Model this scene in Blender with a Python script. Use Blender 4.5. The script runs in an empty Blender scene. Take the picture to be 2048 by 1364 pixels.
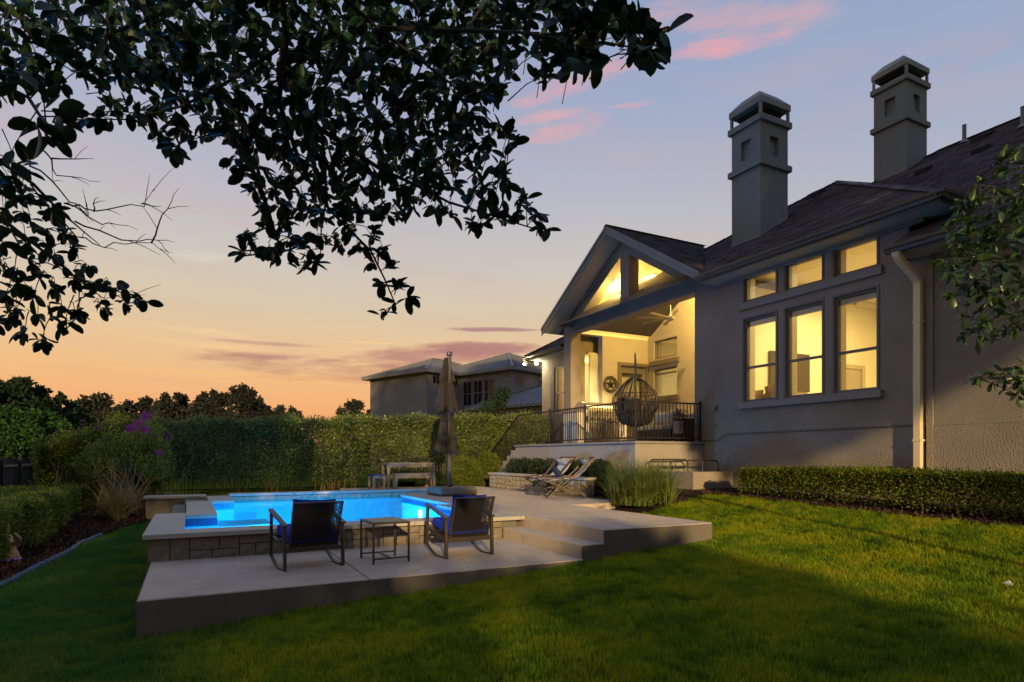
import bpy, math, random
import numpy as np
from mathutils import Vector, Matrix
R = math.radians
sc = bpy.context.scene
COL = sc.collection
random.seed(11); rng = np.random.default_rng(11)

# ------------------------------------------------------------------ camera
cd = bpy.data.cameras.new("camera"); cam = bpy.data.objects.new("camera", cd); COL.objects.link(cam)
cam.location = (0, 0, 0.95); cam.rotation_euler = (R(90), 0, R(-27.5))
cd.sensor_width = 36; cd.lens = 21.745; cd.shift_y = 0.1123; cd.clip_start = 0.05; cd.clip_end = 2000
sc.camera = cam
# ------------------------------------------------------------------ render / exposure
sc.render.engine = 'CYCLES'
sc.cycles.use_denoising = True
try: sc.cycles.denoiser = 'OPENIMAGEDENOISE'
except Exception: pass
sc.cycles.max_bounces = 7; sc.cycles.diffuse_bounces = 3; sc.cycles.glossy_bounces = 3
sc.cycles.transparent_max_bounces = 12; sc.cycles.transmission_bounces = 4
sc.cycles.sample_clamp_indirect = 6.0
sc.cycles.caustics_reflective = False; sc.cycles.caustics_refractive = False
sc.view_settings.view_transform = 'Standard'; sc.view_settings.look = 'None'
sc.view_settings.exposure = 0.0; sc.view_settings.gamma = 1.0
try: sc.view_settings.use_curve_mapping = False
except Exception: pass
def lin(c):
    return tuple(((x/255)/12.92 if x/255 <= .04045 else ((x/255+.055)/1.055)**2.4) for x in c)
# ------------------------------------------------------------------ sky
SUN_DIR = Vector((0.30, 0.93, -0.225)).normalized()      # way the light travels
SUN_ELEV = math.asin(-SUN_DIR.z)
world = bpy.data.worlds.new("World"); sc.world = world; world.use_nodes = True
W = world.node_tree; W.nodes.clear()
def wn(t, **kw):
    n = W.nodes.new(t)
    for k, v in kw.items(): setattr(n, k, v)
    return n
def wm(op, a, b=None, c=None, clamp=False):
    n = W.nodes.new('ShaderNodeMath'); n.operation = op; n.use_clamp = clamp
    for i, x in enumerate((a, b, c)):
        if x is None: continue
        if isinstance(x, (int, float)): n.inputs[i].default_value = x
        else: W.links.new(x, n.inputs[i])
    return n.outputs[0]
tc = wn('ShaderNodeTexCoord'); sx = wn('ShaderNodeSeparateXYZ'); W.links.new(tc.outputs['Generated'], sx.inputs[0])
az = wm('ARCTAN2', sx.outputs[0], sx.outputs[1]); el = sx.outputs[2]
ramp = wn('ShaderNodeValToRGB'); cr = ramp.color_ramp
stops = [(0.0,(205,135,95)),(.04,(238,160,102)),(.075,(246,176,114)),(.12,(240,188,130)),(.17,(231,195,149)),(.22,(217,198,168)),(.28,(204,196,184)),
         (.38,(181,181,193)),(.47,(160,168,192)),(.60,(134,152,186)),(1.0,(108,128,166))]
while len(cr.elements) < len(stops): cr.elements.new(.5)
for e, (p, c) in zip(cr.elements, stops): e.position = p; e.color = (*lin(c), 1)
W.links.new(wm('MAXIMUM', el, 0.0), ramp.inputs[0])
cur = ramp.outputs[0]
# slow shift of the sky to a cooler tone round to the right
cool = wn('ShaderNodeMix', data_type='RGBA'); cool.inputs[7].default_value = (*lin((128,158,192)), 1)
W.links.new(cur, cool.inputs[6]); W.links.new(wm('MULTIPLY', wm('SMOOTH_MIN', wm('MAXIMUM', wm('SUBTRACT', az, .62), 0.0), .9, .2), wm('MULTIPLY', wm('MINIMUM', wm('MAXIMUM', el, 0.0), .5), 1.35), clamp=True), cool.inputs[0])
cur = cool.outputs[2]
# clouds: soft patches torn by noise, each at its place in the sky (azimuth, height)
cv = wn('ShaderNodeCombineXYZ'); W.links.new(az, cv.inputs[0]); W.links.new(wm('MULTIPLY', el, 5.0), cv.inputs[1])
nz = wn('ShaderNodeTexNoise'); nz.inputs['Scale'].default_value = 9; nz.inputs['Detail'].default_value = 9; nz.inputs['Roughness'].default_value = .62
W.links.new(cv.outputs[0], nz.inputs['Vector'])
nz2 = wn('ShaderNodeTexNoise'); nz2.inputs['Scale'].default_value = 3.5; nz2.inputs['Detail'].default_value = 6
W.links.new(cv.outputs[0], nz2.inputs['Vector'])
nn = wm('SUBTRACT', wm('ADD', wm('MULTIPLY', nz.outputs[0], 1.5), wm('MULTIPLY', nz2.outputs[0], 1.3)), 1.4)
CLOUDS = [(0.15, 0.139, 0.151, 0.0178, -0.04, (184, 128, 112), 0.85, 0.7), (0.121, 0.147, 0.085, 0.0073, 0, (184, 128, 112), 0.7, 0.7), (0.348, 0.155, 0.181, 0.0201, 0.02, (186, 128, 116), 0.85, 0.7), (0.444, 0.169, 0.089, 0.0124, 0.02, (178, 122, 115), 0.85, 0.6), (0.059, 0.157, 0.134, 0.0057, -0.04, (252, 210, 150), 0.8, 0.9), (0.15, 0.167, 0.115, 0.0037, 0, (190, 140, 125), 0.8, 0.7), (0.0, 0.178, 0.108, 0.0055, -0.08, (244, 208, 158), 0.5, 1), (0.239, 0.176, 0.069, 0.0022, 0, (252, 205, 140), 0.8, 0.7), (0.457, 0.2, 0.077, 0.0038, 0, (170, 125, 125), 0.9, 0.5), (0.549, 0.464, 0.08, 0.0146, 0.12, (255, 160, 140), 0.9, 1.6), (0.533, 0.48, 0.072, 0.0076, 0.1, (250, 165, 150), 0.7, 1.4), (0.609, 0.521, 0.103, 0.014, 0.2, (252, 160, 150), 0.85, 1.5), (0.833, 0.553, 0.163, 0.0228, -0.05, (252, 168, 150), 0.92, 1.9), (0.804, 0.531, 0.094, 0.0103, -0.05, (250, 160, 152), 0.75, 1.4), (0.672, 0.487, 0.039, 0.0032, 0, (225, 165, 165), 0.5, 1), (1.13, 0.461, 0.051, 0.0117, 0.2, (185, 155, 172), 0.7, 1.6), (-0.025, 0.326, 0.056, 0.0084, 0.05, (206, 165, 160), 0.7, 1.2), (0.066, 0.324, 0.034, 0.0063, 0.0, (212, 165, 158), 0.6, 1.2), (0.016, 0.277, 0.039, 0.0077, 0.0, (226, 216, 202), 0.6, 1.3), (-0.05, 0.095, 0.169, 0.0069, -0.03, (255, 190, 125), 0.6, 1.2), (0.27, 0.096, 0.154, 0.0109, 0, (252, 176, 112), 0.4, 1.2), (-0.079, 0.183, 0.151, 0.0059, -0.03, (246, 214, 160), 0.6, 1.2), (0.026, 0.12, 0.156, 0.005, 0.0, (250, 200, 130), 0.6, 1.0), (0.224, 0.118, 0.195, 0.0061, 0.0, (214, 140, 108), 0.6, 0.9), (0.461, 0.138, 0.16, 0.0071, 0.0, (214, 150, 120), 0.6, 1.0), (-0.182, 0.219, 0.076, 0.0071, 0.0, (226, 206, 180), 0.4, 1.2)]
for (a0, e0, wa, we, tilt, col, dens, soft) in CLOUDS:
    da = wm('DIVIDE', wm('SUBTRACT', az, a0), wa)
    de = wm('DIVIDE', wm('SUBTRACT', wm('SUBTRACT', el, e0), wm('MULTIPLY', wm('SUBTRACT', az, a0), tilt)), we)
    m = wm('SUBTRACT', 1.0, wm('ADD', wm('MULTIPLY', da, da), wm('MULTIPLY', de, de)))
    m = wm('ADD', m, wm('MULTIPLY', nn, 2.9))
    m = wm('MULTIPLY', wm('DIVIDE', m, soft*1.7, clamp=True), dens)
    mx = wn('ShaderNodeMix', data_type='RGBA'); mx.inputs[7].default_value = (*lin(col), 1)
    W.links.new(m, mx.inputs[0]); W.links.new(cur, mx.inputs[6]); cur = mx.outputs[2]
# thin high veil: faint streaks everywhere, a little pinker and greyer than the clear sky
sv = wn('ShaderNodeCombineXYZ'); W.links.new(az, sv.inputs[0]); W.links.new(wm('ADD', wm('MULTIPLY', el, 7.0), wm('MULTIPLY', az, .5)), sv.inputs[1])
nv = wn('ShaderNodeTexNoise'); nv.inputs['Scale'].default_value = 2.6; nv.inputs['Detail'].default_value = 8; nv.inputs['Roughness'].default_value = .55; W.links.new(sv.outputs[0], nv.inputs['Vector'])
vf = wm('MULTIPLY', wm('MULTIPLY', wm('SUBTRACT', nv.outputs[0], .44), 3.0, clamp=True), .30)
vx = wn('ShaderNodeMix', data_type='RGBA'); vx.inputs[7].default_value = (*lin((205,165,160)), 1); W.links.new(vf, vx.inputs[0]); W.links.new(cur, vx.inputs[6]); cur = vx.outputs[2]
bg = wn('ShaderNodeBackground'); W.links.new(cur, bg.inputs[0])
# dusk: the sky dims smoothly away from the afterglow, to dull blue-grey on the far side
cs = wm('COSINE', wm('SUBTRACT', az, .5))
tt = wm('DIVIDE', wm('ADD', cs, .35), 1.05, clamp=True); tt = wm('MULTIPLY', wm('MULTIPLY', tt, tt), wm('SUBTRACT', 3.0, wm('MULTIPLY', tt, 2.0)))
hz_ = wm('SUBTRACT', 1.0, wm('MULTIPLY', el, el), clamp=True)
tt = wm('ADD', wm('MULTIPLY', tt, hz_), wm('MULTIPLY', 1.75, wm('SUBTRACT', 1.0, hz_)))
W.links.new(wm('ADD', wm('MULTIPLY', tt, .48), .52), bg.inputs[1])
skyt = wn('ShaderNodeTexSky'); skyt.sky_type = 'NISHITA'; skyt.sun_disc = False
skyt.sun_elevation = SUN_ELEV; skyt.sun_rotation = math.atan2(-SUN_DIR.x, -SUN_DIR.y); skyt.air_density = 1.0
bg2 = wn('ShaderNodeBackground'); bg2.inputs[1].default_value = 0.002; W.links.new(skyt.outputs[0], bg2.inputs[0])
ads = wn('ShaderNodeAddShader'); W.links.new(bg.outputs[0], ads.inputs[0]); W.links.new(bg2.outputs[0], ads.inputs[1])
wo = wn('ShaderNodeOutputWorld'); W.links.new(ads.outputs[0], wo.inputs[0])
# ------------------------------------------------------------------ sun
sl = bpy.data.lights.new("sun", 'SUN'); sl.energy = 5.0; sl.angle = R(0.6); sl.color = (1.0, .70, .32)
sun = bpy.data.objects.new("sun", sl); COL.objects.link(sun); sun.rotation_euler = SUN_DIR.to_track_quat('-Z', 'Y').to_euler()

# ------------------------------------------------------------------ materials
def NT(name):
    m = bpy.data.materials.new(name); m.use_nodes = True
    nt = m.node_tree; b = nt.nodes['Principled BSDF']; return m, nt, b
def mat(name, col, rough=.8, var=.18, scale=6., bump=0., bscale=60., metal=0., spec=.35, stretch=(1,1,1), fine=0., detail=5, island=0., trans=0., big=0.):
    """procedural material: mottled base colour, fine grain and relief"""
    m, nt, b = NT(name); N = nt.nodes; L = nt.links
    t = N.new('ShaderNodeTexCoord'); mp = N.new('ShaderNodeMapping'); mp.inputs['Scale'].default_value = stretch
    L.new(t.outputs['Object'], mp.inputs[0])
    n = N.new('ShaderNodeTexNoise'); n.inputs['Scale'].default_value = scale; n.inputs['Detail'].default_value = detail; n.inputs['Roughness'].default_value = .6
    L.new(mp.outputs[0], n.inputs['Vector'])
    def mth(op, a, c):
        q = N.new('ShaderNodeMath'); q.operation = op
        for i, x in enumerate((a, c)):
            if isinstance(x, (int, float)): q.inputs[i].default_value = x
            else: L.new(x, q.inputs[i])
        return q.outputs[0]
    f = mth('MULTIPLY', mth('SUBTRACT', n.outputs[0], .5), 2.6*var)
    if fine:
        n2 = N.new('ShaderNodeTexNoise'); n2.inputs['Scale'].default_value = bscale*1.5; n2.inputs['Detail'].default_value = 2
        L.new(mp.outputs[0], n2.inputs['Vector']); f = mth('ADD', f, mth('MULTIPLY', mth('SUBTRACT', n2.outputs[0], .5), 2*fine))
    if big:
        n3 = N.new('ShaderNodeTexNoise'); n3.inputs['Scale'].default_value = .55; n3.inputs['Detail'].default_value = 3
        L.new(mp.outputs[0], n3.inputs['Vector']); f = mth('ADD', f, mth('MULTIPLY', mth('SUBTRACT', n3.outputs[0], .5), 2*big))
    if island:
        g = N.new('ShaderNodeNewGeometry'); f = mth('ADD', f, mth('MULTIPLY', mth('SUBTRACT', g.outputs['Random Per Island'], .5), 2*island))
    f = mth('MAXIMUM', mth('ADD', f, 1.0), .12)
    vm = N.new('ShaderNodeVectorMath'); vm.operation = 'SCALE'; vm.inputs[0].default_value = col
    L.new(f, vm.inputs['Scale']); L.new(vm.outputs[0], b.inputs['Base Color'])
    b.inputs['Roughness'].default_value = rough; b.inputs['Metallic'].default_value = metal
    b.inputs['Specular IOR Level'].default_value = spec
    if bump:
        n4 = N.new('ShaderNodeTexNoise'); n4.inputs['Scale'].default_value = bscale; n4.inputs['Detail'].default_value = 4
        L.new(mp.outputs[0], n4.inputs['Vector'])
        bp = N.new('ShaderNodeBump'); bp.inputs['Strength'].default_value = min(1, bump); bp.inputs['Distance'].default_value = .02*max(1, bump)
        L.new(n4.outputs[0], bp.inputs['Height']); L.new(bp.outputs[0], b.inputs['Normal'])
    if trans:
        tr = N.new('ShaderNodeBsdfTranslucent'); L.new(vm.outputs[0], tr.inputs[0])
        mx = N.new('ShaderNodeMixShader'); mx.inputs[0].default_value = trans
        L.new(b.outputs[0], mx.inputs[1]); L.new(tr.outputs[0], mx.inputs[2]); L.new(mx.outputs[0], N['Material Output'].inputs[0])
    return m
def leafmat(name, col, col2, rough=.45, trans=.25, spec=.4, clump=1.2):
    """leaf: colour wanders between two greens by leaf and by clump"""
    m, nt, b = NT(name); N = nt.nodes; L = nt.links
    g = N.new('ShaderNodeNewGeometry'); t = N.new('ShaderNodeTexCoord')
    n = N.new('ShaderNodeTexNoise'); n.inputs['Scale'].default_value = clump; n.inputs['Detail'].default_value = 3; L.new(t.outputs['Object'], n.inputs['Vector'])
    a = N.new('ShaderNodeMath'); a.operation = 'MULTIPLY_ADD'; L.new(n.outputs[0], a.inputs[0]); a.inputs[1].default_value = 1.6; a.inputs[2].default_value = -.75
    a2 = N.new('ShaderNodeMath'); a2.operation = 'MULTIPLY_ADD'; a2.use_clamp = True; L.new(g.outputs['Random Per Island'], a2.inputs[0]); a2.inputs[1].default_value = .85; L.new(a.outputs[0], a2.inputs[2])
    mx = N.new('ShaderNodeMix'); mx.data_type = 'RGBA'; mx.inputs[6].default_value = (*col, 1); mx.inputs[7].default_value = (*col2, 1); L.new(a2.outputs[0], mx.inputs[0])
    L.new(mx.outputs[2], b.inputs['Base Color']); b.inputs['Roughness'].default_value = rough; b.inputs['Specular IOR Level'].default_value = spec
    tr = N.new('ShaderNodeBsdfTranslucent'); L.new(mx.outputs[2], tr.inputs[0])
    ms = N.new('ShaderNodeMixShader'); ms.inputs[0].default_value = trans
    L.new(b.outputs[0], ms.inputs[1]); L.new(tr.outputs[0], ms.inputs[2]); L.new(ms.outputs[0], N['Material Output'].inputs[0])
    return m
def emis(name, col, s):
    m, nt, b = NT(name); b.inputs['Base Color'].default_value = (*col, 1); b.inputs['Emission Color'].default_value = (*col, 1); b.inputs['Emission Strength'].default_value = s
    return m
def glass(name, tint=(1,1,1), refl=1.0):
    m, nt, b = NT(name); N = nt.nodes; L = nt.links; N.remove(b)
    t = N.new('ShaderNodeBsdfTransparent'); t.inputs[0].default_value = (*tint, 1)
    g = N.new('ShaderNodeBsdfGlossy'); g.inputs['Roughness'].default_value = .02
    fr = N.new('ShaderNodeFresnel'); fr.inputs[0].default_value = 1.45
    q = N.new('ShaderNodeMath'); q.operation = 'MULTIPLY'; q.inputs[1].default_value = refl; L.new(fr.outputs[0], q.inputs[0])
    mx = N.new('ShaderNodeMixShader'); L.new(q.outputs[0], mx.inputs[0]); L.new(t.outputs[0], mx.inputs[1]); L.new(g.outputs[0], mx.inputs[2])
    L.new(mx.outputs[0], N['Material Output'].inputs[0]); return m

MT = {}
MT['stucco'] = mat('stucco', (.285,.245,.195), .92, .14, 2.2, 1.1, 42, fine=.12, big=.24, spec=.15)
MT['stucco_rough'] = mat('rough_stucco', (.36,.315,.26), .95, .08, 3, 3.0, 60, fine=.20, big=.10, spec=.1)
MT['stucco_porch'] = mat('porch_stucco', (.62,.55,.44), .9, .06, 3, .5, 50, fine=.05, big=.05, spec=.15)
MT['stucco_pad'] = mat('pad_stucco', (.34,.30,.26), .92, .08, 2.2, .8, 42, fine=.08, big=.08, spec=.15)
MT['trim'] = mat('painted_trim', (.22,.19,.16), .7, .08, 5, .3, 60, spec=.3)
MT['sill'] = mat('cast_sill', (.26,.235,.21), .85, .12, 9, .5, 60, fine=.1)
MT['frame'] = mat('window_frame', (.15,.14,.135), .5, .05, 5, spec=.4)
MT['frame_light'] = mat('window_frame_light', (.55,.5,.42), .5, .05, 5)
MT['fascia'] = mat('fascia_paint', (.13,.11,.085), .55, .08, 6, spec=.4)
MT['gutter'] = mat('gutter_metal', (.075,.064,.056), .42, .08, 6, spec=.5)
MT['soffit'] = mat('soffit_board', (.42,.36,.26), .8, .06, 5)
MT['plank'] = mat('ceiling_plank', (.60,.50,.36), .75, .10, 7, stretch=(.4,6,6), island=.06)
MT['shingle'] = mat('shingle', (.092,.082,.096), .92, .22, 14, .8, 90, fine=.35, island=.42, spec=.2)
MT['chimney'] = mat('chimney_stucco', (.205,.235,.235), .92, .09, 3, .7, 45, fine=.08, big=.08, spec=.15)
MT['cap'] = mat('chimney_cap_metal', (.20,.215,.215), .6, .1, 6, spec=.4)
MT['flue'] = mat('flue_dark', (.012,.012,.012), .9, .1, 5)
MT['downspout'] = mat('downspout_paint', (.74,.60,.36), .5, .06, 6, spec=.4)
MT['concrete'] = mat('patio_concrete', (.32,.275,.235), .9, .13, 4.5, .5, 130, fine=.16, big=.16, spec=.2)
def stained(name, col, dark, rough=.9):
    m = mat(name, col, rough, .12, 4.0, .6, 120, fine=.16, big=.16, spec=.2); nt = m.node_tree; N = nt.nodes; L = nt.links; b = N['Principled BSDF']
    src = b.inputs['Base Color'].links[0].from_socket; t = N.new('ShaderNodeTexCoord'); out = src
    for sc_, lo, hi, a in ((1.1,.50,.64,.35),(5.0,.58,.66,.30),(38,.66,.70,.55)):
        n = N.new('ShaderNodeTexNoise'); n.inputs['Scale'].default_value = sc_; n.inputs['Detail'].default_value = 6; n.inputs['Roughness'].default_value = .7; L.new(t.outputs['Object'], n.inputs['Vector'])
        r = N.new('ShaderNodeMapRange'); r.inputs[1].default_value = lo; r.inputs[2].default_value = hi; r.inputs[4].default_value = a; L.new(n.outputs[0], r.inputs[0])
        x = N.new('ShaderNodeMix'); x.data_type = 'RGBA'; x.inputs[7].default_value = (*dark, 1); L.new(r.outputs[0], x.inputs[0]); L.new(out, x.inputs[6]); out = x.outputs[2]
    L.new(out, b.inputs['Base Color']); return m
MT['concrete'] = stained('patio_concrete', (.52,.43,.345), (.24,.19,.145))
MT['concrete_shade_side'] = mat('shaded_concrete', (.15,.135,.115), .93, .16, 3.0, .5, 60, fine=.12, big=.25, spec=.2, stretch=(1,1,.5))  # darker than the slab tops: the fronts' shade is in this colour
MT['coping'] = mat('coping_stone', (.42,.385,.335), .8, .07, 5, .3, 110, fine=.09, big=.08, spec=.3)
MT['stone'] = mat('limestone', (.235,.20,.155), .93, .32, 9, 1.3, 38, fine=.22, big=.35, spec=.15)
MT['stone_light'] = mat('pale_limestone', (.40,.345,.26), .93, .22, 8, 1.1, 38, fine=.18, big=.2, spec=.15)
MT['mortar'] = mat('mortar', (.17,.155,.13), .95, .12, 20, .6, 90)
MT['tile'] = mat('pool_tile', (.04,.10,.22), .3, .6, 14, detail=2, spec=.6)
MT['plaster'] = mat('pool_plaster', (.50,.80,.90), .7, .05, 3)
MT['soil'] = mat('mulch', (.042,.024,.018), .98, .5, 16, 3, 45, fine=.5, spec=.1)
MT['edging'] = mat('edging_stone', (.07,.10,.16), .85, .2, 9, 1, 40, island=.3)
MT['ground'] = mat('lawn_soil', (.09,.11,.012), 1.0, .35, 5, 1.5, 60, fine=.3, big=.2, spec=0)
MT['wicker'] = mat('dark_wicker', (.006,.0055,.006), .5, .3, 60, spec=.4, island=.3)
MT['metal_brown'] = mat('bronze_metal', (.045,.034,.028), .42, .12, 12, spec=.5)
MT['rail'] = mat('railing_metal', (.018,.014,.012), .45, .1, 10, spec=.5)
MT['blue'] = mat('blue_cushion', (.012,.035,.42), .85, .12, 12, .4, 160, fine=.08, spec=.2)
MT['tabletop'] = mat('speckled_glass_top', (.10,.15,.19), .22, .1, 30, spec=.7)
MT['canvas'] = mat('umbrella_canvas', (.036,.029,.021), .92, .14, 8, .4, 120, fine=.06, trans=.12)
MT['pole'] = mat('umbrella_pole', (.075,.062,.055), .4, .1, 10, spec=.5)
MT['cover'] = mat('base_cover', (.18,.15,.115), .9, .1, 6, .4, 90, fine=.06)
MT['teak'] = mat('weathered_teak', (.22,.165,.10), .8, .2, 8, .3, 60, stretch=(6,6,1.5))
MT['teak2'] = mat('weathered_teak_long', (.22,.165,.10), .8, .2, 8, .3, 60, stretch=(1,6,6))
MT['darkseat'] = mat('dark_bench_cover', (.035,.04,.055), .7, .15, 10)
MT['deckwood'] = mat('dark_deck_wood', (.075,.048,.03), .5, .25, 14, spec=.45)
MT['sling'] = mat('sling_canvas', (.52,.48,.42), .9, .08, 12, .3, 160, trans=.15)
MT['navy'] = mat('navy_cushion', (.03,.04,.07), .85, .15, 12)
MT['fencewood'] = mat('fence_board', (.020,.018,.018), .9, .25, 5, .5, 50, stretch=(5,5,1), island=.3)
MT['bark'] = mat('bark', (.045,.035,.028), .95, .3, 12, 1.5, 40)
MT['twig'] = mat('dark_twig', (.03,.027,.028), .9, .2, 20)
MT['stem'] = mat('pale_stem', (.16,.12,.07), .9, .3, 10)
MT['wh_wall'] = mat('pale_brick', (.25,.25,.25), .95, .14, 9, .8, 12, stretch=(1,1,4), fine=.05, spec=.1)
MT['wh_roof'] = mat('metal_roof', (.15,.155,.165), .5, .06, 2, spec=.5)
MT['wh_trim'] = mat('grey_trim', (.22,.21,.20), .7, .05, 4)
MT['darkglass'] = mat('dark_glass', (.012,.013,.016), .12, .1, 3, spec=.6)
MT['glass'] = glass('window_glass', (.97,.97,.95), .8)
MT['room'] = mat('room_wall', (.80,.76,.62), .9, .03, 2)
MT['roomfloor'] = mat('room_floor', (.30,.22,.14), .6, .1, 4)
MT['tv'] = mat('tv_screen', (.05,.042,.03), .3, .1, 4, spec=.5)
MT['mirror_frame'] = mat('whitewashed_frame', (.48,.42,.30), .8, .35, 22)
MT['pillow'] = mat('beige_pillow', (.34,.28,.2), .9, .3, 22)
MT['white'] = mat('white_paint', (.75,.72,.66), .6, .04, 6)
MT['steel'] = mat('stainless', (.55,.52,.48), .32, .06, 8, metal=.85)
MT['steel_dark'] = mat('grill_dark', (.08,.075,.07), .4, .1, 8, spec=.5)
MT['iron'] = mat('black_iron', (.012,.011,.010), .5, .1, 10, spec=.5)
MT['pod'] = mat('egg_chair_rattan', (.022,.017,.014), .5, .2, 30, spec=.5)
MT['sofa'] = mat('sofa_fabric', (.30,.25,.18), .95, .1, 30, .5, 200)
MT['bulb'] = emis('bulb', (1.0,.80,.38), 60)
MT['bulb_white'] = emis('flood_bulb', (1.0,.93,.78), 90)
MT['pool_bulb'] = emis('pool_bulb', (.45,.85,1.0), 14)
MT['lampglow'] = emis('lamp_glow', (1.0,.86,.5), 5)
MT['petal'] = mat('myrtle_petal', (.42,.06,.33), .8, .3, 20, island=.35, trans=.3)
MT['petal_dull'] = mat('myrtle_petal_faded', (.20,.09,.10), .8, .3, 20, island=.35, trans=.3)

# ------------------------------------------------------------------ mesh helpers
class MB:
    def __init__(s): s.v = []; s.f = []
    def add(s, vs, fs):
        o = len(s.v); s.v += [tuple(p) for p in vs]; s.f += [tuple(i+o for i in f) for f in fs]; return s
    def box(s, x0, y0, z0, x1, y1, z1):
        return s.add([(x0,y0,z0),(x1,y0,z0),(x1,y1,z0),(x0,y1,z0),(x0,y0,z1),(x1,y0,z1),(x1,y1,z1),(x0,y1,z1)],
                     [(0,3,2,1),(4,5,6,7),(0,1,5,4),(1,2,6,5),(2,3,7,6),(3,0,4,7)])
    def bar(s, p, q, w, h=None, up=(0,0,1)):
        """rectangular bar from p to q, w across, h along up"""
        h = h or w; p = Vector(p); q = Vector(q); d = (q-p).normalized(); u = Vector(up)
        if abs(d.dot(u)) > .98: u = Vector((0,1,0))
        a = d.cross(u).normalized()*w/2; b = a.cross(d).normalized()*h/2
        vs = [p-a-b, p+a-b, p+a+b, p-a+b, q-a-b, q+a-b, q+a+b, q-a+b]
        return s.add(vs, [(0,3,2,1),(4,5,6,7),(0,1,5,4),(1,2,6,5),(2,3,7,6),(3,0,4,7)])
    def tube(s, pts, r, n=6, cap=True):
        pts = [Vector(p) for p in pts]; rr = r if isinstance(r, (list, tuple)) else [r]*len(pts)
        o = len(s.v); prev = None
        for i, p in enumerate(pts):
            d = (pts[min(i+1, len(pts)-1)] - pts[max(i-1, 0)]).normalized()
            u = prev if prev else (Vector((0,0,1)) if abs(d.z) < .95 else Vector((1,0,0)))
            a = d.cross(u).normalized(); b = a.cross(d).normalized(); prev = b
            for k in range(n):
                t = 2*math.pi*k/n; s.v.append(tuple(p + a*math.cos(t)*rr[i] + b*math.sin(t)*rr[i]))
        for i in range(len(pts)-1):
            for k in range(n):
                s.f.append((o+i*n+k, o+i*n+(k+1) % n, o+(i+1)*n+(k+1) % n, o+(i+1)*n+k))
        if cap:
            s.f.append(tuple(o+k for k in range(n))[::-1]); s.f.append(tuple(o+(len(pts)-1)*n+k for k in range(n)))
        return s
    def prism(s, poly, vec):
        """closed polygon (3D, planar) pushed along vec"""
        n = len(poly); vec = Vector(vec); a = [Vector(p) for p in poly]
        nrm = Vector((0,0,0))
        for i in range(n): nrm += a[i].cross(a[(i+1) % n])
        if nrm.dot(vec) > 0: a = a[::-1]
        vs = a + [p+vec for p in a]
        fs = [tuple(range(n)), tuple(range(2*n-1, n-1, -1))]
        for i in range(n):
            j = (i+1) % n; fs.append((i, i+n, j+n, j))
        return s.add(vs, fs)
    def lathe(s, prof, n=16, c=(0,0,0)):
        o = len(s.v)
        for (r, z) in prof:
            for k in range(n):
                t = 2*math.pi*k/n; s.v.append((c[0]+r*math.cos(t), c[1]+r*math.sin(t), c[2]+z))
        for i in range(len(prof)-1):
            for k in range(n): s.f.append((o+i*n+k, o+i*n+(k+1) % n, o+(i+1)*n+(k+1) % n, o+(i+1)*n+k))
        s.f.append(tuple(o+k for k in range(n))[::-1]); s.f.append(tuple(o+(len(prof)-1)*n+k for k in range(n)))
        return s
    def mesh(s, name):
        me = bpy.data.meshes.new(name); me.from_pydata(s.v, [], s.f); me.update(); return me
    def build(s, name, m, parent=None, world=True, bevel=0, smooth=False, kind=None, label=None):
        me = s.mesh(name); return link(name, me, m, parent, world, bevel, smooth, kind, label)
def world_of(o):
    w = Matrix.Translation(o.location) @ o.rotation_euler.to_matrix().to_4x4()
    return w if o.parent is None else world_of(o.parent) @ o.matrix_parent_inverse @ w
def link(name, me, m, parent=None, world=True, bevel=0, smooth=False, kind=None, label=None):
    o = bpy.data.objects.new(name, me); COL.objects.link(o)
    if m is not None and not me.materials: me.materials.append(MT[m] if isinstance(m, str) else m)
    if smooth:
        me.polygons.foreach_set('use_smooth', [True]*len(me.polygons))
    if parent is not None:
        o.parent = parent
        if world:
            o.matrix_parent_inverse = world_of(parent).inverted()
    if bevel:
        b = o.modifiers.new('bevel', 'BEVEL'); b.width = bevel; b.segments = 2; b.limit_method = 'ANGLE'; b.angle_limit = R(40)
    if kind: o['kind'] = kind
    if label: o['label'] = label
    return o
def np_mesh(name, V, Fq):
    """mesh from numpy arrays; Fq is (n, k) with k = 3 or 4"""
    me = bpy.data.meshes.new(name); V = np.asarray(V, np.float32); Fq = np.asarray(Fq, np.int32)
    me.vertices.add(len(V)); me.vertices.foreach_set('co', V.ravel())
    k = Fq.shape[1]; me.loops.add(Fq.size); me.loops.foreach_set('vertex_index', Fq.ravel())
    me.polygons.add(len(Fq)); me.polygons.foreach_set('loop_start', np.arange(0, Fq.size, k, dtype=np.int32))
    me.update(calc_edges=True); return me
def thing(name, label, cat, loc=(0,0,0), rotz=0, group=None):
    o = bpy.data.objects.new(name, None); COL.objects.link(o); o.empty_display_size = .2
    o.location = loc; o.rotation_euler = (0,0,rotz); tag(o, label, cat, group); return o
def tag(o, label, cat, group=None):
    o['label'] = label; o['category'] = cat
    if group: o['group'] = group
    return o
def struct(mb, name, m, **k): return mb.build(name, m, kind='structure', **k)
def copy_tree(o, parent=None):
    c = o.copy(); COL.objects.link(c); c.parent = parent
    if parent is not None: c.matrix_parent_inverse = o.matrix_parent_inverse.copy()
    for ch in list(o.children): copy_tree(ch, c)
    return c
def unit(v): return v/np.maximum(np.linalg.norm(v, axis=1, keepdims=True), 1e-6)
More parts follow.
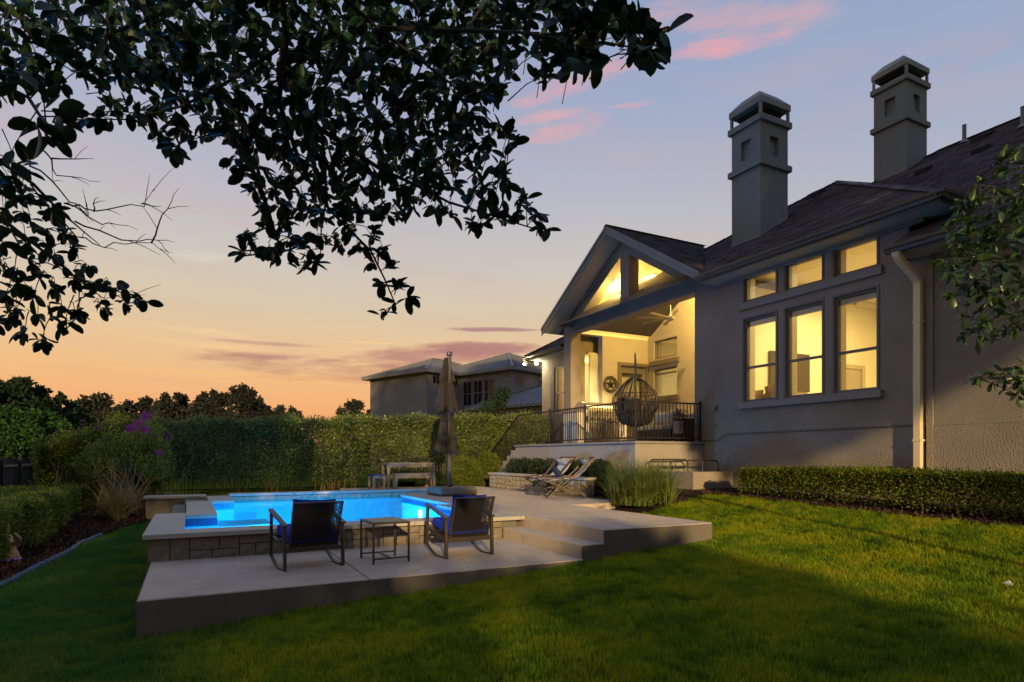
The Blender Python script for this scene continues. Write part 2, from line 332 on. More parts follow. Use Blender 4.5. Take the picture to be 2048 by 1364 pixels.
def leaf_arrays(P, size, wid=.42, droop=.0, out=None, flat=.0):
    """one folded leaf (4 corners) per point"""
    n = len(P); d = rng.normal(size=(n,3)); 
    if out is not None: d = d*.8 + out
    d[:,2] -= droop; d = unit(d)
    q = rng.normal(size=(n,3)); q[:,2] *= (1-flat); w = unit(np.cross(d, q)); nn = np.cross(w, d)
    L = (size*(.65+.7*rng.random(n)))[:,None]
    mid = P + d*L*.5 - nn*L*.08
    V = np.stack([P, mid + w*L*wid*.5, P + d*L, mid - w*L*wid*.5], 1).reshape(-1,3)
    F = np.arange(4*n).reshape(n,4); return V, F
def leafcloud(name, P, size, m, parent, wid=.42, droop=0., out=None, flat=0., kind='stuff', label=None):
    V, F = leaf_arrays(np.asarray(P, float), size, wid, droop, out, flat)
    return link(name, np_mesh(name, V, F), m, parent, True, kind=kind, label=label)
def ground_z(x, y):
    x = np.asarray(x, float); y = np.asarray(y, float)
    z = np.interp(x, [-60,-7,-3,-.42,4.34,6.6,8.0,9.6,12,60], [-.9,-.62,-.68,-.69,-.41,-.264,-.10,.0,.04,0])
    z = z + np.where(x > 7.6, np.interp(y, [2.5,9.2],[0,.17])*np.clip((x-7.6)/1.6, 0, 1), 0)
    z = z + np.clip((-.2-x)/1.0, 0, 1)*np.interp(y, [13,18,24],[0,.27,.30])
    zb = -.08 + 0*x
    t = np.clip((y-17.0)/.9, 0, 1)*np.clip((x+.6)/1.0, 0, 1); z = z*(1-t) + zb*t
    return z
# ================================================================== GROUND
def make_ground():
    xs = np.unique(np.concatenate([[-500,-200,-90,-50,-30,-20,-15], np.arange(-12,-.4,.4), [-.42,-.3], np.arange(0,6.3,.35), [6.5,6.62], np.arange(7,13,.3), [14,18,25,40,90,250,500]]))
    ys = np.unique(np.concatenate([[-400,-120,-50,-25,-15,-10], np.arange(-7,6.4,.4), [6.6], np.arange(7,16.6,.4), [16.7,16.95], np.arange(17.2,25,.4), [28,32,40,60,100,180,300,600]]))
    X, Y = np.meshgrid(xs, ys, indexing='ij'); Z = ground_z(X, Y)
    Z = Z + .02*np.sin(X*1.3+Y*.7)*np.sin(Y*1.1-X*.4)*(np.hypot(X,Y) < 30)
    V = np.stack([X,Y,Z],-1).reshape(-1,3); ny = len(ys); F = []
    for i in range(len(xs)-1):
        for j in range(len(ys)-1):
            cx = (xs[i]+xs[i+1])/2; cy = (ys[j]+ys[j+1])/2
            if -.3 < cx < 6.5 and 6.6 < cy < 16.7: continue
            a = i*ny+j; F.append((a, a+ny, a+ny+1, a+1))
    o = link('lawn_ground', np_mesh('lawn_ground', V, F), 'ground', kind='structure'); return o
make_ground()
# planting beds: mulch sheets a few millimetres above the soil
BED_EDGE = [(-3.4,5.5),(-2.55,7.6),(-2.08,9.66),(-1.98,11.0),(-1.84,12.3),(-1.76,13.5),(-1.45,14.7),(-1.1,15.7),(-.7,16.6),(-.35,17.1)]
def bed_x(y): return np.interp(y, [p[1] for p in BED_EDGE], [p[0] for p in BED_EDGE])
def sheet(name, m, rows, dz, n=24, rough=.012):
    """strip between two curves; rows = [(x0,y0),(x1,y1)] pairs"""
    V = []; F = []
    for (a, b) in rows:
        for k in range(n+1):
            t = k/n; x = a[0]+(b[0]-a[0])*t; y = a[1]+(b[1]-a[1])*t
            V.append((x, y, float(ground_z(x, y)) + .02*math.sin(x*1.3+y*.7)*math.sin(y*1.1-x*.4) + dz + random.uniform(0, rough)))
    for i in range(len(rows)-1):
        for k in range(n):
            p = i*(n+1)+k; F.append((p, p+1, p+n+2, p+n+1))
    return link(name, np_mesh(name, V, F), m, kind='structure')
rows = [((-9, y), (float(bed_x(y)), y)) for y in np.arange(5.5, 17.2, .18)]
sheet('mulch_bed', 'soil', rows, .022, 60)
sheet('mulch_bed', 'soil', [((-9, y), (-.3, y)) for y in np.arange(17.1, 20.4, .2)], .022, 60)
sheet('mulch_bed', 'soil', [((9.28+.05*math.sin(y*2.3), y), (11.0, y)) for y in np.arange(-3, 9.3, .15)], .03, 14)
sheet('mulch_bed', 'soil', [((7.0+.4*max(0,9.6-y)**.7, y), (11.0, y)) for y in np.arange(9.2, 10.7, .1)], .03, 24)
def chips(name, n, f, sz, m):
    P = np.array([f() for _ in range(n)]); P[:,2] += ground_z(P[:,0], P[:,1]) + .03
    V, F = leaf_arrays(P, sz, .45, 0, None, .7); link(name, np_mesh(name, V, F), m, kind='stuff')
MT['chip'] = mat('wood_chip', (.075,.04,.03), .95, .3, 12, island=.6, spec=.15)
chips('mulch_chips', 26000, lambda: (lambda y: (random.uniform(-4.4, float(bed_x(y))-.02), y, 0))(random.uniform(8, 18.5)), .07, 'chip')
chips('mulch_chips', 9000, lambda: (random.uniform(9.3, 10.9), random.uniform(1, 10.6), 0), .05, 'chip')
# ================================================================== PATIO, STEPS, POOL
b = MB(); b.box(-.42,6.44,-.8,1.665,8.72,-.34); o = b.build('patio_slab', 'concrete', bevel=.012, kind='structure')
b = MB(); b.box(1.68,6.44,-.8,4.362,8.72,-.34); o = b.build('patio_slab', 'concrete', bevel=.012, kind='structure')
b = MB(); b.box(1.66,6.47,-.8,1.685,8.7,-.352); struct(b, 'patio_joint', 'mortar')
b = MB(); b.box(4.364,6.5,-.8,4.722,8.69,-.17); b.build('patio_step', 'concrete', bevel=.012, kind='structure')
# upper deck in bays with open joints
def deck(x0,y0,x1,y1): 
    q = MB(); q.box(x0,y0,-.7,x1,y1,0); q.build('patio_deck', 'concrete', bevel=.01, kind='structure')
deck(4.724,6.52,6.615,9.10); deck(4.655,9.106,6.615,11.6); deck(4.655,11.606,6.615,14.8)
deck(6.621,10.2,8.06,12.6); deck(6.621,12.606,8.06,14.8); deck(6.62,14.806,8.06,18.4)
deck(3.9,16.92,6.614,18.4)
FACE = MT['concrete_shade_side']
# fronts with their shade put into the colour: thin dark facings proud of the slab edge
b = MB(); b.box(-.42,6.432,-.8,4.355,6.4385,-.352); b.box(-.428,6.436,-.8,-.4215,8.7,-.352); struct(b, 'patio_edge', 'concrete_shade_side')
b = MB(); b.box(4.37,6.492,-.7,4.718,6.4985,-.182); struct(b, 'patio_edge', 'concrete_shade_side')
b = MB(); b.box(4.73,6.512,-.7,6.61,6.5185,-.012); struct(b, 'patio_edge', 'concrete_shade_side')

pool = thing('swimming_pool', 'lit blue swimming pool with stepped stone coping behind the rocking chairs', 'pool', (2.3,9.1,-.34))
# the solid walls round the basin
b = MB()
for (x0,y0,x1,y1) in ((-.46,8.76,4.64,9.1),(-.46,9.1,-.07,11.7),(-.07,11.24,.39,14.6),(.39,14.5,.83,16.4),(.83,16.42,6.6,16.86),(-.1,14.7,.385,16.8),(-.3,11.71,-.08,14.6)):
    b.box(x0,y0,-1.6,x1,y1,-.062)
b.box(4.29,9.102,-1.6,4.65,11.4,-.062); b.box(6.61,14.8,-1.6,6.9,16.4,-.3)
b.build('pool_wall', 'mortar', pool)
b = MB()
b.box(-.1,9.1,-1.35,6.6,16.45,-1.3); b.build('pool_floor', 'plaster', pool)
# basin lining and tile band, each face 4 mm inside the wall
def lining(nm, m, z0, z1, e):
    q = MB()
    P = [(-.07,9.1),(4.29,9.1),(4.29,11.4),(4.65,11.4),(4.65,14.8),(6.6,14.8),(6.6,16.42),(.83,16.42),(.83,14.5),(.39,14.5),(.39,11.24),(-.07,11.24)]
    C = [(1,1),(-1,1),(-1,1),(-1,1),(-1,1),(-1,1),(-1,-1),(1,-1),(1,-1),(1,-1),(1,-1),(1,-1)]
    I = [(p[0]+c[0]*e, p[1]+c[1]*e) for p, c in zip(P, C)]
    n = len(I)
    vs = [(x,y,z0) for x,y in I]+[(x,y,z1) for x,y in I]
    q.add(vs, [(i,(i+1) % n,(i+1) % n+n,i+n) for i in range(n)]); q.build(nm, m, pool)
lining('pool_lining', 'plaster', -1.32, -.19, .004)
lining('tile_band', 'tile', -.19, -.063, .007)
for bx in ((.40,13.3,-1.3,1.5,14.49,-.42),(3.3,9.12,-1.3,4.28,10.2,-.5),(-.06,9.12,-1.3,.9,10.5,-.75)):
    b = MB(); b.box(*bx); b.build('pool_bench', 'plaster', pool, bevel=.03)
# glazed tiles of the waterline that show on the faces turned to the camera
tme = None
def tiles(x0, x1, y, n):
    global tme
    w = (x1-x0)/n
    for k in range(n):
        if tme is None:
            q = MB(); q.box(0,-.012,0,.142,0,.055); tme = q.mesh('tile')
            for c in ((.03,.09,.24),): tme.materials.append(MT['tile'])
        for zz in (-.123,-.182):
            o = link('tile', tme, None, pool, world=True); o.location = (x0+k*w, y-.012, zz)
tiles(-.06,.39,11.24,3); tiles(.40,.82,14.5,3)
# coping slabs
def cop(x0,y0,x1,y1,z1=0): 
    q = MB(); q.box(x0,y0,-.062+z1,x1,y1,z1); q.build('coping_slab', 'coping', pool, bevel=.008)
cop(-.51,8.63,1.16,9.105); cop(1.166,8.63,2.9,9.105); cop(2.906,8.63,4.652,9.105); cop(4.655,8.63,4.722,9.1)
cop(-.51,9.111,-.066,11.70); cop(-.060,11.20,.40,12.9); cop(-.060,12.906,.40,14.62)
cop(.35,14.626,.84,16.40); cop(.406,14.46,.84,14.62)
cop(4.28,9.111,4.652,11.41)
cop(4.60,11.416,4.652,14.77)
for k in range(4): cop(.846+k*1.5,16.40,.846+k*1.5+1.494,16.87,.03)
cop(-.95,16.40,.34,16.87,.02)
b = MB(); b.box(-.9,16.45,-.6,.33,16.84,-.045); b.build('pool_wall', 'stone', pool)
b = MB(); b.box(4.66,14.77,-.064,6.6,14.806,-.004); b.build('coping_slab', 'coping', pool)
# water: a lightly rippled sheet
WM, wnt, wb = NT('pool_water'); wnt.nodes.remove(wb)
N_ = wnt.nodes; L_ = wnt.links
tr = N_.new('ShaderNodeBsdfTransparent'); tr.inputs[0].default_value = (.45,.90,1.0,1)
gl = N_.new('ShaderNodeBsdfGlossy'); gl.inputs['Roughness'].default_value = .015
fr = N_.new('ShaderNodeFresnel'); fr.inputs[0].default_value = 1.33
n1 = N_.new('ShaderNodeTexNoise'); n1.inputs['Scale'].default_value = 3.5; n1.inputs['Detail'].default_value = 3
tcc = N_.new('ShaderNodeTexCoord'); L_.new(tcc.outputs['Object'], n1.inputs['Vector'])
bp = N_.new('ShaderNodeBump'); bp.inputs['Strength'].default_value = .10; bp.inputs['Distance'].default_value = .02
L_.new(n1.outputs[0], bp.inputs['Height']); L_.new(bp.outputs[0], gl.inputs['Normal']); L_.new(bp.outputs[0], fr.inputs['Normal'])
mx = N_.new('ShaderNodeMixShader'); q_ = N_.new('ShaderNodeMath'); q_.operation = 'MULTIPLY'; q_.inputs[1].default_value = .42
L_.new(fr.outputs[0], q_.inputs[0]); L_.new(q_.outputs[0], mx.inputs[0]); L_.new(tr.outputs[0], mx.inputs[1]); L_.new(gl.outputs[0], mx.inputs[2]); L_.new(mx.outputs[0], N_['Material Output'].inputs[0])
V = []; F = []
PW = [(-.068,9.102,4.288,11.41),(.392,11.41,4.648,14.5),(.832,14.5,4.648,14.8),(.832,14.8,6.6,16.418)]
for (x0,y0,x1,y1) in PW:
    k = len(V); V += [(x0,y0,-.13),(x1,y0,-.13),(x1,y1,-.13),(x0,y1,-.13)]; F.append((k,k+1,k+2,k+3))
link('pool_water', np_mesh('pool_water', V, F), WM, kind='structure')
def light(name, kind, loc, e, col, size=.1, rot=None, spot=None, blend=.6):
    l = bpy.data.lights.new(name, kind); l.energy = e; l.color = col
    if kind == 'AREA': l.size = size
    else: l.shadow_soft_size = size
    if kind == 'SPOT': l.spot_size = spot; l.spot_blend = blend
    o = bpy.data.objects.new(name, l); COL.objects.link(o); o.location = loc
    if rot is not None: o.rotation_euler = Vector(rot).to_track_quat('-Z','Y').to_euler()
    return o
PB = (.0,.40,1.0)
def pool_lamp(x,y,z,d,e):
    q = MB(); dv = Vector(d); 
    q.tube([Vector((x,y,z)), Vector((x,y,z))+dv*.03], .09, 16)
    o = q.build('lamp_lens', 'pool_bulb', pool)
    light('pool_light', 'SPOT', tuple(Vector((x,y,z))+dv*.06), e, PB, .1, rot=(dv.x,dv.y,-.78), spot=R(120), blend=.6)
pool_lamp(4.64,13.4,-.36,(-1,0,0),2000)
pool_lamp(.40,12.6,-.4,(1,0,0),1700)
pool_lamp(1.6,9.13,-.4,(0,1,0),1500)

# stones laid in front of the basin wall
def stone_mesh(w, h, t=.05, seed=0):
    """a rough-faced block lying w long, h high; its face bulges a little"""
    r = random.Random(seed); q = MB(); nx = max(2, int(w/.09)); nzz = 2; vs = []; 
    for i in range(nx+1):
        for j in range(nzz+1):
            e = (i in (0, nx)) or (j in (0, nzz))
            vs.append((w*i/nx, (-.0 if e else -.016) + r.uniform(-.008,.006), h*j/nzz))
    F = [(i*(nzz+1)+j, (i+1)*(nzz+1)+j, (i+1)*(nzz+1)+j+1, i*(nzz+1)+j+1) for i in range(nx) for j in range(nzz)]
    n0 = len(vs); ring = [i*(nzz+1) for i in range(nx+1)] + [nx*(nzz+1)+j for j in range(1, nzz+1)] + [i*(nzz+1)+nzz for i in range(nx-1, -1, -1)] + [j for j in range(nzz-1, 0, -1)]
    for k in ring: vs.append((vs[k][0], t, vs[k][2]))
    m = len(ring)
    for k in range(m): F.append((ring[k], n0+k, n0+(k+1) % m, ring[(k+1) % m]))
    q.add(vs, F); return q.mesh('stone')
def stone_wall(parent, p0, dirv, length, z0, z1, courses, wmin, wmax, mats, seed, split=.35, gap=.010):
    """ashlar facing along dirv; each block an object of its own"""
    r = random.Random(seed); H = z1-z0; d = Vector((dirv[0], dirv[1], 0)).normalized(); ang = math.atan2(d.y, d.x)
    def put(x, z, w, h):
        me = stone_mesh(w-gap, h-gap, seed=r.random()); me.materials.append(MT[r.choice(mats)])
        o = link('stone', me, None, parent, True); o.location = (p0[0]+d.x*x, p0[1]+d.y*x, z0+z); o.rotation_euler = (0,0,ang)
    x = 0
    while x < length-.02:
        w = min(r.uniform(wmin, wmax)*1.5, length-x)
        if length-x-w < wmin*.6: w = length-x
        k = r.random()
        if k < .16: put(x, 0, min(w*.6, length-x), H); x += min(w*.6, length-x); continue
        cuts = sorted(r.uniform(.36,.64) if courses == 2 else r.uniform((c+.75)/courses, (c+1.25)/courses) for c in range(courses-1))
        hs = [0]+cuts+[1]
        for c in range(courses):
            z = H*hs[c]; h = H*(hs[c+1]-hs[c]); s = r.random()
            if w > wmin*1.5 and s > .3:
                f = r.uniform(.35,.65); put(x, z, w*f, h); put(x+w*f, z, w*(1-f), h)
            else: put(x, z, w, h)
        x += w
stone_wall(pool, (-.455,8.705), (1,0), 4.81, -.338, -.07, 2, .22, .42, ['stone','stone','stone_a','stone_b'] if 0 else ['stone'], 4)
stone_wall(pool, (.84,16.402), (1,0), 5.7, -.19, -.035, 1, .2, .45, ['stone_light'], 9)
# ================================================================== PORCH PAD, STAIRS, PLANTER
porch = thing('porch_platform', 'raised stucco porch platform with steps down its far end behind the deck chairs', 'porch', (9.9,14,0))
b = MB(); b.box(8.92,11.10,-.3,14.3,16.9,1.23); b.build('platform_wall', 'stucco_pad', porch, bevel=.01)
b = MB(); b.box(8.88,11.06,1.232,14.3,16.94,1.29); b.build('platform_floor', 'sill', porch, bevel=.01)
for k in range(8):
    b = MB(); b.box(8.92,16.94+k*.28,-.3,10.9,16.94+(k+1)*.28,1.29-.165*(k+1)); b.build('step', 'stucco_pad', porch)
planter = thing('stone_planter', 'low pale limestone planter wall below the porch behind the deck chairs', 'planter', (8.15,14,0))
b = MB(); b.box(8.14,11.9,-.2,8.36,17.06,.385); b.box(8.36,16.86,-.2,8.9,17.06,.385); b.build('wall_core', 'mortar', planter)
for k in range(6):
    b = MB(); b.box(8.06,11.88+k*.868,.387,8.40,11.88+(k+1)*.868-.005,.45); b.build('cap_stone', 'coping', planter, bevel=.008)
b = MB(); b.box(8.405,16.84,.387,8.9,17.1,.45); b.build('cap_stone', 'coping', planter, bevel=.008)
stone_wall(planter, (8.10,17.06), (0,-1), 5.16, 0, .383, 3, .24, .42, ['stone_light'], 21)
b = MB(); b.box(8.4,11.2,-.1,8.92,16.85,.36); b.build('planter_soil', 'soil', planter)
# ================================================================== HOUSE
house = thing('main_house', 'large stucco house with lit windows, gabled porch and dark shingle roofs', 'house', (11,9,0))
def wall_x(name, m, x0, x1, ya, yb, za, zb, holes, parent=house):
    """wall lying in a plane of constant x, with real openings; holes = (y0, y1, z0, z1)"""
    ys = sorted({ya, yb, *[h[0] for h in holes], *[h[1] for h in holes]}); zs = sorted({za, zb, *[h[2] for h in holes], *[h[3] for h in holes]})
    ys = [y for y in ys if ya <= y <= yb]; zs = [z for z in zs if za <= z <= zb]
    def solid(i, j):
        if i < 0 or j < 0 or i >= len(ys)-1 or j >= len(zs)-1: return False
        y = (ys[i]+ys[i+1])/2; z = (zs[j]+zs[j+1])/2
        return not any(h[0] < y < h[1] and h[2] < z < h[3] for h in holes)
    q = MB()
    for i in range(len(ys)-1):
        for j in range(len(zs)-1):
            if not solid(i, j): continue
            y0, y1, z0, z1 = ys[i], ys[i+1], zs[j], zs[j+1]
            q.add([(x0,y0,z0),(x0,y0,z1),(x0,y1,z1),(x0,y1,z0)], [(0,1,2,3)]); q.add([(x1,y0,z0),(x1,y0,z1),(x1,y1,z1),(x1,y1,z0)], [(3,2,1,0)])
            if not solid(i-1, j): q.add([(x0,y0,z0),(x1,y0,z0),(x1,y0,z1),(x0,y0,z1)], [(0,1,2,3)])
            if not solid(i+1, j): q.add([(x0,y1,z0),(x1,y1,z0),(x1,y1,z1),(x0,y1,z1)], [(3,2,1,0)])
            if not solid(i, j-1): q.add([(x0,y0,z0),(x0,y1,z0),(x1,y1,z0),(x1,y0,z0)], [(0,1,2,3)])
            if not solid(i, j+1): q.add([(x0,y0,z1),(x0,y1,z1),(x1,y1,z1),(x1,y0,z1)], [(3,2,1,0)])
    return q.build(name, m, parent)
def wall_y(name, m, y0, y1, xa, xb, za, zb, holes, parent=house):
    o = wall_x(name, m, y0, y1, xa, xb, za, zb, holes, None)
    me = o.data; co = np.empty(len(me.vertices)*3, np.float32); me.vertices.foreach_get('co', co); co = co.reshape(-1,3)[:, [1,0,2]]; me.vertices.foreach_set('co', co.ravel()); me.flip_normals(); me.update()
    o.parent = parent
    o.matrix_parent_inverse = Matrix.Translation(-parent.location); return o
LOW = [(9.035,9.885),(7.955,8.79),(6.86,7.695)]
WZ = (2.16,4.0); TZ = (4.39,4.95)
holes = [(a,b_,*WZ) for a,b_ in LOW]+[(a,b_,*TZ) for a,b_ in LOW]
wall_x('wall', 'stucco', 11.0, 11.3, 6.03, 11.41, -.4, 5.2, holes)
# foundation ledge: the wall below the line stands 18 mm proud, stepping up once
b = MB()
prof = [(6.03,-.4),(6.03,1.47),(10.36,1.44),(10.64,1.30),(11.09,1.295),(11.09,-.4)]
b.prism([(11.0,y,z) for y,z in prof], (-.018,0,0)); b.build('foundation', 'stucco', house)
b = MB(); pl_ = [(6.03,1.482),(10.365,1.452),(10.645,1.312),(11.09,1.307)]
for p_, q2 in zip(pl_[:-1], pl_[1:]): b.bar((10.973,p_[0],p_[1]),(10.973,q2[0],q2[1]),.024,.026)
b.build('ledge_shade_line', 'fascia', house)  # dark strip standing in for the shade line along the ledge
# right wing wall, rough cast above a smooth foundation
wall_x('wall', 'stucco_rough', 11.0, 11.3, -5, 5.99, 1.46, 4.4, [])
b = MB(); b.box(10.975,-5,-.4,11.3,6.0,1.455); b.build('foundation', 'stucco', house)
b = MB(); b.box(10.985,5.96,1.47,11.2,6.03,4.4); b.build('corner_joint', 'stucco', house)
wall_y('wall', 'stucco', 6.03, 6.3, 11.0, 16.5, 4.4, 5.2, [])
b = MB(); b.box(10.965,5.9,-.3,10.998,6.0,4.45); b.build('corner_trim', 'stucco', house)
# window joinery
def window(x, y0, y1, z0, z1, rail=None, fr='frame', fw=.045, deep=.09, blind=False, parent=house, inner='frame_light'):
    q = MB(); xo = x+.05
    q.box(xo,y0,z0,xo+deep,y0+fw,z1); q.box(xo,y1-fw,z0,xo+deep,y1,z1); q.box(xo,y0+fw,z0,xo+deep,y1-fw,z0+fw); q.box(xo,y0+fw,z1-fw,xo+deep,y1-fw,z1)
    f = q.build('window', fr, parent, bevel=.004)
    if rail:
        q = MB(); q.box(xo+.01,y0+fw,rail-.025,xo+deep-.02,y1-fw,rail+.025); q.build('meeting_rail', fr, f)
    q = MB(); q.box(xo+.045,y0+fw,z0+fw,xo+.051,y1-fw,z1-fw); q.build('pane', 'glass', f)
    if inner:
        q = MB(); q.box(xo+deep+.002,y0+.01,z0,x+.32,y0+.03,z1); q.box(xo+deep+.002,y1-.03,z0,x+.32,y1-.01,z1); q.build('jamb', inner, f)
    if blind:
        q = MB(); q.box(xo+.062,y0+fw+.01,z1-fw-.11,xo+.12,y1-fw-.01,z1-fw-.002); 
        q.build('blind', 'frame_light', f)
    return f
for a,b_ in LOW:
    window(11.0, a, b_, *WZ, rail=2.92, blind=True); window(11.0, a, b_, *TZ)
b = MB(); b.box(10.90,6.74,2.0,10.999,9.98,2.14); b.build('window_sill', 'sill', house, bevel=.008)
b = MB(); b.box(10.925,6.74,4.21,10.999,9.98,4.365); b.build('window_sill', 'sill', house, bevel=.008)
b = MB(); b.box(10.955,6.8,4.965,10.999,9.93,5.0); b.build('head_trim', 'trim', house)
b = MB(); 
for a,b_ in LOW:
    for (z0,z1) in (WZ,TZ):
        b.box(10.982,a-.045,z0-.02,10.999,a-.004,z1+.045); b.box(10.982,b_+.004,z0-.02,10.999,b_+.045,z1+.045); b.box(10.982,a-.004,z1+.004,10.999,b_+.004,z1+.045)
b.build('window_casing', 'frame', house)
b = MB(); b.box(10.9,10.66,2.03,10.998,10.76,2.1); b.prism([(10.998,10.66,2.1),(10.998,10.66,2.17),(10.91,10.66,2.1)], (0,.1,0)); b.build('wall_vent', 'trim', house)
# ---- gable front
def sl(y): return 7.2-.62*abs(y-14.2)
b = MB()
b.box(11.0,16.99,1.29,11.38,17.40,4.97); b.build('porch_column', 'stucco', house, bevel=.006)
b = MB(); b.box(11.0,11.41,4.97,11.36,17.40,5.37); b.build('porch_beam', 'stucco', house, bevel=.004)
b = MB(); b.box(11.003,13.98,5.37,11.355,14.38,6.85); b.build('king_post', 'stucco', house)
b = MB(); 
b.prism([(11.0,17.40,5.37),(11.0,17.40,sl(17.4)),(11.0,14.2,7.2),(11.0,14.2,6.79),(11.0,16.52,5.37)], (.355,0,0))
b.prism([(11.0,11.09,5.2),(11.0,11.09,sl(11.09)),(11.0,14.2,7.2),(11.0,14.2,6.79),(11.0,11.88,5.37),(11.0,11.41,5.37),(11.0,11.41,5.2)], (.355,0,0))
b.build('gable_wall', 'stucco', house)
# thin trim line along the rake
b = MB()
for s in (1,-1):
    b.bar((10.985,14.2+s*.02,7.08),(10.985,14.2+s*3.1,5.17),.03,.05,up=(1,0,0))
b.build('rake_trim', 'trim', house)
def slab(name, m, poly, t, parent=house, **k):
    """roof sheet: planar polygon pushed down by t"""
    q = MB(); q.prism(poly, (0,0,-t)); return q.build(name, m, parent, **k)
GR = 7.42
def gz(y): return GR-.62*abs(y-14.2)
roof_g = thing  # placeholder keeps names tidy
rg = slab('roof', 'fascia', [(10.4,14.2,GR-.03),(10.4,17.80,gz(17.8)-.03),(16.2,17.80,gz(17.8)-.03),(16.2,14.2,GR-.03)], .12)
rg2 = slab('roof', 'fascia', [(10.4,14.2,GR-.03),(10.4,10.68,gz(10.68)-.03),(16.2,10.68,gz(10.68)-.03),(16.2,14.2,GR-.03)], .12)
# barge boards
b = MB(); MT['barge'] = mat('barge_board', (.17,.18,.18), .6, .08, 6, spec=.4)
for s in (1,-1):
    ye = 14.2+s*3.6
    b.prism([(10.40,14.2,GR-.02),(10.40,ye,gz(ye)-.02),(10.40,ye,gz(ye)-.24),(10.40,14.2,GR-.24)], (-.03,0,0))
    b.prism([(10.365,14.2,GR+.0),(10.365,ye,gz(ye)+.0),(10.365,ye,gz(ye)-.09),(10.365,14.2,GR-.09)], (-.025,0,0))
b.build('barge_board', 'barge', house)
# gable soffit boards (under the overhang)
b = MB()
for s in (1,-1):
    b.prism([(10.43,14.2,GR-.17),(10.43,14.2+s*3.55,gz(14.2+s*3.55)-.17),(10.995,14.2+s*3.55,gz(14.2+s*3.55)-.17),(10.995,14.2,GR-.17)], (0,0,-.02))
b.build('soffit', 'soffit', house)
# porch ceiling planks, one by one
for s in (1,-1):
    n = 20
    for k in range(n):
        ya = 14.2+s*(2.98*k/n); yb = 14.2+s*(2.98*(k+1)/n-.008)
        za = 6.98-.62*abs(ya-14.2); zb = 6.98-.62*abs(yb-14.2)
        q = MB(); q.prism([(11.36,ya,za),(11.36,yb,zb),(14.2,yb,zb),(14.2,ya,za)], (0,0,.02)); q.build('plank', 'plank', house)
# porch walls
door_h = (13.0,14.1,1.29,4.05)
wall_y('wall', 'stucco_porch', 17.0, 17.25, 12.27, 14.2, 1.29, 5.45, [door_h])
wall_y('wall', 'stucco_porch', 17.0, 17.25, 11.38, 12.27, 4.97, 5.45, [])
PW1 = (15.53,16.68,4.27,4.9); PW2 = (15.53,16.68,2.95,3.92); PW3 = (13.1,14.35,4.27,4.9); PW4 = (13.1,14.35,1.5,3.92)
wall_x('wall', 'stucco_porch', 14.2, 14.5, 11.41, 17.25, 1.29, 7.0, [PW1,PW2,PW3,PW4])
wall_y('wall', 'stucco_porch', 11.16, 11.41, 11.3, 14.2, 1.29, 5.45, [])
for hz in (PW1,PW3): window(14.2, *hz, fr='trim')
window(14.2, *PW2, rail=3.75, fr='trim'); window(14.2, *PW4, rail=2.6, fr='trim')
b = MB(); b.box(14.1,15.4,4.05,14.199,16.8,4.2); b.box(14.1,13.0,4.05,14.199,14.5,4.2); b.box(14.1,15.4,2.8,14.199,16.8,2.93); b.build('window_sill', 'trim', house)
b = MB(); b.box(11.4,16.96,5.35,14.19,16.995,5.44); b.build('crown_trim', 'trim', house)
b = MB(); x0,x1,z0,z1 = door_h
b.box(x0-.1,16.95,z0,x0,17.0,z1+.1); b.box(x1,16.95,z0,x1+.09,17.0,z1+.1); b.box(x0,16.95,z1,x1,17.0,z1+.1)
dr = b.build('door', 'trim', house)
b = MB(); b.box(x0,17.06,z0,x0+.12,17.12,z1); b.box(x1-.12,17.06,z0,x1,17.12,z1); b.box(x0+.12,17.06,z1-.25,x1-.12,17.12,z1); b.box(x0+.12,17.06,z0,x1-.12,17.12,z0+.3); b.build('door_leaf', 'trim', dr)
b = MB(); b.box(x0+.12,17.085,z0+.3,x1-.12,17.091,z1-.25); b.build('pane', 'glass', dr)
# left wing beyond the porch
wall_y('wall', 'stucco', 17.44, 17.5, 11.42, 14, 4.44, 5.4, [])
WG = (18.36,19.02,2.45,4.13)
wall_x('wall', 'stucco', 11.6, 11.85, 17.42, 19.86, -.3, 4.5, [WG])
wall_y('wall', 'stucco', 19.6, 19.86, 11.85, 15, -.3, 4.5, [])
window(11.6, *WG, rail=3.2, fr='frame_light')
slab('roof', 'fascia', [(10.98,17.81,4.60),(10.98,20.12,4.60),(13.2,20.12,4.60),(16.2,17.81,4.6)], .14)
slab('soffit', 'soffit', [(11.0,17.45,4.46),(11.0,20.1,4.46),(11.6,20.1,4.46),(11.6,17.45,4.46)], .015)
